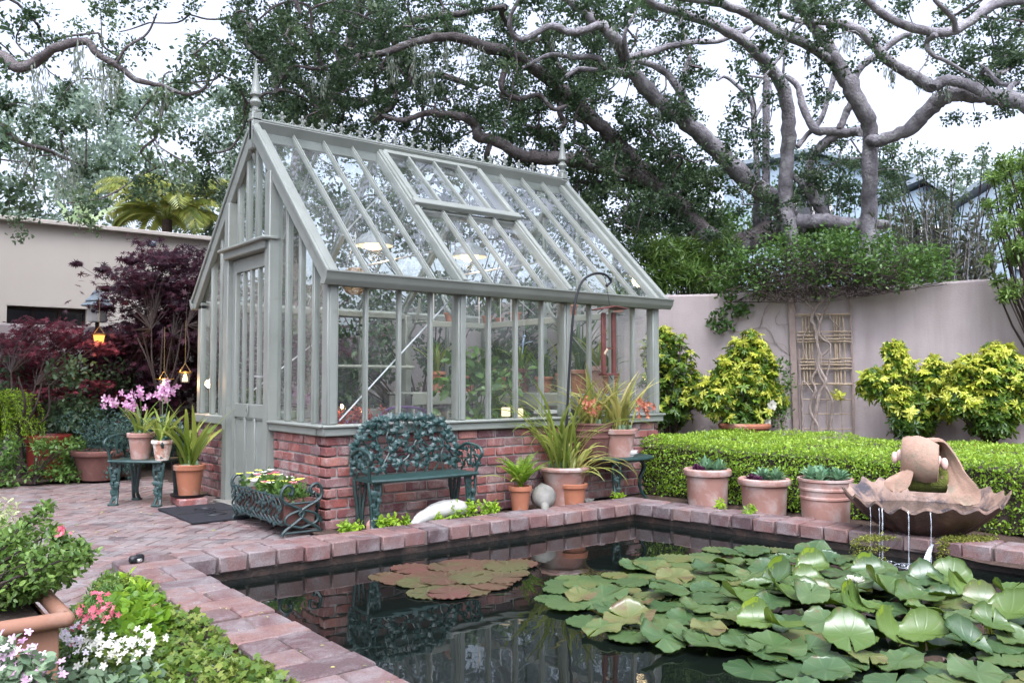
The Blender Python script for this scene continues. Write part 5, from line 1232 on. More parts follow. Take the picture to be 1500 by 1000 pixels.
# ================================================================ water lilies
def inpoly(x, y, P_):
    c_ = False; j = len(P_)-1
    for i in range(len(P_)):
        if (P_[i][1] > y) != (P_[j][1] > y) and x < (P_[j][0]-P_[i][0])*(y-P_[i][1])/(P_[j][1]-P_[i][1])+P_[i][0]: c_ = not c_
        j = i
    return c_
gp = [(778, 880), (800, 852), (880, 842), (960, 822), (1050, 806), (1120, 802), (1170, 815), (1240, 818), (1270, 838), (1330, 843), (1400, 852), (1500, 880), (1640, 900), (1640, 1080), (1200, 1080), (1160, 1010), (1090, 985), (1050, 965), (960, 950), (880, 945), (860, 905)]
gp = [tuple(G(a, c_, ZW)[:2]) for a, c_ in gp]
def pad(R_, kind, seed, z0=0.):
    """one lily pad: notched disc, wavy rim, thin solid"""
    r = random.Random(seed); na, nr = 34, 6; V = []; notch = r.uniform(0, 2*pi); tl = (r.gauss(0, .03), r.gauss(0, .03)); ph = r.random()*7; fold = 0; fa = r.random()*pi
    wav = r.uniform(.02, .06); cup = r.uniform(-.02, .08)
    if kind == 'flat': wav *= .3; cup = r.uniform(0, .02); tl = (tl[0]*.25, tl[1]*.25)
    if kind == 'curl': fold = r.uniform(.7, 1.7); cup = r.uniform(.0, .2); tl = (r.gauss(0, .2), r.gauss(0, .2))
    if kind == 'mid': fold = r.uniform(.0, .5); wav = r.uniform(.05, .11); tl = (r.gauss(0, .1), r.gauss(0, .1))
    for side in (0, 1):
        for i in range(nr+1):
            s_ = i/nr
            for j in range(na+1):
                a = notch+.10*(1-.35*s_)+(2*pi-.2*(1-.35*s_))*j/na; rr = R_*s_*(1+.025*sin(11*a+ph)+.03*sin(2*a+ph))
                x, y = rr*cos(a), rr*sin(a); z = R_*(cup*s_**2.5+wav*s_**2*sin(4*a+ph)+.03*s_**6*sin(17*a))+tl[0]*x+tl[1]*y
                if fold:
                    u = x*cos(fa)+y*sin(fa); v = -x*sin(fa)+y*cos(fa); k_ = max(0, u-R_*.1); ang = fold*k_/R_*1.3; u2 = u if k_ == 0 else R_*.1+sin(ang)*k_/max(ang, .01); z += (1-cos(ang))*k_/max(ang, .01)*1.6 if k_ > 0 else 0
                    x, y = u2*cos(fa)-v*sin(fa), u2*sin(fa)+v*cos(fa)
                z -= R_*.012*abs(sin(7*a))*s_
                V.append((x, y, z-side*.004))
    n1 = (nr+1)*(na+1); F = []; T = []
    for i in range(nr):
        for j in range(na):
            f = (i*(na+1)+j, i*(na+1)+j+1, (i+1)*(na+1)+j+1, (i+1)*(na+1)+j); F.append(f); T.append(0.); F.append(tuple(n1+k for k in f[::-1])); T.append(1.)
    for j in range(na): o_ = nr*(na+1)+j; F.append((o_, n1+o_, n1+o_+1, o_+1)); T.append(.1)
    V = np.array(V); mn = V[:, 2].min(); 
    if kind != 'flat': V[:, 2] -= min(0, mn)*.6
    return V, F, T
def padmat(name, cs, under, rough):
    m, nt, o = newmat(name); p = N(nt, 'BsdfPrincipled', i_Roughness=rough); p.inputs['Specular IOR Level'].default_value = .6
    tc = N(nt, 'TexCoord'); oi = N(nt, 'ObjectInfo')
    f = noise(nt, 5, 5, .6); mm = N(nt, 'Math', operation='MULTIPLY_ADD'); nt.links.new(oi.outputs['Random'], mm.inputs[0]); mm.inputs[1].default_value = .75
    m2 = N(nt, 'Math', operation='MULTIPLY_ADD'); nt.links.new(f, m2.inputs[0]); m2.inputs[1].default_value = .7; m2.inputs[2].default_value = -.15; nt.links.new(m2.outputs[0], mm.inputs[2])
    c = ramp(nt, mm.outputs[0], cs); c = mixc(nt, ramp(nt, noise(nt, 11, 6, .65, .5), [(.6, (0, 0, 0)), (.75, (1, 1, 1))]), c, (.15, .07, .04))
    # radial veins
    sep = N(nt, 'SeparateXYZ'); nt.links.new(tc.outputs['Object'], sep.inputs[0]); at2 = N(nt, 'Math', operation='ARCTAN2'); nt.links.new(sep.outputs[1], at2.inputs[0]); nt.links.new(sep.outputs[0], at2.inputs[1])
    ml = N(nt, 'Math', operation='MULTIPLY'); nt.links.new(at2.outputs[0], ml.inputs[0]); ml.inputs[1].default_value = 9; sn = N(nt, 'Math', operation='SINE'); nt.links.new(ml.outputs[0], sn.inputs[0])
    v = ramp(nt, sn.outputs[0], [(.82, (0, 0, 0)), (1, (1, 1, 1))]); c = mixc(nt, v, c, mixc(nt, .09, c, (.3, .4, .2)))
    c = mixc(nt, attr(nt), c, tuple(v*.36 for v in under))
    nt.links.new(c, p.inputs['Base Color']); bump(nt, v, .25, .003, p)
    t_ = N(nt, 'BsdfTranslucent'); nt.links.new(mixc(nt, .5, c, under), t_.inputs[0]); x = N(nt, 'MixShader'); x.inputs[0].default_value = .12; nt.links.new(p.outputs[0], x.inputs[1]); nt.links.new(t_.outputs[0], x.inputs[2]); nt.links.new(x.outputs[0], o.inputs[0]); return m
M['padg'] = padmat('green_lily_pad', [(0, (.03, .068, .03)), (.4, (.055, .1, .036)), (.72, (.085, .13, .045)), (.92, (.13, .13, .045)), (1, (.11, .08, .04))], (.4, .6, .05), .32)
M['padc'] = padmat('young_lily_pad', [(0, (.045, .085, .02)), (.5, (.07, .12, .028)), (1, (.1, .155, .035))], (.5, .7, .05), .32)
M['padr'] = padmat('russet_lily_pad', [(0, (.05, .055, .022)), (.35, (.095, .045, .03)), (.6, (.07, .075, .028)), (.8, (.09, .05, .03)), (1, (.11, .04, .035))], (.3, .2, .05), .42)
GL = 'green lily pads in the large raft'; placed = []
cc_ = G(1280, 905, ZW)[:2]; n_p = 0; tries = 0
while n_p < 225 and tries < 50000:
    tries += 1; x = rnd.uniform(1.9, 6.3); y = rnd.uniform(.9, 5.3)
    if not inpoly(x, y, gp): continue
    if x > CRA[0]+(5.45-y)*.139-.16: continue
    dc = math.hypot(x-cc_[0], y-cc_[1]); R_ = rnd.uniform(.09, .145)
    if any(math.hypot(x-a, y-c_) < (R_+r2)*.575 for a, c_, r2 in placed): continue
    placed.append((x, y, R_)); kind = 'curl' if dc < .95 and rnd.random() < .42 else ('mid' if dc < 1.6 and rnd.random() < .6 else 'flat')
    if y < cc_[1]-.6 and rnd.random() < .7: kind = 'flat'
    z = ZW+.004+.0032*(n_p % 9)+(.05*rnd.random()+.02 if kind == 'curl' else (.03*rnd.random() if kind == 'mid' else 0))
    V, F, T = pad(R_*(.98 if kind == 'curl' else 1), kind, 100+n_p); b = MB(); b.add(V+np.array([x, y, z]), F); b.T = T
    o = b.build('lily_pad', M['padc'] if kind == 'curl' and rnd.random() < .6 else M['padg'], origin=(x, y, z), sm=60, fix=False)
    lab = {'flat': 'flat green lily pad floating in the large raft on the pond', 'mid': 'wavy edged green lily pad lifting slightly in the large raft', 'curl': 'curled upright green lily pad standing in the middle of the raft'}[kind]
    tag(o, lab, 'lily pad', {'flat': 'flat green lily pads in the raft', 'mid': 'wavy lily pads in the raft', 'curl': 'curled lily pads in the raft'}[kind]); n_p += 1
RP = [(567, 845), (603, 833), (628, 845), (655, 832), (650, 850), (690, 850), (720, 845), (640, 862), (680, 866), (720, 858), (748, 842), (742, 832), (700, 835), (675, 826), (625, 870), (610, 855), (760, 828), (735, 850), (665, 840), (590, 850), (705, 828), (690, 840), (657, 872)]
for i, (px, py) in enumerate(RP):
    q = G(px, py, ZW); V, F, T = pad(rnd.uniform(.12, .165), 'flat', 400+i); b = MB(); z = ZW+.004+.003*(i % 6); b.add(V+np.array([q[0], q[1], z]), F); b.T = T
    tag(b.build('lily_pad', M['padr'], origin=(q[0], q[1], z), sm=60, fix=False), 'russet red lily pad in the small separate raft on the left', 'lily pad', 'russet lily pads in the small raft')
for px, py, lab, s_ in ((1258, 850, 'white water lily bloom standing behind the curled pads', .05), (1246, 846, 'half closed cream water lily bud beside the white bloom', .035)):
    q = G(px, 868, ZW); t = thing('water_lily_flower', lab, 'flower', q); fl = LC(); D_ = float((q-CAM) @ FV); hd = PD(px, py, D_)
    for i in range(22): e = .35+.9*(i/22); a = i*2.399; fl.add(hd-[0, 0, .02], (cos(a)*cos(e), sin(a)*cos(e), sin(e)), (cos(a)*-.5, -sin(a)*.5, .5), s_*rnd.uniform(.8, 1.2), rng.random())
    fl.build('petals', L['purew'], t, 'petal'); b = MB(); b.tube([q, hd-[0, 0, .02]], .006, 6); b.build('stem', L['shrub'], t)

# ================================================================ left foreground: trough, azalea, flower bed
tx1, ty0, ty1, zt_ = .62, 3.3, 3.86, .405
t = thing('terracotta_trough', 'large rectangular terracotta trough holding the azalea at lower left', 'planter', (.1, 3.55, 0)); b = MB(); x0 = -.55
def trough(b, e, z0, z1, th=.035):
    b.box(((x0+tx1)/2, ty0+th/2-e, (z0+z1)/2), (tx1-x0+2*e, th, z1-z0), .008); b.box(((x0+tx1)/2, ty1-th/2+e, (z0+z1)/2), (tx1-x0+2*e, th, z1-z0), .008)
    b.box((tx1-th/2+e, (ty0+ty1)/2, (z0+z1)/2), (th, ty1-ty0+2*e-2*th, z1-z0), .008); b.box((x0+th/2-e, (ty0+ty1)/2, (z0+z1)/2), (th, ty1-ty0+2*e-2*th, z1-z0), .008)
trough(b, 0, 0, zt_-.06); b.build('box', M['terrab'], t)
b = MB(); e = .018; z = zt_-.03; pts = [(x0-e, ty0-e, z), (tx1+e, ty0-e, z), (tx1+e, ty1+e, z), (x0-e, ty1+e, z)]
for i in range(4): a = np.array(pts[i]); c_ = np.array(pts[(i+1) % 4]); b.tube([a, c_], .027, 10)
for p_ in pts: b.ball(p_, .027, 10)
b.build('rolled_rim', M['terrab'], t); b = MB(); b.box(((x0+tx1)/2, (ty0+ty1)/2, zt_-.085), (tx1-x0-.03, ty1-ty0-.03, .05)); b.build('soil', M['soil'], t)
az = thing('azalea', 'spreading green azalea bush with one magenta bloom in the big terracotta trough', 'shrub', (.2, 3.6, zt_-.09)); lc = LC(); b = MB(); bc = np.array([.2, 3.6, zt_-.09])
lobes = [(-20, 850, .14), (30, 850, .12), (70, 845, .1), (105, 815, .08), (20, 815, .1), (60, 815, .09), (-10, 800, .1), (30, 785, .07), (50, 760, .06), (65, 745, .045), (90, 790, .04), (110, 800, .06), (0, 870, .12), (-40, 800, .2), (-40, 850, .2), (125, 812, .05), (75, 780, .05), (55, 835, .12), (88, 835, .08), (45, 860, .08)]
for px, py, r_ in lobes:
    for dd in (-.16, 0., .16):
        if r_ < .07 and dd: continue
        c = PD(px, py, 3.28+dd+rnd.gauss(0, .05)); lc.blob(c, (r_*.9, r_*.9, r_*.62), int(70+3600*r_*r_), .026, up=1., tint=(.1, .95), shell=.5); 
        b.tube(smooth([bc+rng.normal(size=3)*[.05, .03, 0], (bc+c)/2+[0, 0, .03], c], 4), .0035, 5)
lc.build('foliage', L['azalea'], az, 'oval'); b.build('stem', M['barkd'], az)
q = PD(90, 776, 3.2); fl = LC()
for k in range(14): a = k*2.4; fl.add(q+rng.normal(size=3)*.008, UR*cos(a)+np.array([0, 0, 1])*sin(a)+VW*.4, VW, .02, rng.random())
fl.build('magenta_bloom', L['coral'], az, 'petal')

def flowerplant(name, label, cat, pxs, z, foliage, fmat, fs, nfl, leaf=.03, tpl='oval', hz=.05, sp=.05, group=None, nf=60, D=None, fname='flower', tint=(.1, .9), up=.6):
    qs = [G(px, py, z) if D is None else PD(px, py, D+rnd.gauss(0, .06)) for px, py in pxs]; c0 = sum(qs)/len(qs); base = np.array([c0[0], c0[1], -.05]); t = thing(name, label, cat, base, group); lc = LC(); fl = LC(); b = MB()
    for q in qs:
        lc.blob(q-[0, 0, .05], (sp*1.5, sp*1.5, z*.5+.03), nf, leaf, up=1., tint=tint); b.tube([base+rng.normal(size=3)*[.03, .03, 0], q], .003, 4)
        for i in range(nfl):
            c = q+rng.normal(size=3)*[sp, sp, hz*.5]+[0, 0, .01]; nn = VW*.8+np.array([0, 0, .8])+rng.normal(size=3)*.4; nn /= np.linalg.norm(nn); _, u, v = basis(nn); tt = rng.random()
            for k in range(5): a = k*1.257; fl.add(c, u*cos(a)+v*sin(a)+nn*.12, nn, fs*rng.uniform(.85, 1.15), tt)
    lc.build('foliage', L[foliage], t, tpl)
    if nfl: fl.build(fname, L[fmat], t, 'petal')
    b.build('stem', L['shrub'], t); return t
flowerplant('geranium', 'mauve pink geranium heads at the bottom left corner', 'flowers', [(2, 955), (24, 962), (15, 978), (5, 990), (42, 990), (58, 985), (62, 998), (-8, 970), (48, 1010), (20, 1000)], .16, 'grey', 'mauve', .015, 12, leaf=.035, tpl='round', sp=.026, D=2.5)
flowerplant('impatiens', 'white flowers with pink eyes below the coral blooms', 'flowers', [(140, 930), (160, 945), (185, 940), (205, 935), (130, 945), (170, 965), (150, 960), (205, 950), (215, 945), (190, 950)], .13, 'ivy', 'purew', .017, 9, leaf=.028, sp=.03)
flowerplant('impatiens', 'pale pink flowers against the corner of the terracotta trough', 'flowers', [(100, 945), (118, 955), (108, 935)], .13, 'shrub', 'whitef', .016, 6, sp=.025, nf=30)
flowerplant('salvia', 'coral red flower spikes in the bed beside the coping', 'flowers', [(112, 900), (125, 912), (135, 900), (118, 925), (150, 890), (155, 905), (145, 880), (112, 912)], .14, 'shrub', 'coral', .016, 9, sp=.03)
flowerplant('salvia', 'single small red bloom close under the coping edge', 'flowers', [(226, 893), (222, 900)], .1, 'ivy', 'coral', .013, 5, sp=.018, nf=20)
flowerplant('strawberry_plant', 'bright green crinkled leafy plant in the middle of the bed', 'plant', [(185, 875), (200, 890), (175, 895), (205, 910), (185, 910), (215, 880), (195, 865), (220, 905), (165, 885), (200, 925)], .10, 'fern', 'lime', .0, 0, leaf=.045, tpl='round', nf=110, sp=.06, tint=(0, .6))
flowerplant('leafy_sprig', 'lime sprig of pointed leaves touching the coping side', 'plant', [(203, 858), (208, 866), (188, 845)], .1, 'lime', 'lime', 0, 0, leaf=.05, nf=40, sp=.03, tint=(.5, 1))
flowerplant('fern_clump', 'dark fine leaved fern clump at the far tip of the bed', 'fern', [(155, 848), (148, 858), (140, 870), (165, 842), (150, 878), (135, 885), (168, 860), (160, 868), (130, 895)], .08, 'shrub', 'lime', 0, 0, leaf=.035, tpl='narrow', nf=240, sp=.05, tint=(.2, 1))
flowerplant('grey_foliage_plant', 'soft grey green leafy mound at the bottom edge', 'plant', [(110, 985), (130, 975), (150, 990), (90, 1000), (175, 990), (120, 1005), (150, 1010), (205, 975)], .08, 'grey', 'lime', 0, 0, leaf=.035, tpl='round', nf=90, sp=.05)
flowerplant('leafy_plant', 'fresh green leafy plant between geranium and grey mound', 'plant', [(75, 930), (70, 1000), (85, 975), (190, 1000), (215, 995), (95, 960), (50, 1010), (235, 1005)], .05, 'azalea', 'lime', 0, 0, leaf=.035, tpl='oval', nf=110, sp=.06)
# ivy ground cover
lc = LC(); 
for k in range(9000):
    y = rnd.uniform(1.6, 5.4); x = rnd.uniform(max(.2, 1.3-(5.55-y)*.42), 1.37)
    k_ = (x-.9)/.45; z = .02+.035*max(0, k_)+.02*sin(x*13+y*7)+rnd.gauss(0, .014)
    if y > 4.4 and rnd.random() < .4: continue
    lc.add((x, y, z), rng.normal(size=3)+[.1, -.3, 0], rng.normal(size=3)*.35+[-.1, -.2, 1], rnd.uniform(.018, .034), min(1, max(0, rnd.gauss(.5, .28))))
tag(lc.build('ivy_ground_cover', L['ivy'], tpl='ivy'), 'low trailing ivy covering the bed beside the coping', 'ground cover', kind='stuff')

# ================================================================ maples and things in the left bed
def maple(name, label, base, px_blobs, D0, mat, leaf, nper, seed, hgt, trunk_r=.04):
    r = random.Random(seed); t = thing(name, label, 'tree', base); base = np.array(base, float); lc = LC(); b = MB(); fork = base+[0, 0, hgt*.25]
    b.tube([base, base+[.03, .02, hgt*.12], fork], [trunk_r*1.3, trunk_r, trunk_r*.85], 8); br = MB(); hubs = []
    for k in range(7):
        a = k*.9; h_ = fork+np.array([cos(a)*.3, sin(a)*.25, hgt*.25+rnd.random()*.2]); hubs.append(h_); br.tube(smooth([fork, (fork+h_)/2+rng.normal(size=3)*.05, h_], 4), np.linspace(trunk_r*.6, trunk_r*.3, 9), 6)
    for (px, py, r_, w_) in px_blobs:
        for q_ in range(w_):
            c = PD(px+r.gauss(0, r_*1.0), py+r.gauss(0, r_*.6), D0+r.gauss(0, .38)); n_ = nper
            m_ = len(lc.P); sz = r_*D0/FOC
            # layered sprays: flat tilted tiers
            n3 = rng.normal(size=(n_, 3))*[sz, sz, sz*.28]; lc.add(c+n3, rng.normal(size=(n_, 3))*[1, 1, .3]+VW*.5+[0, 0, -.45], rng.normal(size=(n_, 3))*.4+[0, 0, 1]+VW*.5, rng.uniform(.7, 1.15, n_)*leaf, rng.random(n_))
            hb_ = min(hubs, key=lambda h_: np.linalg.norm(h_-c)); m2 = (hb_+c)/2+np.array([0, 0, .06])+rng.normal(size=3)*.04; br.tube(smooth([hb_, m2, c], 3), np.linspace(.006, .002, 7), 4, cap=False)
    lc.build('crown', L[mat], t, 'maple'); b.build('trunk', M['barkd'], t); br.build('branches', M['barkd'], t)
q = G(150, 676); maple('purple_maple', 'dark purple leaved maple filling the corner left of the greenhouse', (3.2, 11.2, 0), [(150, 445, 6, 1), (210, 505, 24, 8), (240, 470, 26, 8), (290, 440, 22, 8), (190, 600, 16, 4), (230, 380, 16, 6), (280, 385, 18, 7), (190, 385, 6, 1), (150, 395, 4, 1), (115, 390, 3, 1), (200, 410, 20, 8), (250, 415, 24, 10), (295, 410, 20, 6), (160, 425, 5, 1), (220, 450, 24, 10), (270, 455, 26, 12), (190, 480, 22, 8), (240, 500, 28, 12), (290, 500, 22, 8), (205, 530, 24, 8), (260, 545, 28, 9), (170, 510, 14, 5), (225, 580, 24, 6), (280, 590, 24, 5), (320, 480, 26, 9), (330, 560, 26, 7), (400, 470, 40, 9), (420, 540, 40, 8), (480, 500, 40, 6), (180, 560, 16, 4), (250, 620, 26, 4)], 12.0, 'maple', .085, 56, 21, 3.4, .025)
maple('crimson_maple', 'crimson leaved lace maple in front of the boundary wall at left', (1.7, 11.6, 0), [(40, 490, 12, 4), (75, 482, 13, 5), (110, 488, 12, 4), (20, 515, 14, 5), (60, 510, 18, 6), (105, 512, 16, 6), (140, 515, 10, 4), (8, 540, 12, 4), (50, 540, 18, 6), (100, 545, 18, 6), (145, 540, 12, 5), (40, 565, 16, 4), (85, 570, 18, 5), (130, 572, 14, 5), (60, 595, 12, 3), (100, 600, 12, 3), (-10, 500, 14, 4), (70, 630, 8, 1), (155, 490, 8, 3), (160, 580, 12, 3)], 11.6, 'mapler', .065, 60, 22, 2.2, .03)
bush('dark_shrub', 'dark green shrub filling the shade between maple and greenhouse', 'shrub', (2.6, 12.3, 0), [(rnd.gauss(0, .7), rnd.gauss(0, .35), rnd.uniform(.1, 1.3), .3, 150) for k in range(34)], 'oak', .07)
bush('grass_clump', 'dark narrow leaved clump behind the lime conifer', 'plant', G(-10, 690)+[0, 1.2, 0], [(rnd.gauss(0, .3), rnd.gauss(0, .2), rnd.uniform(.2, 1.2), .2, 100) for k in range(16)], 'shrub', .1, tpl='narrow')
# lanterns in the maple, birdhouse
def lantern(label, px, py, D, r_, h, kind='amber', rimw=1.):
    c = PD(px, py, D); t = thing('hanging_lantern', label, 'lantern', c, None); b = MB()
    b.lathe([(r_*.6, -h*.45), (r_*.75, -h*.4), (r_, h*.4), (r_*.95, h*.45)], c, 16); b.build('jar', M['amber'] if kind == 'amber' else M['glass'], t)
    b = MB(); b.lathe([(r_*1.05, h*.38), (r_*1.3*rimw, h*.5), (r_*1.32*rimw, h*.53), (r_*1.0, h*.5)], c, 18, capb=False); b.tube([c+UR*r_+[0, 0, h*.5], c+[0, 0, h*1.3], c-UR*r_+[0, 0, h*.5]], .004, 4); b.tube([c+[0, 0, h*1.3], c+[0, 0, h*1.3+.5]], .002, 4); b.build('rim', M['brass'], t)
    if kind != 'amber':
        b = MB(); b.lathe([(r_*.5, -h*.35), (r_*.5, 0), (.004, .004)], c, 10); b.build('candle', M['candle'], t); b = MB(); b.ball(c+[0, 0, h*.1], (r_*.3, r_*.3, h*.14), 8); b.build('flame', M['flame'], t)
    return t
lantern('amber glass lantern glowing in the crimson maple', 145, 496, 10.9, .07, .12)
lantern('small glass candle lantern left of the greenhouse corner', 271, 553, 9.9, .065, .13, 'jar')
lantern('wide saucer lantern glowing above the pink orchids', 240, 562, 9.6, .055, .11, 'jar', 1.5)
for px, py, D, e_ in ((145, 496, 10.6, 5), (271, 553, 9.7, 4), (240, 562, 9.4, 4)):
    ld_ = bpy.data.lights.new('lantern_light', 'POINT'); ld_.energy = e_; ld_.color = (1, .6, .28); ld_.shadow_soft_size = .05; lo = bpy.data.objects.new('lantern_light', ld_); COL.objects.link(lo); lo.location = PD(px, py, D)
c = PD(143, 458, 12.6); t = thing('birdhouse', 'white birdhouse with dark conical tiered roof on a post above the maple', 'birdhouse', (c[0], c[1], 0)); b = MB()
b.lathe([(.13, -.14), (.14, -.12), (.14, .1), (0.02, .12)], c, 8); b.build('box', M['white'], t); b = MB()
for z, r_ in ((.1, .24), (.17, .18), (.24, .11)): b.lathe([(r_, z), (r_*.55, z+.08), (.02, z+.1)], c, 8)
b.build('roof', M['slate'], t); b = MB(); f = VW*.142+c+[0, 0, .02]; b.ball(f, (.03, .03, .03), 8); b.build('entrance_hole', M['black'], t); b = MB(); b.tube([(c[0], c[1], 0), c-[0, 0, .14]], .03, 8); b.build('post', M['barkd'], t)
c = PD(224, 358, 12.6); t = thing('gazing_ball', 'small pale blue glass ball on a rod above the purple maple', 'ornament', (c[0], c[1], 0)); b = MB(); b.ball(c, .05, 12); b.build('ball', M['ornament'], t); b = MB(); b.tube([(c[0], c[1], 0), c], .008, 6); b.build('rod', M['black'], t)

# ================================================================ inside the greenhouse
def lampat(px, py, Y, label):
    c = PY(px, py, Y); t = thing('pendant_lamp', label, 'lamp', (c[0], c[1], c[2]+.1)); b = MB()
    b.lathe([(.2, -.05), (.19, -.01), (.13, .06), (.05, .1), (.035, .16), (.0, .17)], c, 24, capb=False); b.lathe([(.195, -.05), (.185, -.01), (.125, .055), (.045, .095)], c, 24, capb=False); b.build('lamp_shade', M['shade'], t, fix=False)
    b = MB(); b.ball(c+[0, 0, -.05], (.11, .11, .045), 16); b.build('bulb', M['bulb'], t); b = MB(); b.tube([c+[0, 0, .16], (c[0], c[1], ZR-.1)], .006, 6); b.build('cord', M['black'], t)
    l = bpy.data.lights.new('lamp_light', 'POINT'); l.energy = 10; l.color = (1, .72, .42); l.shadow_soft_size = .08; o = bpy.data.objects.new('lamp_light', l); COL.objects.link(o); o.location = Vector([float(v) for v in c+[0, 0, -.125]])
lampat(548, 353, YR, 'lit white dome pendant lamp nearer the greenhouse door'); lampat(688, 370, YR, 'lit white dome pendant lamp deeper inside the greenhouse')
YS = 8.55; a = PY(606, 574, YS); e_x = XE-.12; zst = a[2]-.02
t = thing('staging_bench', 'long grey slatted staging bench along the back of the greenhouse', 'bench', (a[0], YS, 0)); b = MB()
b.box(((a[0]+e_x)/2, YS+.01, zst-.06), (e_x-a[0], .03, .14), .004)
for k in range(6): b.box(((a[0]+e_x)/2, YS+.08+k*.1, zst), (e_x-a[0], .075, .02), .004)
b.build('slatted_top', M['paintd'], t)
for k in range(4):
    b = MB(); x = a[0]+.05+(e_x-a[0]-.1)*k/3
    for y in (YS+.06, YS+.58): b.box((x, y, (zst-.03)/2), (.05, .05, zst-.03), .004)
    b.build('leg', M['paintd'], t)
t = thing('side_staging', 'grey slatted staging along the far gable end inside the greenhouse', 'bench', (6.27, 7.5, 0)); b = MB(); xs0, ys0, ys1 = 6.27, YF+.2, YS-.02
b.box((xs0, (ys0+ys1)/2, zst-.06), (.03, ys1-ys0, .14), .004)
for k in range(6): b.box((xs0+.07+k*.095, (ys0+ys1)/2, zst), (.07, ys1-ys0, .02), .004)
b.build('slatted_top', M['paintd'], t)
for x in (xs0+.06, xs0+.52):
    for y in (ys0+.05, ys1-.05): b = MB(); b.box((x, y, (zst-.03)/2), (.05, .05, zst-.03), .004); b.build('leg', M['paintd'], t)
Yu = 8.75; a2 = PY(625, 470, Yu); zu = a2[2]
t = thing('upper_shelf', 'narrow upper shelf of grey boards hanging above the staging', 'shelf', (a2[0], Yu, zu)); b = MB(); b.box(((a2[0]+e_x)/2, Yu, zu-.03), (e_x-a2[0], .03, .07), .004)
for k in range(3): b.box(((a2[0]+e_x)/2, Yu+.07+k*.1, zu), (e_x-a2[0], .08, .02), .004)
b.build('board', M['paintd'], t); b = MB()
for k in range(4): x = a2[0]+.1+(e_x-a2[0]-.2)*k/3; b.tube([(x, Yu, zu), (x, Yu, zu+.35), (x, Yu+.35, zu+.55)], .008, 5)
b.build('hanger', M['steel'], t)
t = thing('side_shelf', 'upper grey shelf across the far gable end inside the greenhouse', 'shelf', (6.5, 7.6, zu)); b = MB()
for k in range(3): b.box((6.5+k*.1, (YF+.3+Yu-.03)/2, zu), (.08, Yu-.03-YF-.3, .02), .004)
b.box((6.45, (YF+.3+Yu-.03)/2, zu-.03), (.03, Yu-.03-YF-.3, .07), .004); b.build('board', M['paintd'], t); b = MB()
for y in (6.8, 8.2): b.tube([(6.46, y, zu), (6.46, y, zu+.35)], .008, 5); b.tube([(6.46, y, zu+.35), (6.85, y, zu+.1)], .008, 5)
b.build('hanger', M['steel'], t)
b = MB(); b.tube([PY(480, 536, 8.9), PY(606, 538, 8.9)], .022, 8); b.tube([PY(600, 538, 8.9), PY(600, 538, 8.9)*[1, 0, 1]+[0, YBK-.08, 0]], .012, 6); tag(b.build('hanging_rail', M['paintd'], origin=PY(540, 537, 8.9)), 'pale horizontal rail inside the greenhouse left of the staging', 'rail')
spots = [(640, 545, 573, .1, 'terra', 'orange pot of strap leaves at the left end of the staging', 24, .5), (681, 552, 574, .13, 'terra', 'low wide pot with silvery plant on the staging', 14, .25), (712, 550, 574, .07, 'terra', 'small pot wedged beside the silvery plant on the staging', 10, .3), (733, 541, 575, .085, 'terra', 'bright orange pot of dense orchid leaves on the staging', 34, .55), (763, 541, 576, .12, 'terrad', 'dark large pot near the middle of the staging', 18, .4), (797, 553, 577, .1, 'terra', 'low orange bowl right of the large pot on the staging', 20, .5), (826, 548, 577, .09, 'terra', 'orange pot behind the crook pole on the staging', 18, .5), (851, 543, 578, .13, 'terra', 'broad orange pot of tall grassy leaves on the staging', 30, .75), (875, 538, 578, .1, 'terrap', 'paler pot behind the bird feeder on the staging', 16, .45), (893, 548, 579, .1, 'terra', 'rightmost orange pot seen under the bird feeder', 16, .45)]
for i, (px, y0_, y1_, r_, mt_, lab, nl, ll) in enumerate(spots):
    c = PY(px, y1_, YS+.18+.1*(i % 2)) if px < 742 else PX(px, y1_, 6.46+.1*(i % 2)); c[2] = zst+.012; h_ = max(.14, (PY(px, y0_, YS+.2) if px < 742 else PX(px, y0_, 6.5))[2]-zst)
    t = potted('staging_pot', lab, 'potted plant', c, r_, r_*.75, h_, mt_); straps(t, c+[0, 0, h_-.02], nl, ll, .03, 'shrub' if i % 2 else 'strap', e=(1., 1.5), droop=(.5, 1.6), seed=40+i, spread=r_*.4)
for i, (px, r_, lab) in enumerate([(714, .07, 'small orange pot left on the upper shelf'), (731, .06, 'small orange pot beside the left one on the upper shelf'), (755, .075, 'bright orange pot with one twig on the upper shelf'), (660, .08, 'pot of trailing leaves at the left end of the upper shelf'), (835, .09, 'pot of pink blooms at the right of the upper shelf'), (905, .08, 'leafy pot at the far right of the upper shelf')]):
    c = PY(px, 470, Yu+.17) if px < 735 else PX(px, 470, 6.6); c[2] = zu+.012; t = potted('shelf_pot', lab, 'potted plant', c, r_, r_*.7, r_*1.5, 'terra'); straps(t, c+[0, 0, r_*1.4], 12 if i != 2 else 3, .28, .02, 'shrub', e=(.9, 1.5), droop=(.3, 1.6), seed=60+i, spread=r_*.3)
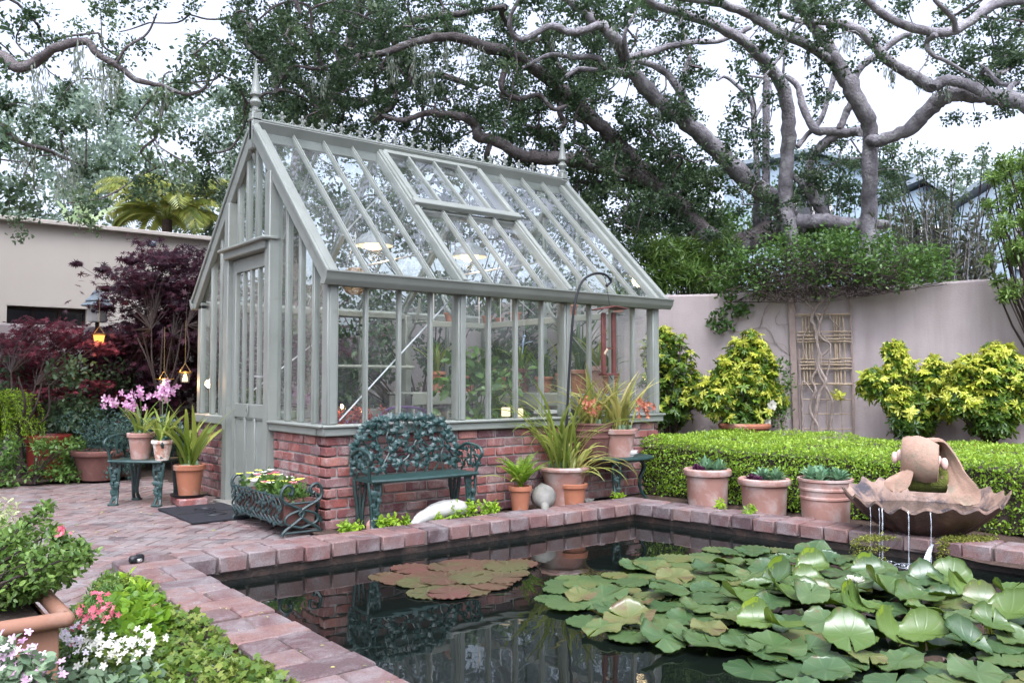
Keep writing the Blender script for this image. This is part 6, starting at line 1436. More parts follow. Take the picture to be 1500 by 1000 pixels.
# plants standing on the floor inside, table, chair, candles
bush('leafy_houseplant', 'tall leafy plant on the floor under the staging corner', 'plant', (5.7, 7.9, .02), [(rnd.gauss(0, .18), rnd.gauss(0, .2), rnd.uniform(.4, 1.5), .2, 40) for k in range(16)], 'shrub', .12)
bush('climbing_houseplant', 'leafy green climber near the rear wall of the greenhouse', 'plant', (4.4, 9.1, .02), [(rnd.gauss(0, .3), rnd.gauss(0, .06), rnd.uniform(.5, 2.0), .2, 40) for k in range(14)], 'oak', .09)
tc_ = PY(515, 612, 7.0); t = thing('garden_table', 'small round table with candles inside the greenhouse', 'table', (tc_[0], 7.0, .02)); ztb = .80; b = MB(); b.lathe([(0, ztb-.03), (.5, ztb-.03), (.51, ztb-.01), (.5, ztb), (0, ztb)], (tc_[0], 7.0, 0), 36); b.build('tabletop', M['purple'], t); b = MB(); b.lathe([(.25, .02), (.24, .04), (.03, .08), (.03, ztb-.03)], (tc_[0], 7.0, 0), 14); b.build('leg', M['purple'], t)
for i, (px, py, lab) in enumerate([(491, 601, 'leftmost tealight on the greenhouse table'), (501, 595, 'tallest tealight on the greenhouse table'), (531, 600, 'tealight right of the diagonal rod'), (535, 611, 'lowest tealight nearest the purple chair'), ]):
    c = PY(px, py, 6.8+.1*i); c[2] = max(c[2], ztb+.05); t = thing('tealight', lab, 'candle', c); b = MB(); b.lathe([(.03, -.05), (.035, .0)], c, 12); b.build('glass_cup', M['glass'], t); b = MB(); b.ball(c+[0, 0, .0], (.014, .014, .02), 8); b.build('flame', M['flame'], t)
pl = thing('poinsettia', 'reddish leafy centrepiece on the greenhouse table', 'plant', (tc_[0], 7.0, ztb)); lc = LC()
for k in range(11): lc.blob((tc_[0]+rnd.gauss(0, .17), 7.0+rnd.gauss(0, .15), ztb+.03+rnd.random()*.05), .07, 26, .055, up=1.)
lc.build('leaves', L['poins'], pl, 'oval')
c = PY(592, 618, 6.95); t = thing('metal_chair', 'purple metal chair with arched wire back inside the greenhouse', 'chair', (c[0], 6.95, .02)); b = MB(); P_ = [PY(a_, b_, 6.95) for a_, b_ in ((555, 630), (558, 608), (572, 598), (592, 596), (614, 598), (628, 608), (632, 630))]
b.tube(smooth(P_, 4), .013, 7); b.tube(smooth([p_*[1, 1, 1]-[0, 0, .09] for p_ in P_], 4), .008, 6)
for k in range(5): x = P_[0][0]+.1+k*.1; b.tube([(x, 6.95, P_[3][2]-.01), (x, 6.95, .47)], .006, 5)
b.build('backrest', M['purple'], t); b = MB(); b.lathe([(0, .46), (.22, .46), (.23, .475), (0, .48)], (c[0]+.03, 7.15, 0), 24); b.build('seat', M['purple'], t)
for s_ in (-1, 1):
    for y in (6.97, 7.33): b = MB(); b.tube([(c[0]+.03+s_*.2, y, .46), (c[0]+.03+s_*.22, y, .025)], .012, 6); b.build('leg', M['purple'], t)
def block_candle(px, py, Y, w_, h, lab):
    c = PY(px, py, Y); t = thing('square_candle', lab, 'candle', c-[0, 0, h/2]); b = MB(); b.box(c, (w_, w_, h), .006); b.build('wax_block', M['candle'], t); b = MB(); b.tube([c+[0, 0, h/2], c+[0, 0, h/2+.015]], .002, 4); b.build('wick', M['black'], t)
block_candle(741, 603, YF+.14, .065, .085, 'lit square candle on the front sill, left of the pair'); block_candle(760, 604, YF+.14, .065, .08, 'lit square candle on the front sill, right of the pair')
t = block_candle(328, 598, 8.72, .05, .18, 'tall white candle glowing behind the gable left of the door')
c = PY(800, 602, YF+.17); t = thing('sill_tray', 'white rectangular tray on the front sill right of the square candles', 'tray', c-[0, 0, .03]); b = MB(); b.box(c-[0, 0, .02], (.22, .12, .012), .003)
for q in (-1, 1): b.box(c+[0, q*.06, -.005], (.22, .008, .035), .002); b.box(c+[q*.108, 0, -.005], (.008, .115, .035), .002)
b.build('tray_body', M['white'], t)
c = PY(520, 415, 7.4); t = thing('hanging_basket', 'wicker hanging basket inside near the front corner of the greenhouse', 'basket', c); b = MB()
for k in range(9): b.tube([c+np.array([cos(a), sin(a), 0])*(.13*sin(pi*(k+1)/10.)**.6)+[0, 0, .14-.03*k] for a in np.linspace(0, 2*pi, 19)], .008, 5)
for a in np.arange(8)*pi/4: b.tube([c+np.array([cos(a), sin(a), 0])*(.13*sin(pi*(k+1)/10.)**.6)+[0, 0, .14-.03*k] for k in range(9)], .006, 5)
b.build('basket_weave', M['wicker'], t); b = MB()
for a in (0, 2.1, 4.2): b.tube([c+np.array([cos(a), sin(a), 0])*.1+[0, 0, .13], c+[0, 0, .5]], .003, 4)
b.build('chain', M['steel'], t)
c = PY(766, 503, 7.2); t = thing('dragonfly_ornament', 'blue glass dragonfly ornament hanging inside the front panes', 'ornament', c); b = MB(); b.tube([c+[.02, 0, .07], c, c+[-.01, 0, -.12]], [.012, .014, .004], 8); b.ball(c+[.022, 0, .08], .018, 8); b.build('body', M['ornament'], t)
for dx_, dz_ in ((-.17, -.09), (.15, .03), (-.13, -.01), (.16, -.04)):
    b = MB(); e = c+[dx_, .01, dz_]; b.tube(smooth([c, (c+e)/2, e], 4), [.006, .012, .018, .022, .025, .025, .022, .016, .004], 8, flat=.15); b.build('wing', M['ornament'], t)
b = MB(); b.tube([c+[.02, 0, .09], (c[0], c[1], 2.2)], .002, 4); b.build('thread', M['steel'], t)
c = PY(752, 561, 7.9); t = thing('brass_hoop', 'brass hooped watering pot handle in front of the staging', 'ornament', c); b = MB(); b.tube([c+[.09*cos(a), 0, .11*sin(a)] for a in np.linspace(0, 2*pi, 25)], .007, 6); b.build('ring', M['brass'], t); b = MB(); b.tube([c+[0, 0, -.11], (c[0], c[1], .02)], .008, 6); b.build('stand', M['brass'], t)
# ================================================================ oaks
def zz5(x, y): return (560+x/2.5, y/2.5)
def zz6(x, y): return (1000+x/2.38, y/2.38)
def zz1(x, y): return (x/2.942, y/2.942)
def limb(b, pts, D, R_, nodes, n_=9, wob=.03):
    """pts in survey pixels, D depth at both ends (metres), R_ radius in survey pixels at both ends or list"""
    m_ = len(pts); Ds = np.interp(np.arange(m_), np.linspace(0, m_-1, len(D)), D)
    rr = .92*np.interp(np.arange(m_), np.linspace(0, m_-1, len(R_)), R_)
    P_ = np.array([PD(x, y, d+rnd.gauss(0, wob*2)) for (x, y), d in zip(pts, Ds)])
    S = smooth(P_, 6); k = np.linspace(0, m_-1, len(S)); r_ = np.interp(k, np.arange(m_), rr*Ds/FOC)
    r_ = r_*(1+.045*np.sin(k*5+rnd.random()*6)+.025*rng.normal(size=len(k)))
    S = S+rng.normal(size=S.shape)*r_[:, None]*.07
    b.tube(S, r_, n_)
    for s_, q_ in zip(S[::3], r_[::3]): nodes.append((s_, q_))
TREES = []
def oak(label, base, fn):
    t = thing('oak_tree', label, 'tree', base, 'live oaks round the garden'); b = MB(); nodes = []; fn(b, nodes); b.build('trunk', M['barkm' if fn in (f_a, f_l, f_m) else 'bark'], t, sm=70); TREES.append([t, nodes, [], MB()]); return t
def f_a(b, n):
    limb(b, [(1182, 470), (1175, 400), (1165, 350), (1139, 338), (1100, 353), (1063, 362), (1032, 346), (1000, 308), (960, 272), (928, 236), (896, 200), (856, 164), (828, 136), (800, 114), (776, 96), (748, 78), (712, 70), (680, 58), (652, 54), (608, 62), (560, 78), (520, 84), (470, 100), (430, 96)], [15.5, 15, 14.4, 13.8, 13, 12.4, 12], [24, 22, 20, 19, 19, 19, 18, 15, 14, 13, 12, 11, 11, 10, 10, 10, 9, 8, 7, 6, 5, 4, 3, 2], n, 12)
    limb(b, [(1000, 308), (960, 272), (928, 256), (892, 248), (840, 236), (800, 232), (764, 228), (744, 216), (720, 204), (700, 200), (696, 184), (680, 172), (652, 168), (624, 166), (590, 176), (560, 170)], [14.2, 13.2, 12.8], [13, 12, 13, 12, 11, 11, 10, 9, 9, 8, 7, 7, 6, 5, 4, 3], n)
    limb(b, [(975, 300), (940, 276), (900, 268), (868, 270), (840, 262)], [14.3, 14], [9, 3], n)
    limb(b, [(1032, 346), (1024, 330), (1010, 345)], [14.5, 14.5], [10, 6], n)
    limb(b, [(740, 100), (735, 130), (760, 145), (790, 140), (810, 160), (830, 155)], [13, 13.2], [5, 3], n, 6)
    limb(b, [(828, 136), (820, 165), (828, 180), (815, 190)], [13.4, 13.4], [6, 2], n, 6)
def f_b(b, n):
    limb(b, [(1185, 480), (1180, 400), (1168, 335), (1151, 311), (1126, 286), (1101, 269), (1067, 235), (1025, 197), (1000, 176), (960, 144), (932, 112), (916, 88), (900, 56), (880, 36), (856, 16), (832, 0), (800, -30), (760, -60)], [15.3, 15, 14, 13, 12.4], [20, 18, 17, 16, 15, 15, 14, 13, 12, 12, 11, 10, 9, 8, 7, 6, 5], n, 11)
    limb(b, [(916, 106), (888, 98), (872, 84), (840, 84), (808, 80), (784, 90), (765, 100)], [13.3, 12.8], [6, 2.5], n, 7)
    limb(b, [(914, 104), (880, 104), (848, 102), (828, 114), (815, 130)], [13.3, 13.6], [5.5, 3], n, 7)
    limb(b, [(882, 36), (856, 44), (836, 48), (808, 38), (780, 52), (760, 58), (748, 44), (748, 24), (760, 0)], [12.9, 12], [7, 3], n, 7)
    limb(b, [(920, 84), (952, 78), (980, 68), (1020, 62), (1060, 58), (1100, 40)], [13.2, 13.8], [6, 4], n, 7)
    limb(b, [(1012, 176), (996, 136), (980, 112), (960, 98), (932, 88)], [13.9, 13.4], [7, 5], n, 7)
    limb(b, [(1000, 165), (1002, 110), (1010, 80), (1000, 40), (990, 0)], [14, 14], [4.5, 3], n, 6)
    limb(b, [(920, 85), (915, 50), (930, 20), (940, -10)], [13.2, 12.8], [4, 2], n, 6)
def f_c(b, n):
    limb(b, [(1168, 420), (1158, 340), (1151, 300), (1151, 252), (1155, 189), (1149, 134), (1126, 97), (1092, 63), (1050, 38), (1000, 19), (960, 8), (920, -20)], [14.8, 14.6, 14, 13, 12], [13, 12, 11.5, 11, 11, 10.5, 9.5, 8.5, 8, 7, 6, 5], n, 10)
    limb(b, [(1120, 340), (1124, 300), (1122, 261), (1122, 168), (1122, 101), (1115, 60)], [15.2, 14.6], [8, 7, 6, 6, 5, 4], n, 8)
    limb(b, [(1109, 345), (1109, 300), (1109, 252), (1105, 185), (1101, 151), (1084, 130), (1063, 113), (1050, 118)], [15.4, 15], [7, 6, 5, 5, 4, 3, 2.5, 2], n, 7)
    limb(b, [(1105, 175), (1118, 150), (1130, 140), (1128, 120)], [15.2, 15.2], [3, 1.5], n, 6)
    limb(b, [(1220, 330), (1197, 298), (1185, 261), (1193, 227), (1218, 202), (1245, 194), (1262, 193)], [14.8, 14], [9, 8, 7, 7, 7, 7, 8], n, 9)
    limb(b, [(1160, 256), (1178, 272), (1192, 296)], [14.7, 14.7], [5, 6], n, 7)
    limb(b, [(1240, 193), (1212, 192), (1193, 189), (1176, 155), (1168, 126), (1147, 109)], [14.2, 14.2], [7, 7, 7, 6, 5, 4], n, 8)
    limb(b, [(1168, 215), (1180, 200), (1202, 176), (1214, 139), (1223, 109)], [14.4, 14.2], [4.5, 4, 4, 4, 5], n, 7)
    limb(b, [(1231, 188), (1240, 165), (1248, 147), (1256, 105), (1286, 80), (1319, 55), (1336, 50)], [14.2, 13.6], [6, 6, 6, 6, 5.5, 5, 4], n, 7)
def f_d(b, n):
    limb(b, [(1275, 470), (1273, 390), (1273, 319), (1275, 252), (1273, 189), (1260, 155), (1235, 109), (1214, 71), (1193, 38), (1168, 0), (1150, -40), (1120, -80)], [14, 13.6, 13, 12], [14, 13, 12.5, 12, 12, 13, 13, 11, 10, 9, 8, 6], n, 12)
    limb(b, [(1228, 98), (1185, 67), (1139, 46), (1101, 23), (1063, 8), (1025, 0), (980, -5), (930, -15)], [13.2, 11.5], [9, 8, 8, 7, 6.5, 6, 5, 4], n, 9)
    limb(b, [(1275, 205), (1290, 206), (1332, 189), (1361, 160), (1391, 139), (1433, 139), (1471, 145), (1500, 150), (1560, 175), (1640, 160)], [13.5, 12.6, 11.8], [9, 9, 11, 12, 12.5, 13, 13, 14, 14, 12], n, 10)
    limb(b, [(1366, 128), (1340, 112), (1319, 101), (1296, 84), (1260, 46), (1210, 32), (1176, 32), (1140, 20)], [12.8, 12], [10, 9, 8, 8, 7.5, 6.5, 5, 4], n, 8)
    limb(b, [(1366, 128), (1385, 118), (1410, 122), (1440, 134)], [12.5, 12.2], [9, 9], n, 8)
    limb(b, [(1300, 330), (1252, 328), (1210, 324), (1168, 324)], [13.9, 14.5], [8, 12], n, 9)
def f_e(b, n):
    limb(b, [(1720, 420), (1680, 200), (1600, 60), (1540, 10), (1500, 0), (1454, 8), (1412, 38), (1378, 48), (1328, 38), (1294, 21), (1269, 0), (1240, -20)], [12.5, 11.8, 11.2], [22, 18, 12, 9, 8, 8, 8, 7.5, 7, 6, 5.5, 5], n, 9)
    limb(b, [(1400, 45), (1395, 25), (1370, 0), (1360, -30)], [11.4, 11.2], [5, 3], n, 7)
    limb(b, [(1372, 50), (1357, 63), (1366, 80), (1391, 92), (1420, 110)], [11.5, 11.7], [5, 2.5], n, 7)
def f_l(b, n):
    limb(b, [(-260, 560), (-230, 300), (-130, 140), (-60, 90), (0, 82), (24, 99), (54, 90), (82, 70), (126, 61), (143, 80), (170, 95), (200, 117), (238, 126), (272, 138), (296, 132), (306, 119)], [9.5, 9, 9.2, 9.6], [34, 26, 15, 11, 9, 8.5, 8, 7, 6.5, 5.5, 5, 4.5, 3.5, 3, 2.5, 1.5], n, 9)
    limb(b, [(-200, 260), (-80, 190), (0, 184), (14, 200), (40, 212), (70, 220), (100, 235)], [9.3, 10.4], [14, 8, 6, 5, 4, 3, 2], n, 7)
    limb(b, [(-130, 140), (-60, 20), (60, -60), (200, -90), (360, -60), (420, -20), (440, 20)], [9.2, 9.8], [14, 11, 9, 8, 7, 5, 3], n, 8)
    limb(b, [(170, 95), (185, 70), (215, 50), (230, 20)], [9.2, 9.2], [3, 1.5], n, 6)
def f_m(b, n):
    limb(b, [(420, 640), (425, 400), (440, 250), (470, 160), (500, 100), (520, 40), (530, -20), (520, -100)], [17.5, 16.5, 15], [22, 18, 16, 13, 11, 9, 7, 5], n, 9)
    limb(b, [(470, 160), (440, 120), (400, 100), (370, 60), (350, 20)], [16.5, 15], [9, 4], n, 7)
    limb(b, [(480, 140), (530, 150), (580, 130), (640, 110), (700, 130)], [16.4, 15], [9, 4], n, 7)
    limb(b, [(500, 100), (560, 60), (610, 30), (680, 20), (740, 10)], [16, 14], [8, 4], n, 7)
oak('leaning live oak whose long sinuous limb passes over the greenhouse ridge', G(1182, 640)*[1, 1, 0] if False else (*PD(1182, 470, 15.5)[:2], 0), f_a)
oak('live oak with one straight diagonal limb rising left from the wall', (*PD(1185, 480, 15.3)[:2], 0), f_b)
oak('slender multi-stemmed live oak behind the wisteria crown', (*PD(1168, 420, 14.8)[:2], 0), f_c)
oak('pale upright oak trunk above the trellis with an arch reaching right', (*PD(1275, 470, 14)[:2], 0), f_d)
oak('oak off the right side whose dark limb crosses the top right corner', (*PD(1720, 420, 12.5)[:2], 0), f_e)
oak('oak at the left whose crooked bough hangs across the pale sky', (*PD(-260, 560, 9.5)[:2], 0), f_l)
oak('dense dark oak rising behind the greenhouse roof', (*PD(420, 640, 17.5)[:2], 0), f_m)
GRID = ["244444579999998489666566545667", "464234679999868788645545442467", "342456569999757889754444411267", "553445558998888999884422110143", "443344454565567899996655643010", "332222455566666678998876742000", "210000255555555569998653000000"]
clusters = []
def dep(px, py):
    if px < 340: return rnd.uniform(8.6, 13.5)
    if px < 540: return rnd.uniform(11.5, 15.5)
    if px < 1060: return rnd.uniform(13.3, 16.2) if rnd.random() < .88 else rnd.uniform(11.8, 13.3)
    return rnd.uniform(11.3, 15) if py < 200 else rnd.uniform(14, 16)
for j, row in enumerate(GRID):
    for i, ch in enumerate(row):
        d_ = int(ch)/9.
        n_ = {0: 0}.get(int(ch), None)
        if n_ == 0: continue
        nc = 11*d_**1.75*(.36 if i < 7 and j < 5 else .72 if i > 19 else 1.); nc = int(nc)+(rnd.random() < nc-int(nc))
        for k in range(nc):
            px, py = i*50+rnd.uniform(-4, 54), j*50+rnd.uniform(-4, 54)
            if px > 340 and sin(px*.043+py*.031)+sin(px*.021-py*.057+2)+sin(px*.09+py*.08) < -1.55: continue
            clusters.append((PD(px, py, dep(px, py)), rnd.uniform(.16, .30), 1.))
for k in range(430):   # crown above and to the sides of the frame
    px, py = rnd.uniform(-500, 2000), rnd.uniform(-420, 0); 
    if rnd.random() < .1: continue
    clusters.append((PD(px, py, rnd.uniform(9, 15)), rnd.uniform(.22, .4), .7))
for k in range(70): clusters.append((PD(rnd.uniform(1500, 1900), rnd.uniform(0, 200), rnd.uniform(11, 14)), rnd.uniform(.25, .4), .7))
for k in range(110): clusters.append((PD(rnd.uniform(-500, 0), rnd.uniform(0, 300), rnd.uniform(8, 12)), rnd.uniform(.25, .4), .7))
# overhanging boughs above the pond and patio
for k in range(300):
    x, y = rnd.uniform(-5, 9), rnd.uniform(-2, 9.5)
    if sin(x*1.1+1)+sin(y*1.3+x*.4) < -.35: continue
    clusters.append((np.array([x, y, rnd.uniform(7.6, 9.6)]), rnd.uniform(.25, .42), .55))
# grow twigs: connect each cluster to the nearest wood
NP_ = []; NT = []; NR = []
for ti, (t, nodes, _, _) in enumerate(TREES):
    for p_, r_ in nodes: NP_.append(p_); NT.append(ti); NR.append(r_)
P0 = np.array(NP_); C_ = np.array([c[0] for c in clusters]); nC_ = len(C_)
D2 = ((C_[:, None]-P0[None])**2).sum(2)**.5; best = D2.argmin(1); bd = D2.min(1)*1.0
par = [('n', int(q)) for q in best]; own = np.array([NT[q] for q in best]); done = np.zeros(nC_, bool); order = []
for it in range(nC_):
    k = int(np.where(done, 1e9, bd).argmin()); done[k] = True; order.append(k)
    d_ = np.linalg.norm(C_-C_[k], axis=1)*1.0+.05; upd = (~done) & (d_ < bd)
    for q in np.where(upd)[0]: par[q] = ('c', k); own[q] = own[k]; bd[q] = d_[q]
load = np.ones(nC_)
for k in reversed(order):
    if par[k][0] == 'c': load[par[k][1]] += load[k]
for k in order:
    a = P0[par[k][1]] if par[k][0] == 'n' else C_[par[k][1]]
    e = C_[k]; m_ = (a+e)/2+rng.normal(size=3)*np.linalg.norm(e-a)*.13; r0 = min(.05, .006*load[k]**.5+.004)
    TREES[own[k]][3].tube(smooth([a, m_, e], 3), np.linspace(r0*1.15, r0*.75, 7), 5, cap=False)
    TREES[own[k]][2].append(k)
for ti, (t, nodes, ks, tw) in enumerate(TREES):
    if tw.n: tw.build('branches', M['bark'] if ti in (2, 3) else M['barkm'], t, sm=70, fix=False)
    lc = LC(); ll = LC(); ml = LC()
    for k in ks:
        c, r_, q_ = clusters[k]; n_ = int(min(150, 1750*r_*r_*q_+22)); far_ = c[1] < 999
        tgt = ll if rnd.random() < (.5 if ti == 5 else .16) else lc
        for s_ in range(3): tgt.blob(c+rng.normal(size=3)*r_*.55, (r_*.8, r_*.8, r_*.5), n_//2, .062 if q_ > .8 else .085, up=.5, tint=(0, 1), shell=.8)
    lc.build('crown', L['oak'], t, 'quad')
    if ll.P: ll.build('pale_leaves', L['oakl'], t, 'quad')
# lace lichen hanging from the boughs
def moss(ti, spots_):
    lc = LC(); t = TREES[ti][0]
    for px, py, ln, D_ in spots_:
        for s_ in range(5):
            p_ = PD(px+rnd.gauss(0, 6), py, D_+rnd.gauss(0, .1)); L_ = ln*D_/FOC*rnd.uniform(.5, 1.1); n_ = 20
            z = rng.random(n_)**.8*L_; q_ = p_[None]-np.column_stack([np.zeros(n_), np.zeros(n_), z])+rng.normal(size=(n_, 3))*.03*(1-.5*z/L_)[:, None]
            lc.add(q_, rng.normal(size=(n_, 3))*.2+[0, 0, -1], rng.normal(size=(n_, 3)), rng.uniform(.06, .12, n_), rng.random(n_))
    lc.build('hanging_lichen', L['moss'], t, 'narrow')
moss(0, [(608, 60, 70, 12.3), (620, 62, 90, 12.3), (575, 80, 40, 12.2), (655, 56, 40, 12.6), (470, 100, 40, 12), (690, 62, 30, 12.6)])
moss(1, [(640, 90, 45, 12.5), (900, 60, 40, 13), (1000, 120, 70, 14), (965, 150, 40, 13.9), (835, 50, 30, 12.8)])
moss(5, [(120, 62, 55, 9.1), (145, 82, 90, 9.1), (165, 95, 70, 9.1), (105, 200, 90, 10), (115, 215, 110, 10), (60, 90, 60, 9.2), (240, 128, 45, 9.3), (95, 235, 60, 10.3), (40, 210, 60, 10)])
moss(3, [(1310, 95, 30, 12.6), (1345, 110, 25, 12.7), (1240, 40, 35, 12.3), (1380, 125, 20, 12.4), (1185, 67, 30, 13)])
moss(6, [(300, 190, 60, 13), (330, 210, 60, 13), (270, 230, 50, 13), (420, 80, 40, 15)])

# ================================================================ other trees and shrubs beyond the walls
def clump(name, label, cat, blobs, mat, leaf, tpl='quad', group=None, trunk=True, hang=0., tint=(0, 1), up=.5):
    """blobs = (px, py, D, rpx, n)"""
    cs = [PD(a, b_, d_) for a, b_, d_, _, _ in blobs]; c0 = sum(cs)/len(cs); base = np.array([c0[0], c0[1], 0.]); t = thing(name, label, cat, base, group); lc = LC(); b = MB()
    for (px, py, d_, r_, n_), c in zip(blobs, cs):
        R_ = r_*d_/FOC; lc.blob(c, (R_, R_, R_*.8), n_, leaf, up=up, shell=.5, hang=hang, tint=tint)
        f = base+[0, 0, c0[2]*.35]; m_ = f*.5+c*.5+rng.normal(size=3)*.1; b.tube(smooth([f, m_, c], 3), np.linspace(.02, .006, 7), 5)
    lc.build('crown', L[mat], t, tpl)
    b.tube([base, base+[.02, .02, c0[2]*.2], base+[0, 0, c0[2]*.36]], [.09, .07, .05], 8)
    b.build('trunk', M['barkd'], t); return t
R_ = random.Random(3)
def scat(n, x0, x1, y0, y1, d0, d1, r0, r1, m): return [(R_.uniform(x0, x1), R_.uniform(y0, y1), R_.uniform(d0, d1), R_.uniform(r0, r1), m) for _ in range(n)]
clump('evergreen_shrub', 'dark bushy evergreen behind the greenhouse right gable', 'shrub', scat(34, 900, 1060, 250, 420, 14.6, 17, 20, 34, 190), 'shrub', .085)
clump('evergreen_shrub', 'deep green shrub mass under the leaning oak trunks', 'shrub', scat(30, 1010, 1170, 290, 440, 16.5, 18, 20, 34, 170), 'shrub', .085)
clump('evergreen_shrub', 'dark round shrub beside the pale upright oak trunk', 'shrub', scat(20, 1160, 1320, 205, 300, 16.5, 18, 18, 28, 150), 'oak', .08)
clump('evergreen_shrub', 'low green shrub behind the wisteria and pale oak trunk', 'shrub', scat(20, 1160, 1330, 310, 400, 14.6, 16, 18, 28, 150), 'shrub', .08)
clump('bamboo_clump', 'fine narrow leaved bright bamboo clump over the wall right of the ridge', 'bamboo', scat(30, 925, 1075, 350, 425, 12.8, 14, 14, 26, 230), 'azalea', .14, 'narrow', tint=(0, .8))
clump('evergreen_shrub', 'mid green shrubs seen through the greenhouse roof', 'shrub', scat(40, 480, 880, 280, 430, 14.5, 17, 26, 40, 150), 'oak', .1)
clump('evergreen_shrub', 'dark hedge-like shrubs directly behind the greenhouse', 'shrub', scat(80, 280, 930, 420, 640, 12.2, 13.6, 28, 42, 170), 'oak', .09)
clump('leafy_tree', 'loose pale leaved tree screening the blue gabled houses', 'tree', scat(44, 1290, 1470, 215, 330, 15.5, 17.5, 9, 18, 60), 'oakl', .07)
clump('leafy_tree', 'small hazy tree beside the arching oak limb at far right', 'tree', scat(18, 1450, 1560, 215, 300, 15, 16.5, 9, 16, 55), 'oakl', .07)
# oleander with upright stems
q = PD(1365, 380, 13.2); t = thing('oleander', 'tall thin oleander with upright stems behind the wall at right', 'shrub', (q[0], q[1], 0)); lc = LC(); b = MB()
for k in range(130):
    px = rnd.uniform(1275, 1462); py = 285+rnd.random()*110+abs(px-1365)*.2; top = PD(px, py, 13.2+rnd.uniform(-.4, .5)); bot = np.array([q[0]*.5+top[0]*.5, q[1]*.5+top[1]*.5, 1.2]); m_ = (top+bot)/2+rng.normal(size=3)*.05; P_ = smooth([bot, m_, top], 8); b.tube(P_, np.linspace(.012, .005, len(P_)), 5)
    for p_ in P_[5:]:
        for s_ in range(4): lc.add(p_, rng.normal(size=3)*.6+[0, 0, .75], rng.normal(size=3), rnd.uniform(.08, .15), rng.random())
lc.build('foliage', L['olean'], t, 'lance'); b.build('stem', M['bark'], t)
clump('leafy_tree', 'pale yellow green layered tree at the right edge above the wall', 'tree', scat(60, 1468, 1640, 230, 440, 9.6, 10.8, 12, 20, 150)+[(1455, 260, 10, 11, 90), (1450, 300, 10, 9, 70), (1460, 345, 10, 12, 90), (1448, 380, 10, 8, 60), (1462, 410, 10, 10, 80)]+[(1478, 250, 10, 14, 70), (1470, 330, 10, 12, 60), (1485, 375, 10, 14, 60), (1472, 300, 10, 10, 50), (1490, 420, 9.8, 14, 60)], 'azalea', .075, 'lance', tint=(.3, 1), up=1.2)
# palm and banana
q = PD(245, 322, 21.5); t = thing('palm_tree', 'feathery olive green palm arching above the left building wall', 'tree', (q[0], q[1], 0)); lc = LC(); b = MB(); b.tube([(q[0], q[1], 0), (q[0], q[1], q[2]*.5), q], [.2, .14, .12], 10); b.build('trunk', M['barkd'], t); b = MB()
for k in range(36):
    a = k*2.4; e = rnd.uniform(.4, 1.35); h = np.array([cos(a), sin(a), 0]); p_ = q.copy(); P_ = [p_.copy()]; Ln = rnd.uniform(1.5, 2.7); sd = np.array([-sin(a), cos(a), 0])
    for i in range(26):
        ee = e-2.1*(i/26)**1.3; d = h*cos(ee)+np.array([0, 0, sin(ee)]); p_ = p_+d*Ln/26; P_.append(p_.copy())
        if i > 3:
            for s_ in (-1, 1): lc.add(p_, sd*s_*.8+d*.5+[0, 0, -.45], np.cross(sd*s_, d), .5*sin(pi*(i+3)/31), rng.random())
    b.tube(P_, np.linspace(.014, .004, len(P_)), 5)
o = lc.build('frond', L['palm'], t, 'narrow'); b.build('rachis', L['palm'], o)
q = PD(120, 345, 20.5); t = thing('banana_plant', 'pale broad leaved banana plant behind the building at left', 'plant', (q[0], q[1], 0)); b = MB(); b.tube([(q[0], q[1], 0), q-[0, 0, .4]], [.16, .1], 10); b.build('stem', L['banana'], t); b = MB()
for k in range(9): b.strap(q-[0, 0, .3], k*2.4, rnd.uniform(.9, 1.5), .42, rnd.uniform(1.1, 1.5), rnd.uniform(.3, 1.3), t=rng.random(), n=10)
b.build('leaves', L['banana'], t, fix=False)
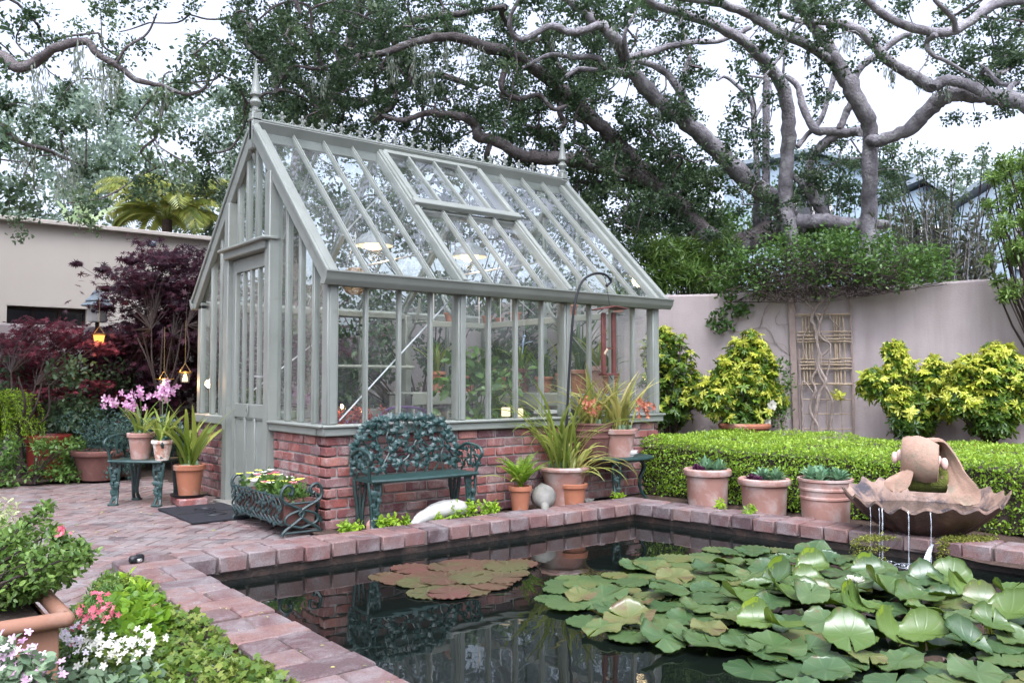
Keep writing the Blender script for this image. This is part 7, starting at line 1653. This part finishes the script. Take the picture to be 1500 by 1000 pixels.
# far trees
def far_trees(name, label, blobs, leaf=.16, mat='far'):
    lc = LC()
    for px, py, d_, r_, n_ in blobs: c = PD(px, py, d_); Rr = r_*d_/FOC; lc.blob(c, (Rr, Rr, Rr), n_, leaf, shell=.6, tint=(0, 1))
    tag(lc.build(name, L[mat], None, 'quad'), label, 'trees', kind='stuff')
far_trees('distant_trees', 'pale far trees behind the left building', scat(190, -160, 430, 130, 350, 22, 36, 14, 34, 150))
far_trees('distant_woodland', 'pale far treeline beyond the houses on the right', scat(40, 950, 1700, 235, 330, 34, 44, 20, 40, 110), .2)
# unseen trees added behind and beside the camera to keep glass reflections dark
for i, (x, y, lab) in enumerate([(-7, -5, 'unseen broad oak added behind the camera at left to darken reflections'), (1.5, -9, 'unseen broad oak added straight behind the camera to darken reflections'), (9.5, -6.5, 'unseen broad oak added behind the camera at right to darken reflections'), (-9, 3, 'unseen broad oak added far left of the patio to darken reflections')]):
    t = thing('reflection_tree', lab, 'tree', (x, y, 0)); b = MB(); b.tube(smooth([(x, y, 0), (x+.2, y+.1, 1.5), (x-.1, y+.2, 3.2)], 4), np.linspace(.3, .18, 9), 9); b.build('trunk', M['bark'], t); lc = LC(); b = MB()
    for k in range(60):
        c = np.array([x+rnd.gauss(0, 1.9), y+rnd.gauss(0, 1.7), rnd.uniform(1.0, 7)]); lc.blob(c, (.8, .8, .6), 110, .14, tint=(0, 1)); b.tube(smooth([(x, y, 2.2), ((x+c[0])/2, (y+c[1])/2, (2.2+c[2])/2+.4), c], 3), np.linspace(.07, .02, 7), 5)
    lc.build('crown', L['oak'], t, 'quad'); b.build('branches', M['bark'], t)
# fallen leaves on the patio
for i in range(26):
    x, y = rnd.uniform(-.5, 2.6), rnd.uniform(5.9, 10.3)
    pass
lc = LC()
for i in range(90):
    x, y = rnd.uniform(-1, 2.7), rnd.uniform(5.8, 10.6); lc.add((x, y, .006+rnd.random()*.01), (rnd.gauss(0, 1), rnd.gauss(0, 1), .1), (rnd.gauss(0, .2), rnd.gauss(0, .2), 1), rnd.uniform(.02, .045), rnd.random())
for i in range(40):
    y = rnd.uniform(2, 5.6); lc.add((rnd.uniform(1.38, 1.66), y, ZC+.006), (rnd.gauss(0, 1), rnd.gauss(0, 1), .1), (rnd.gauss(0, .2), rnd.gauss(0, .2), 1), rnd.uniform(.008, .02), rnd.random())
tag(lc.build('fallen_leaves', L['strapy'], None, 'oval'), 'scattered dry leaves lying on the brick patio and coping', 'leaf litter', kind='stuff')
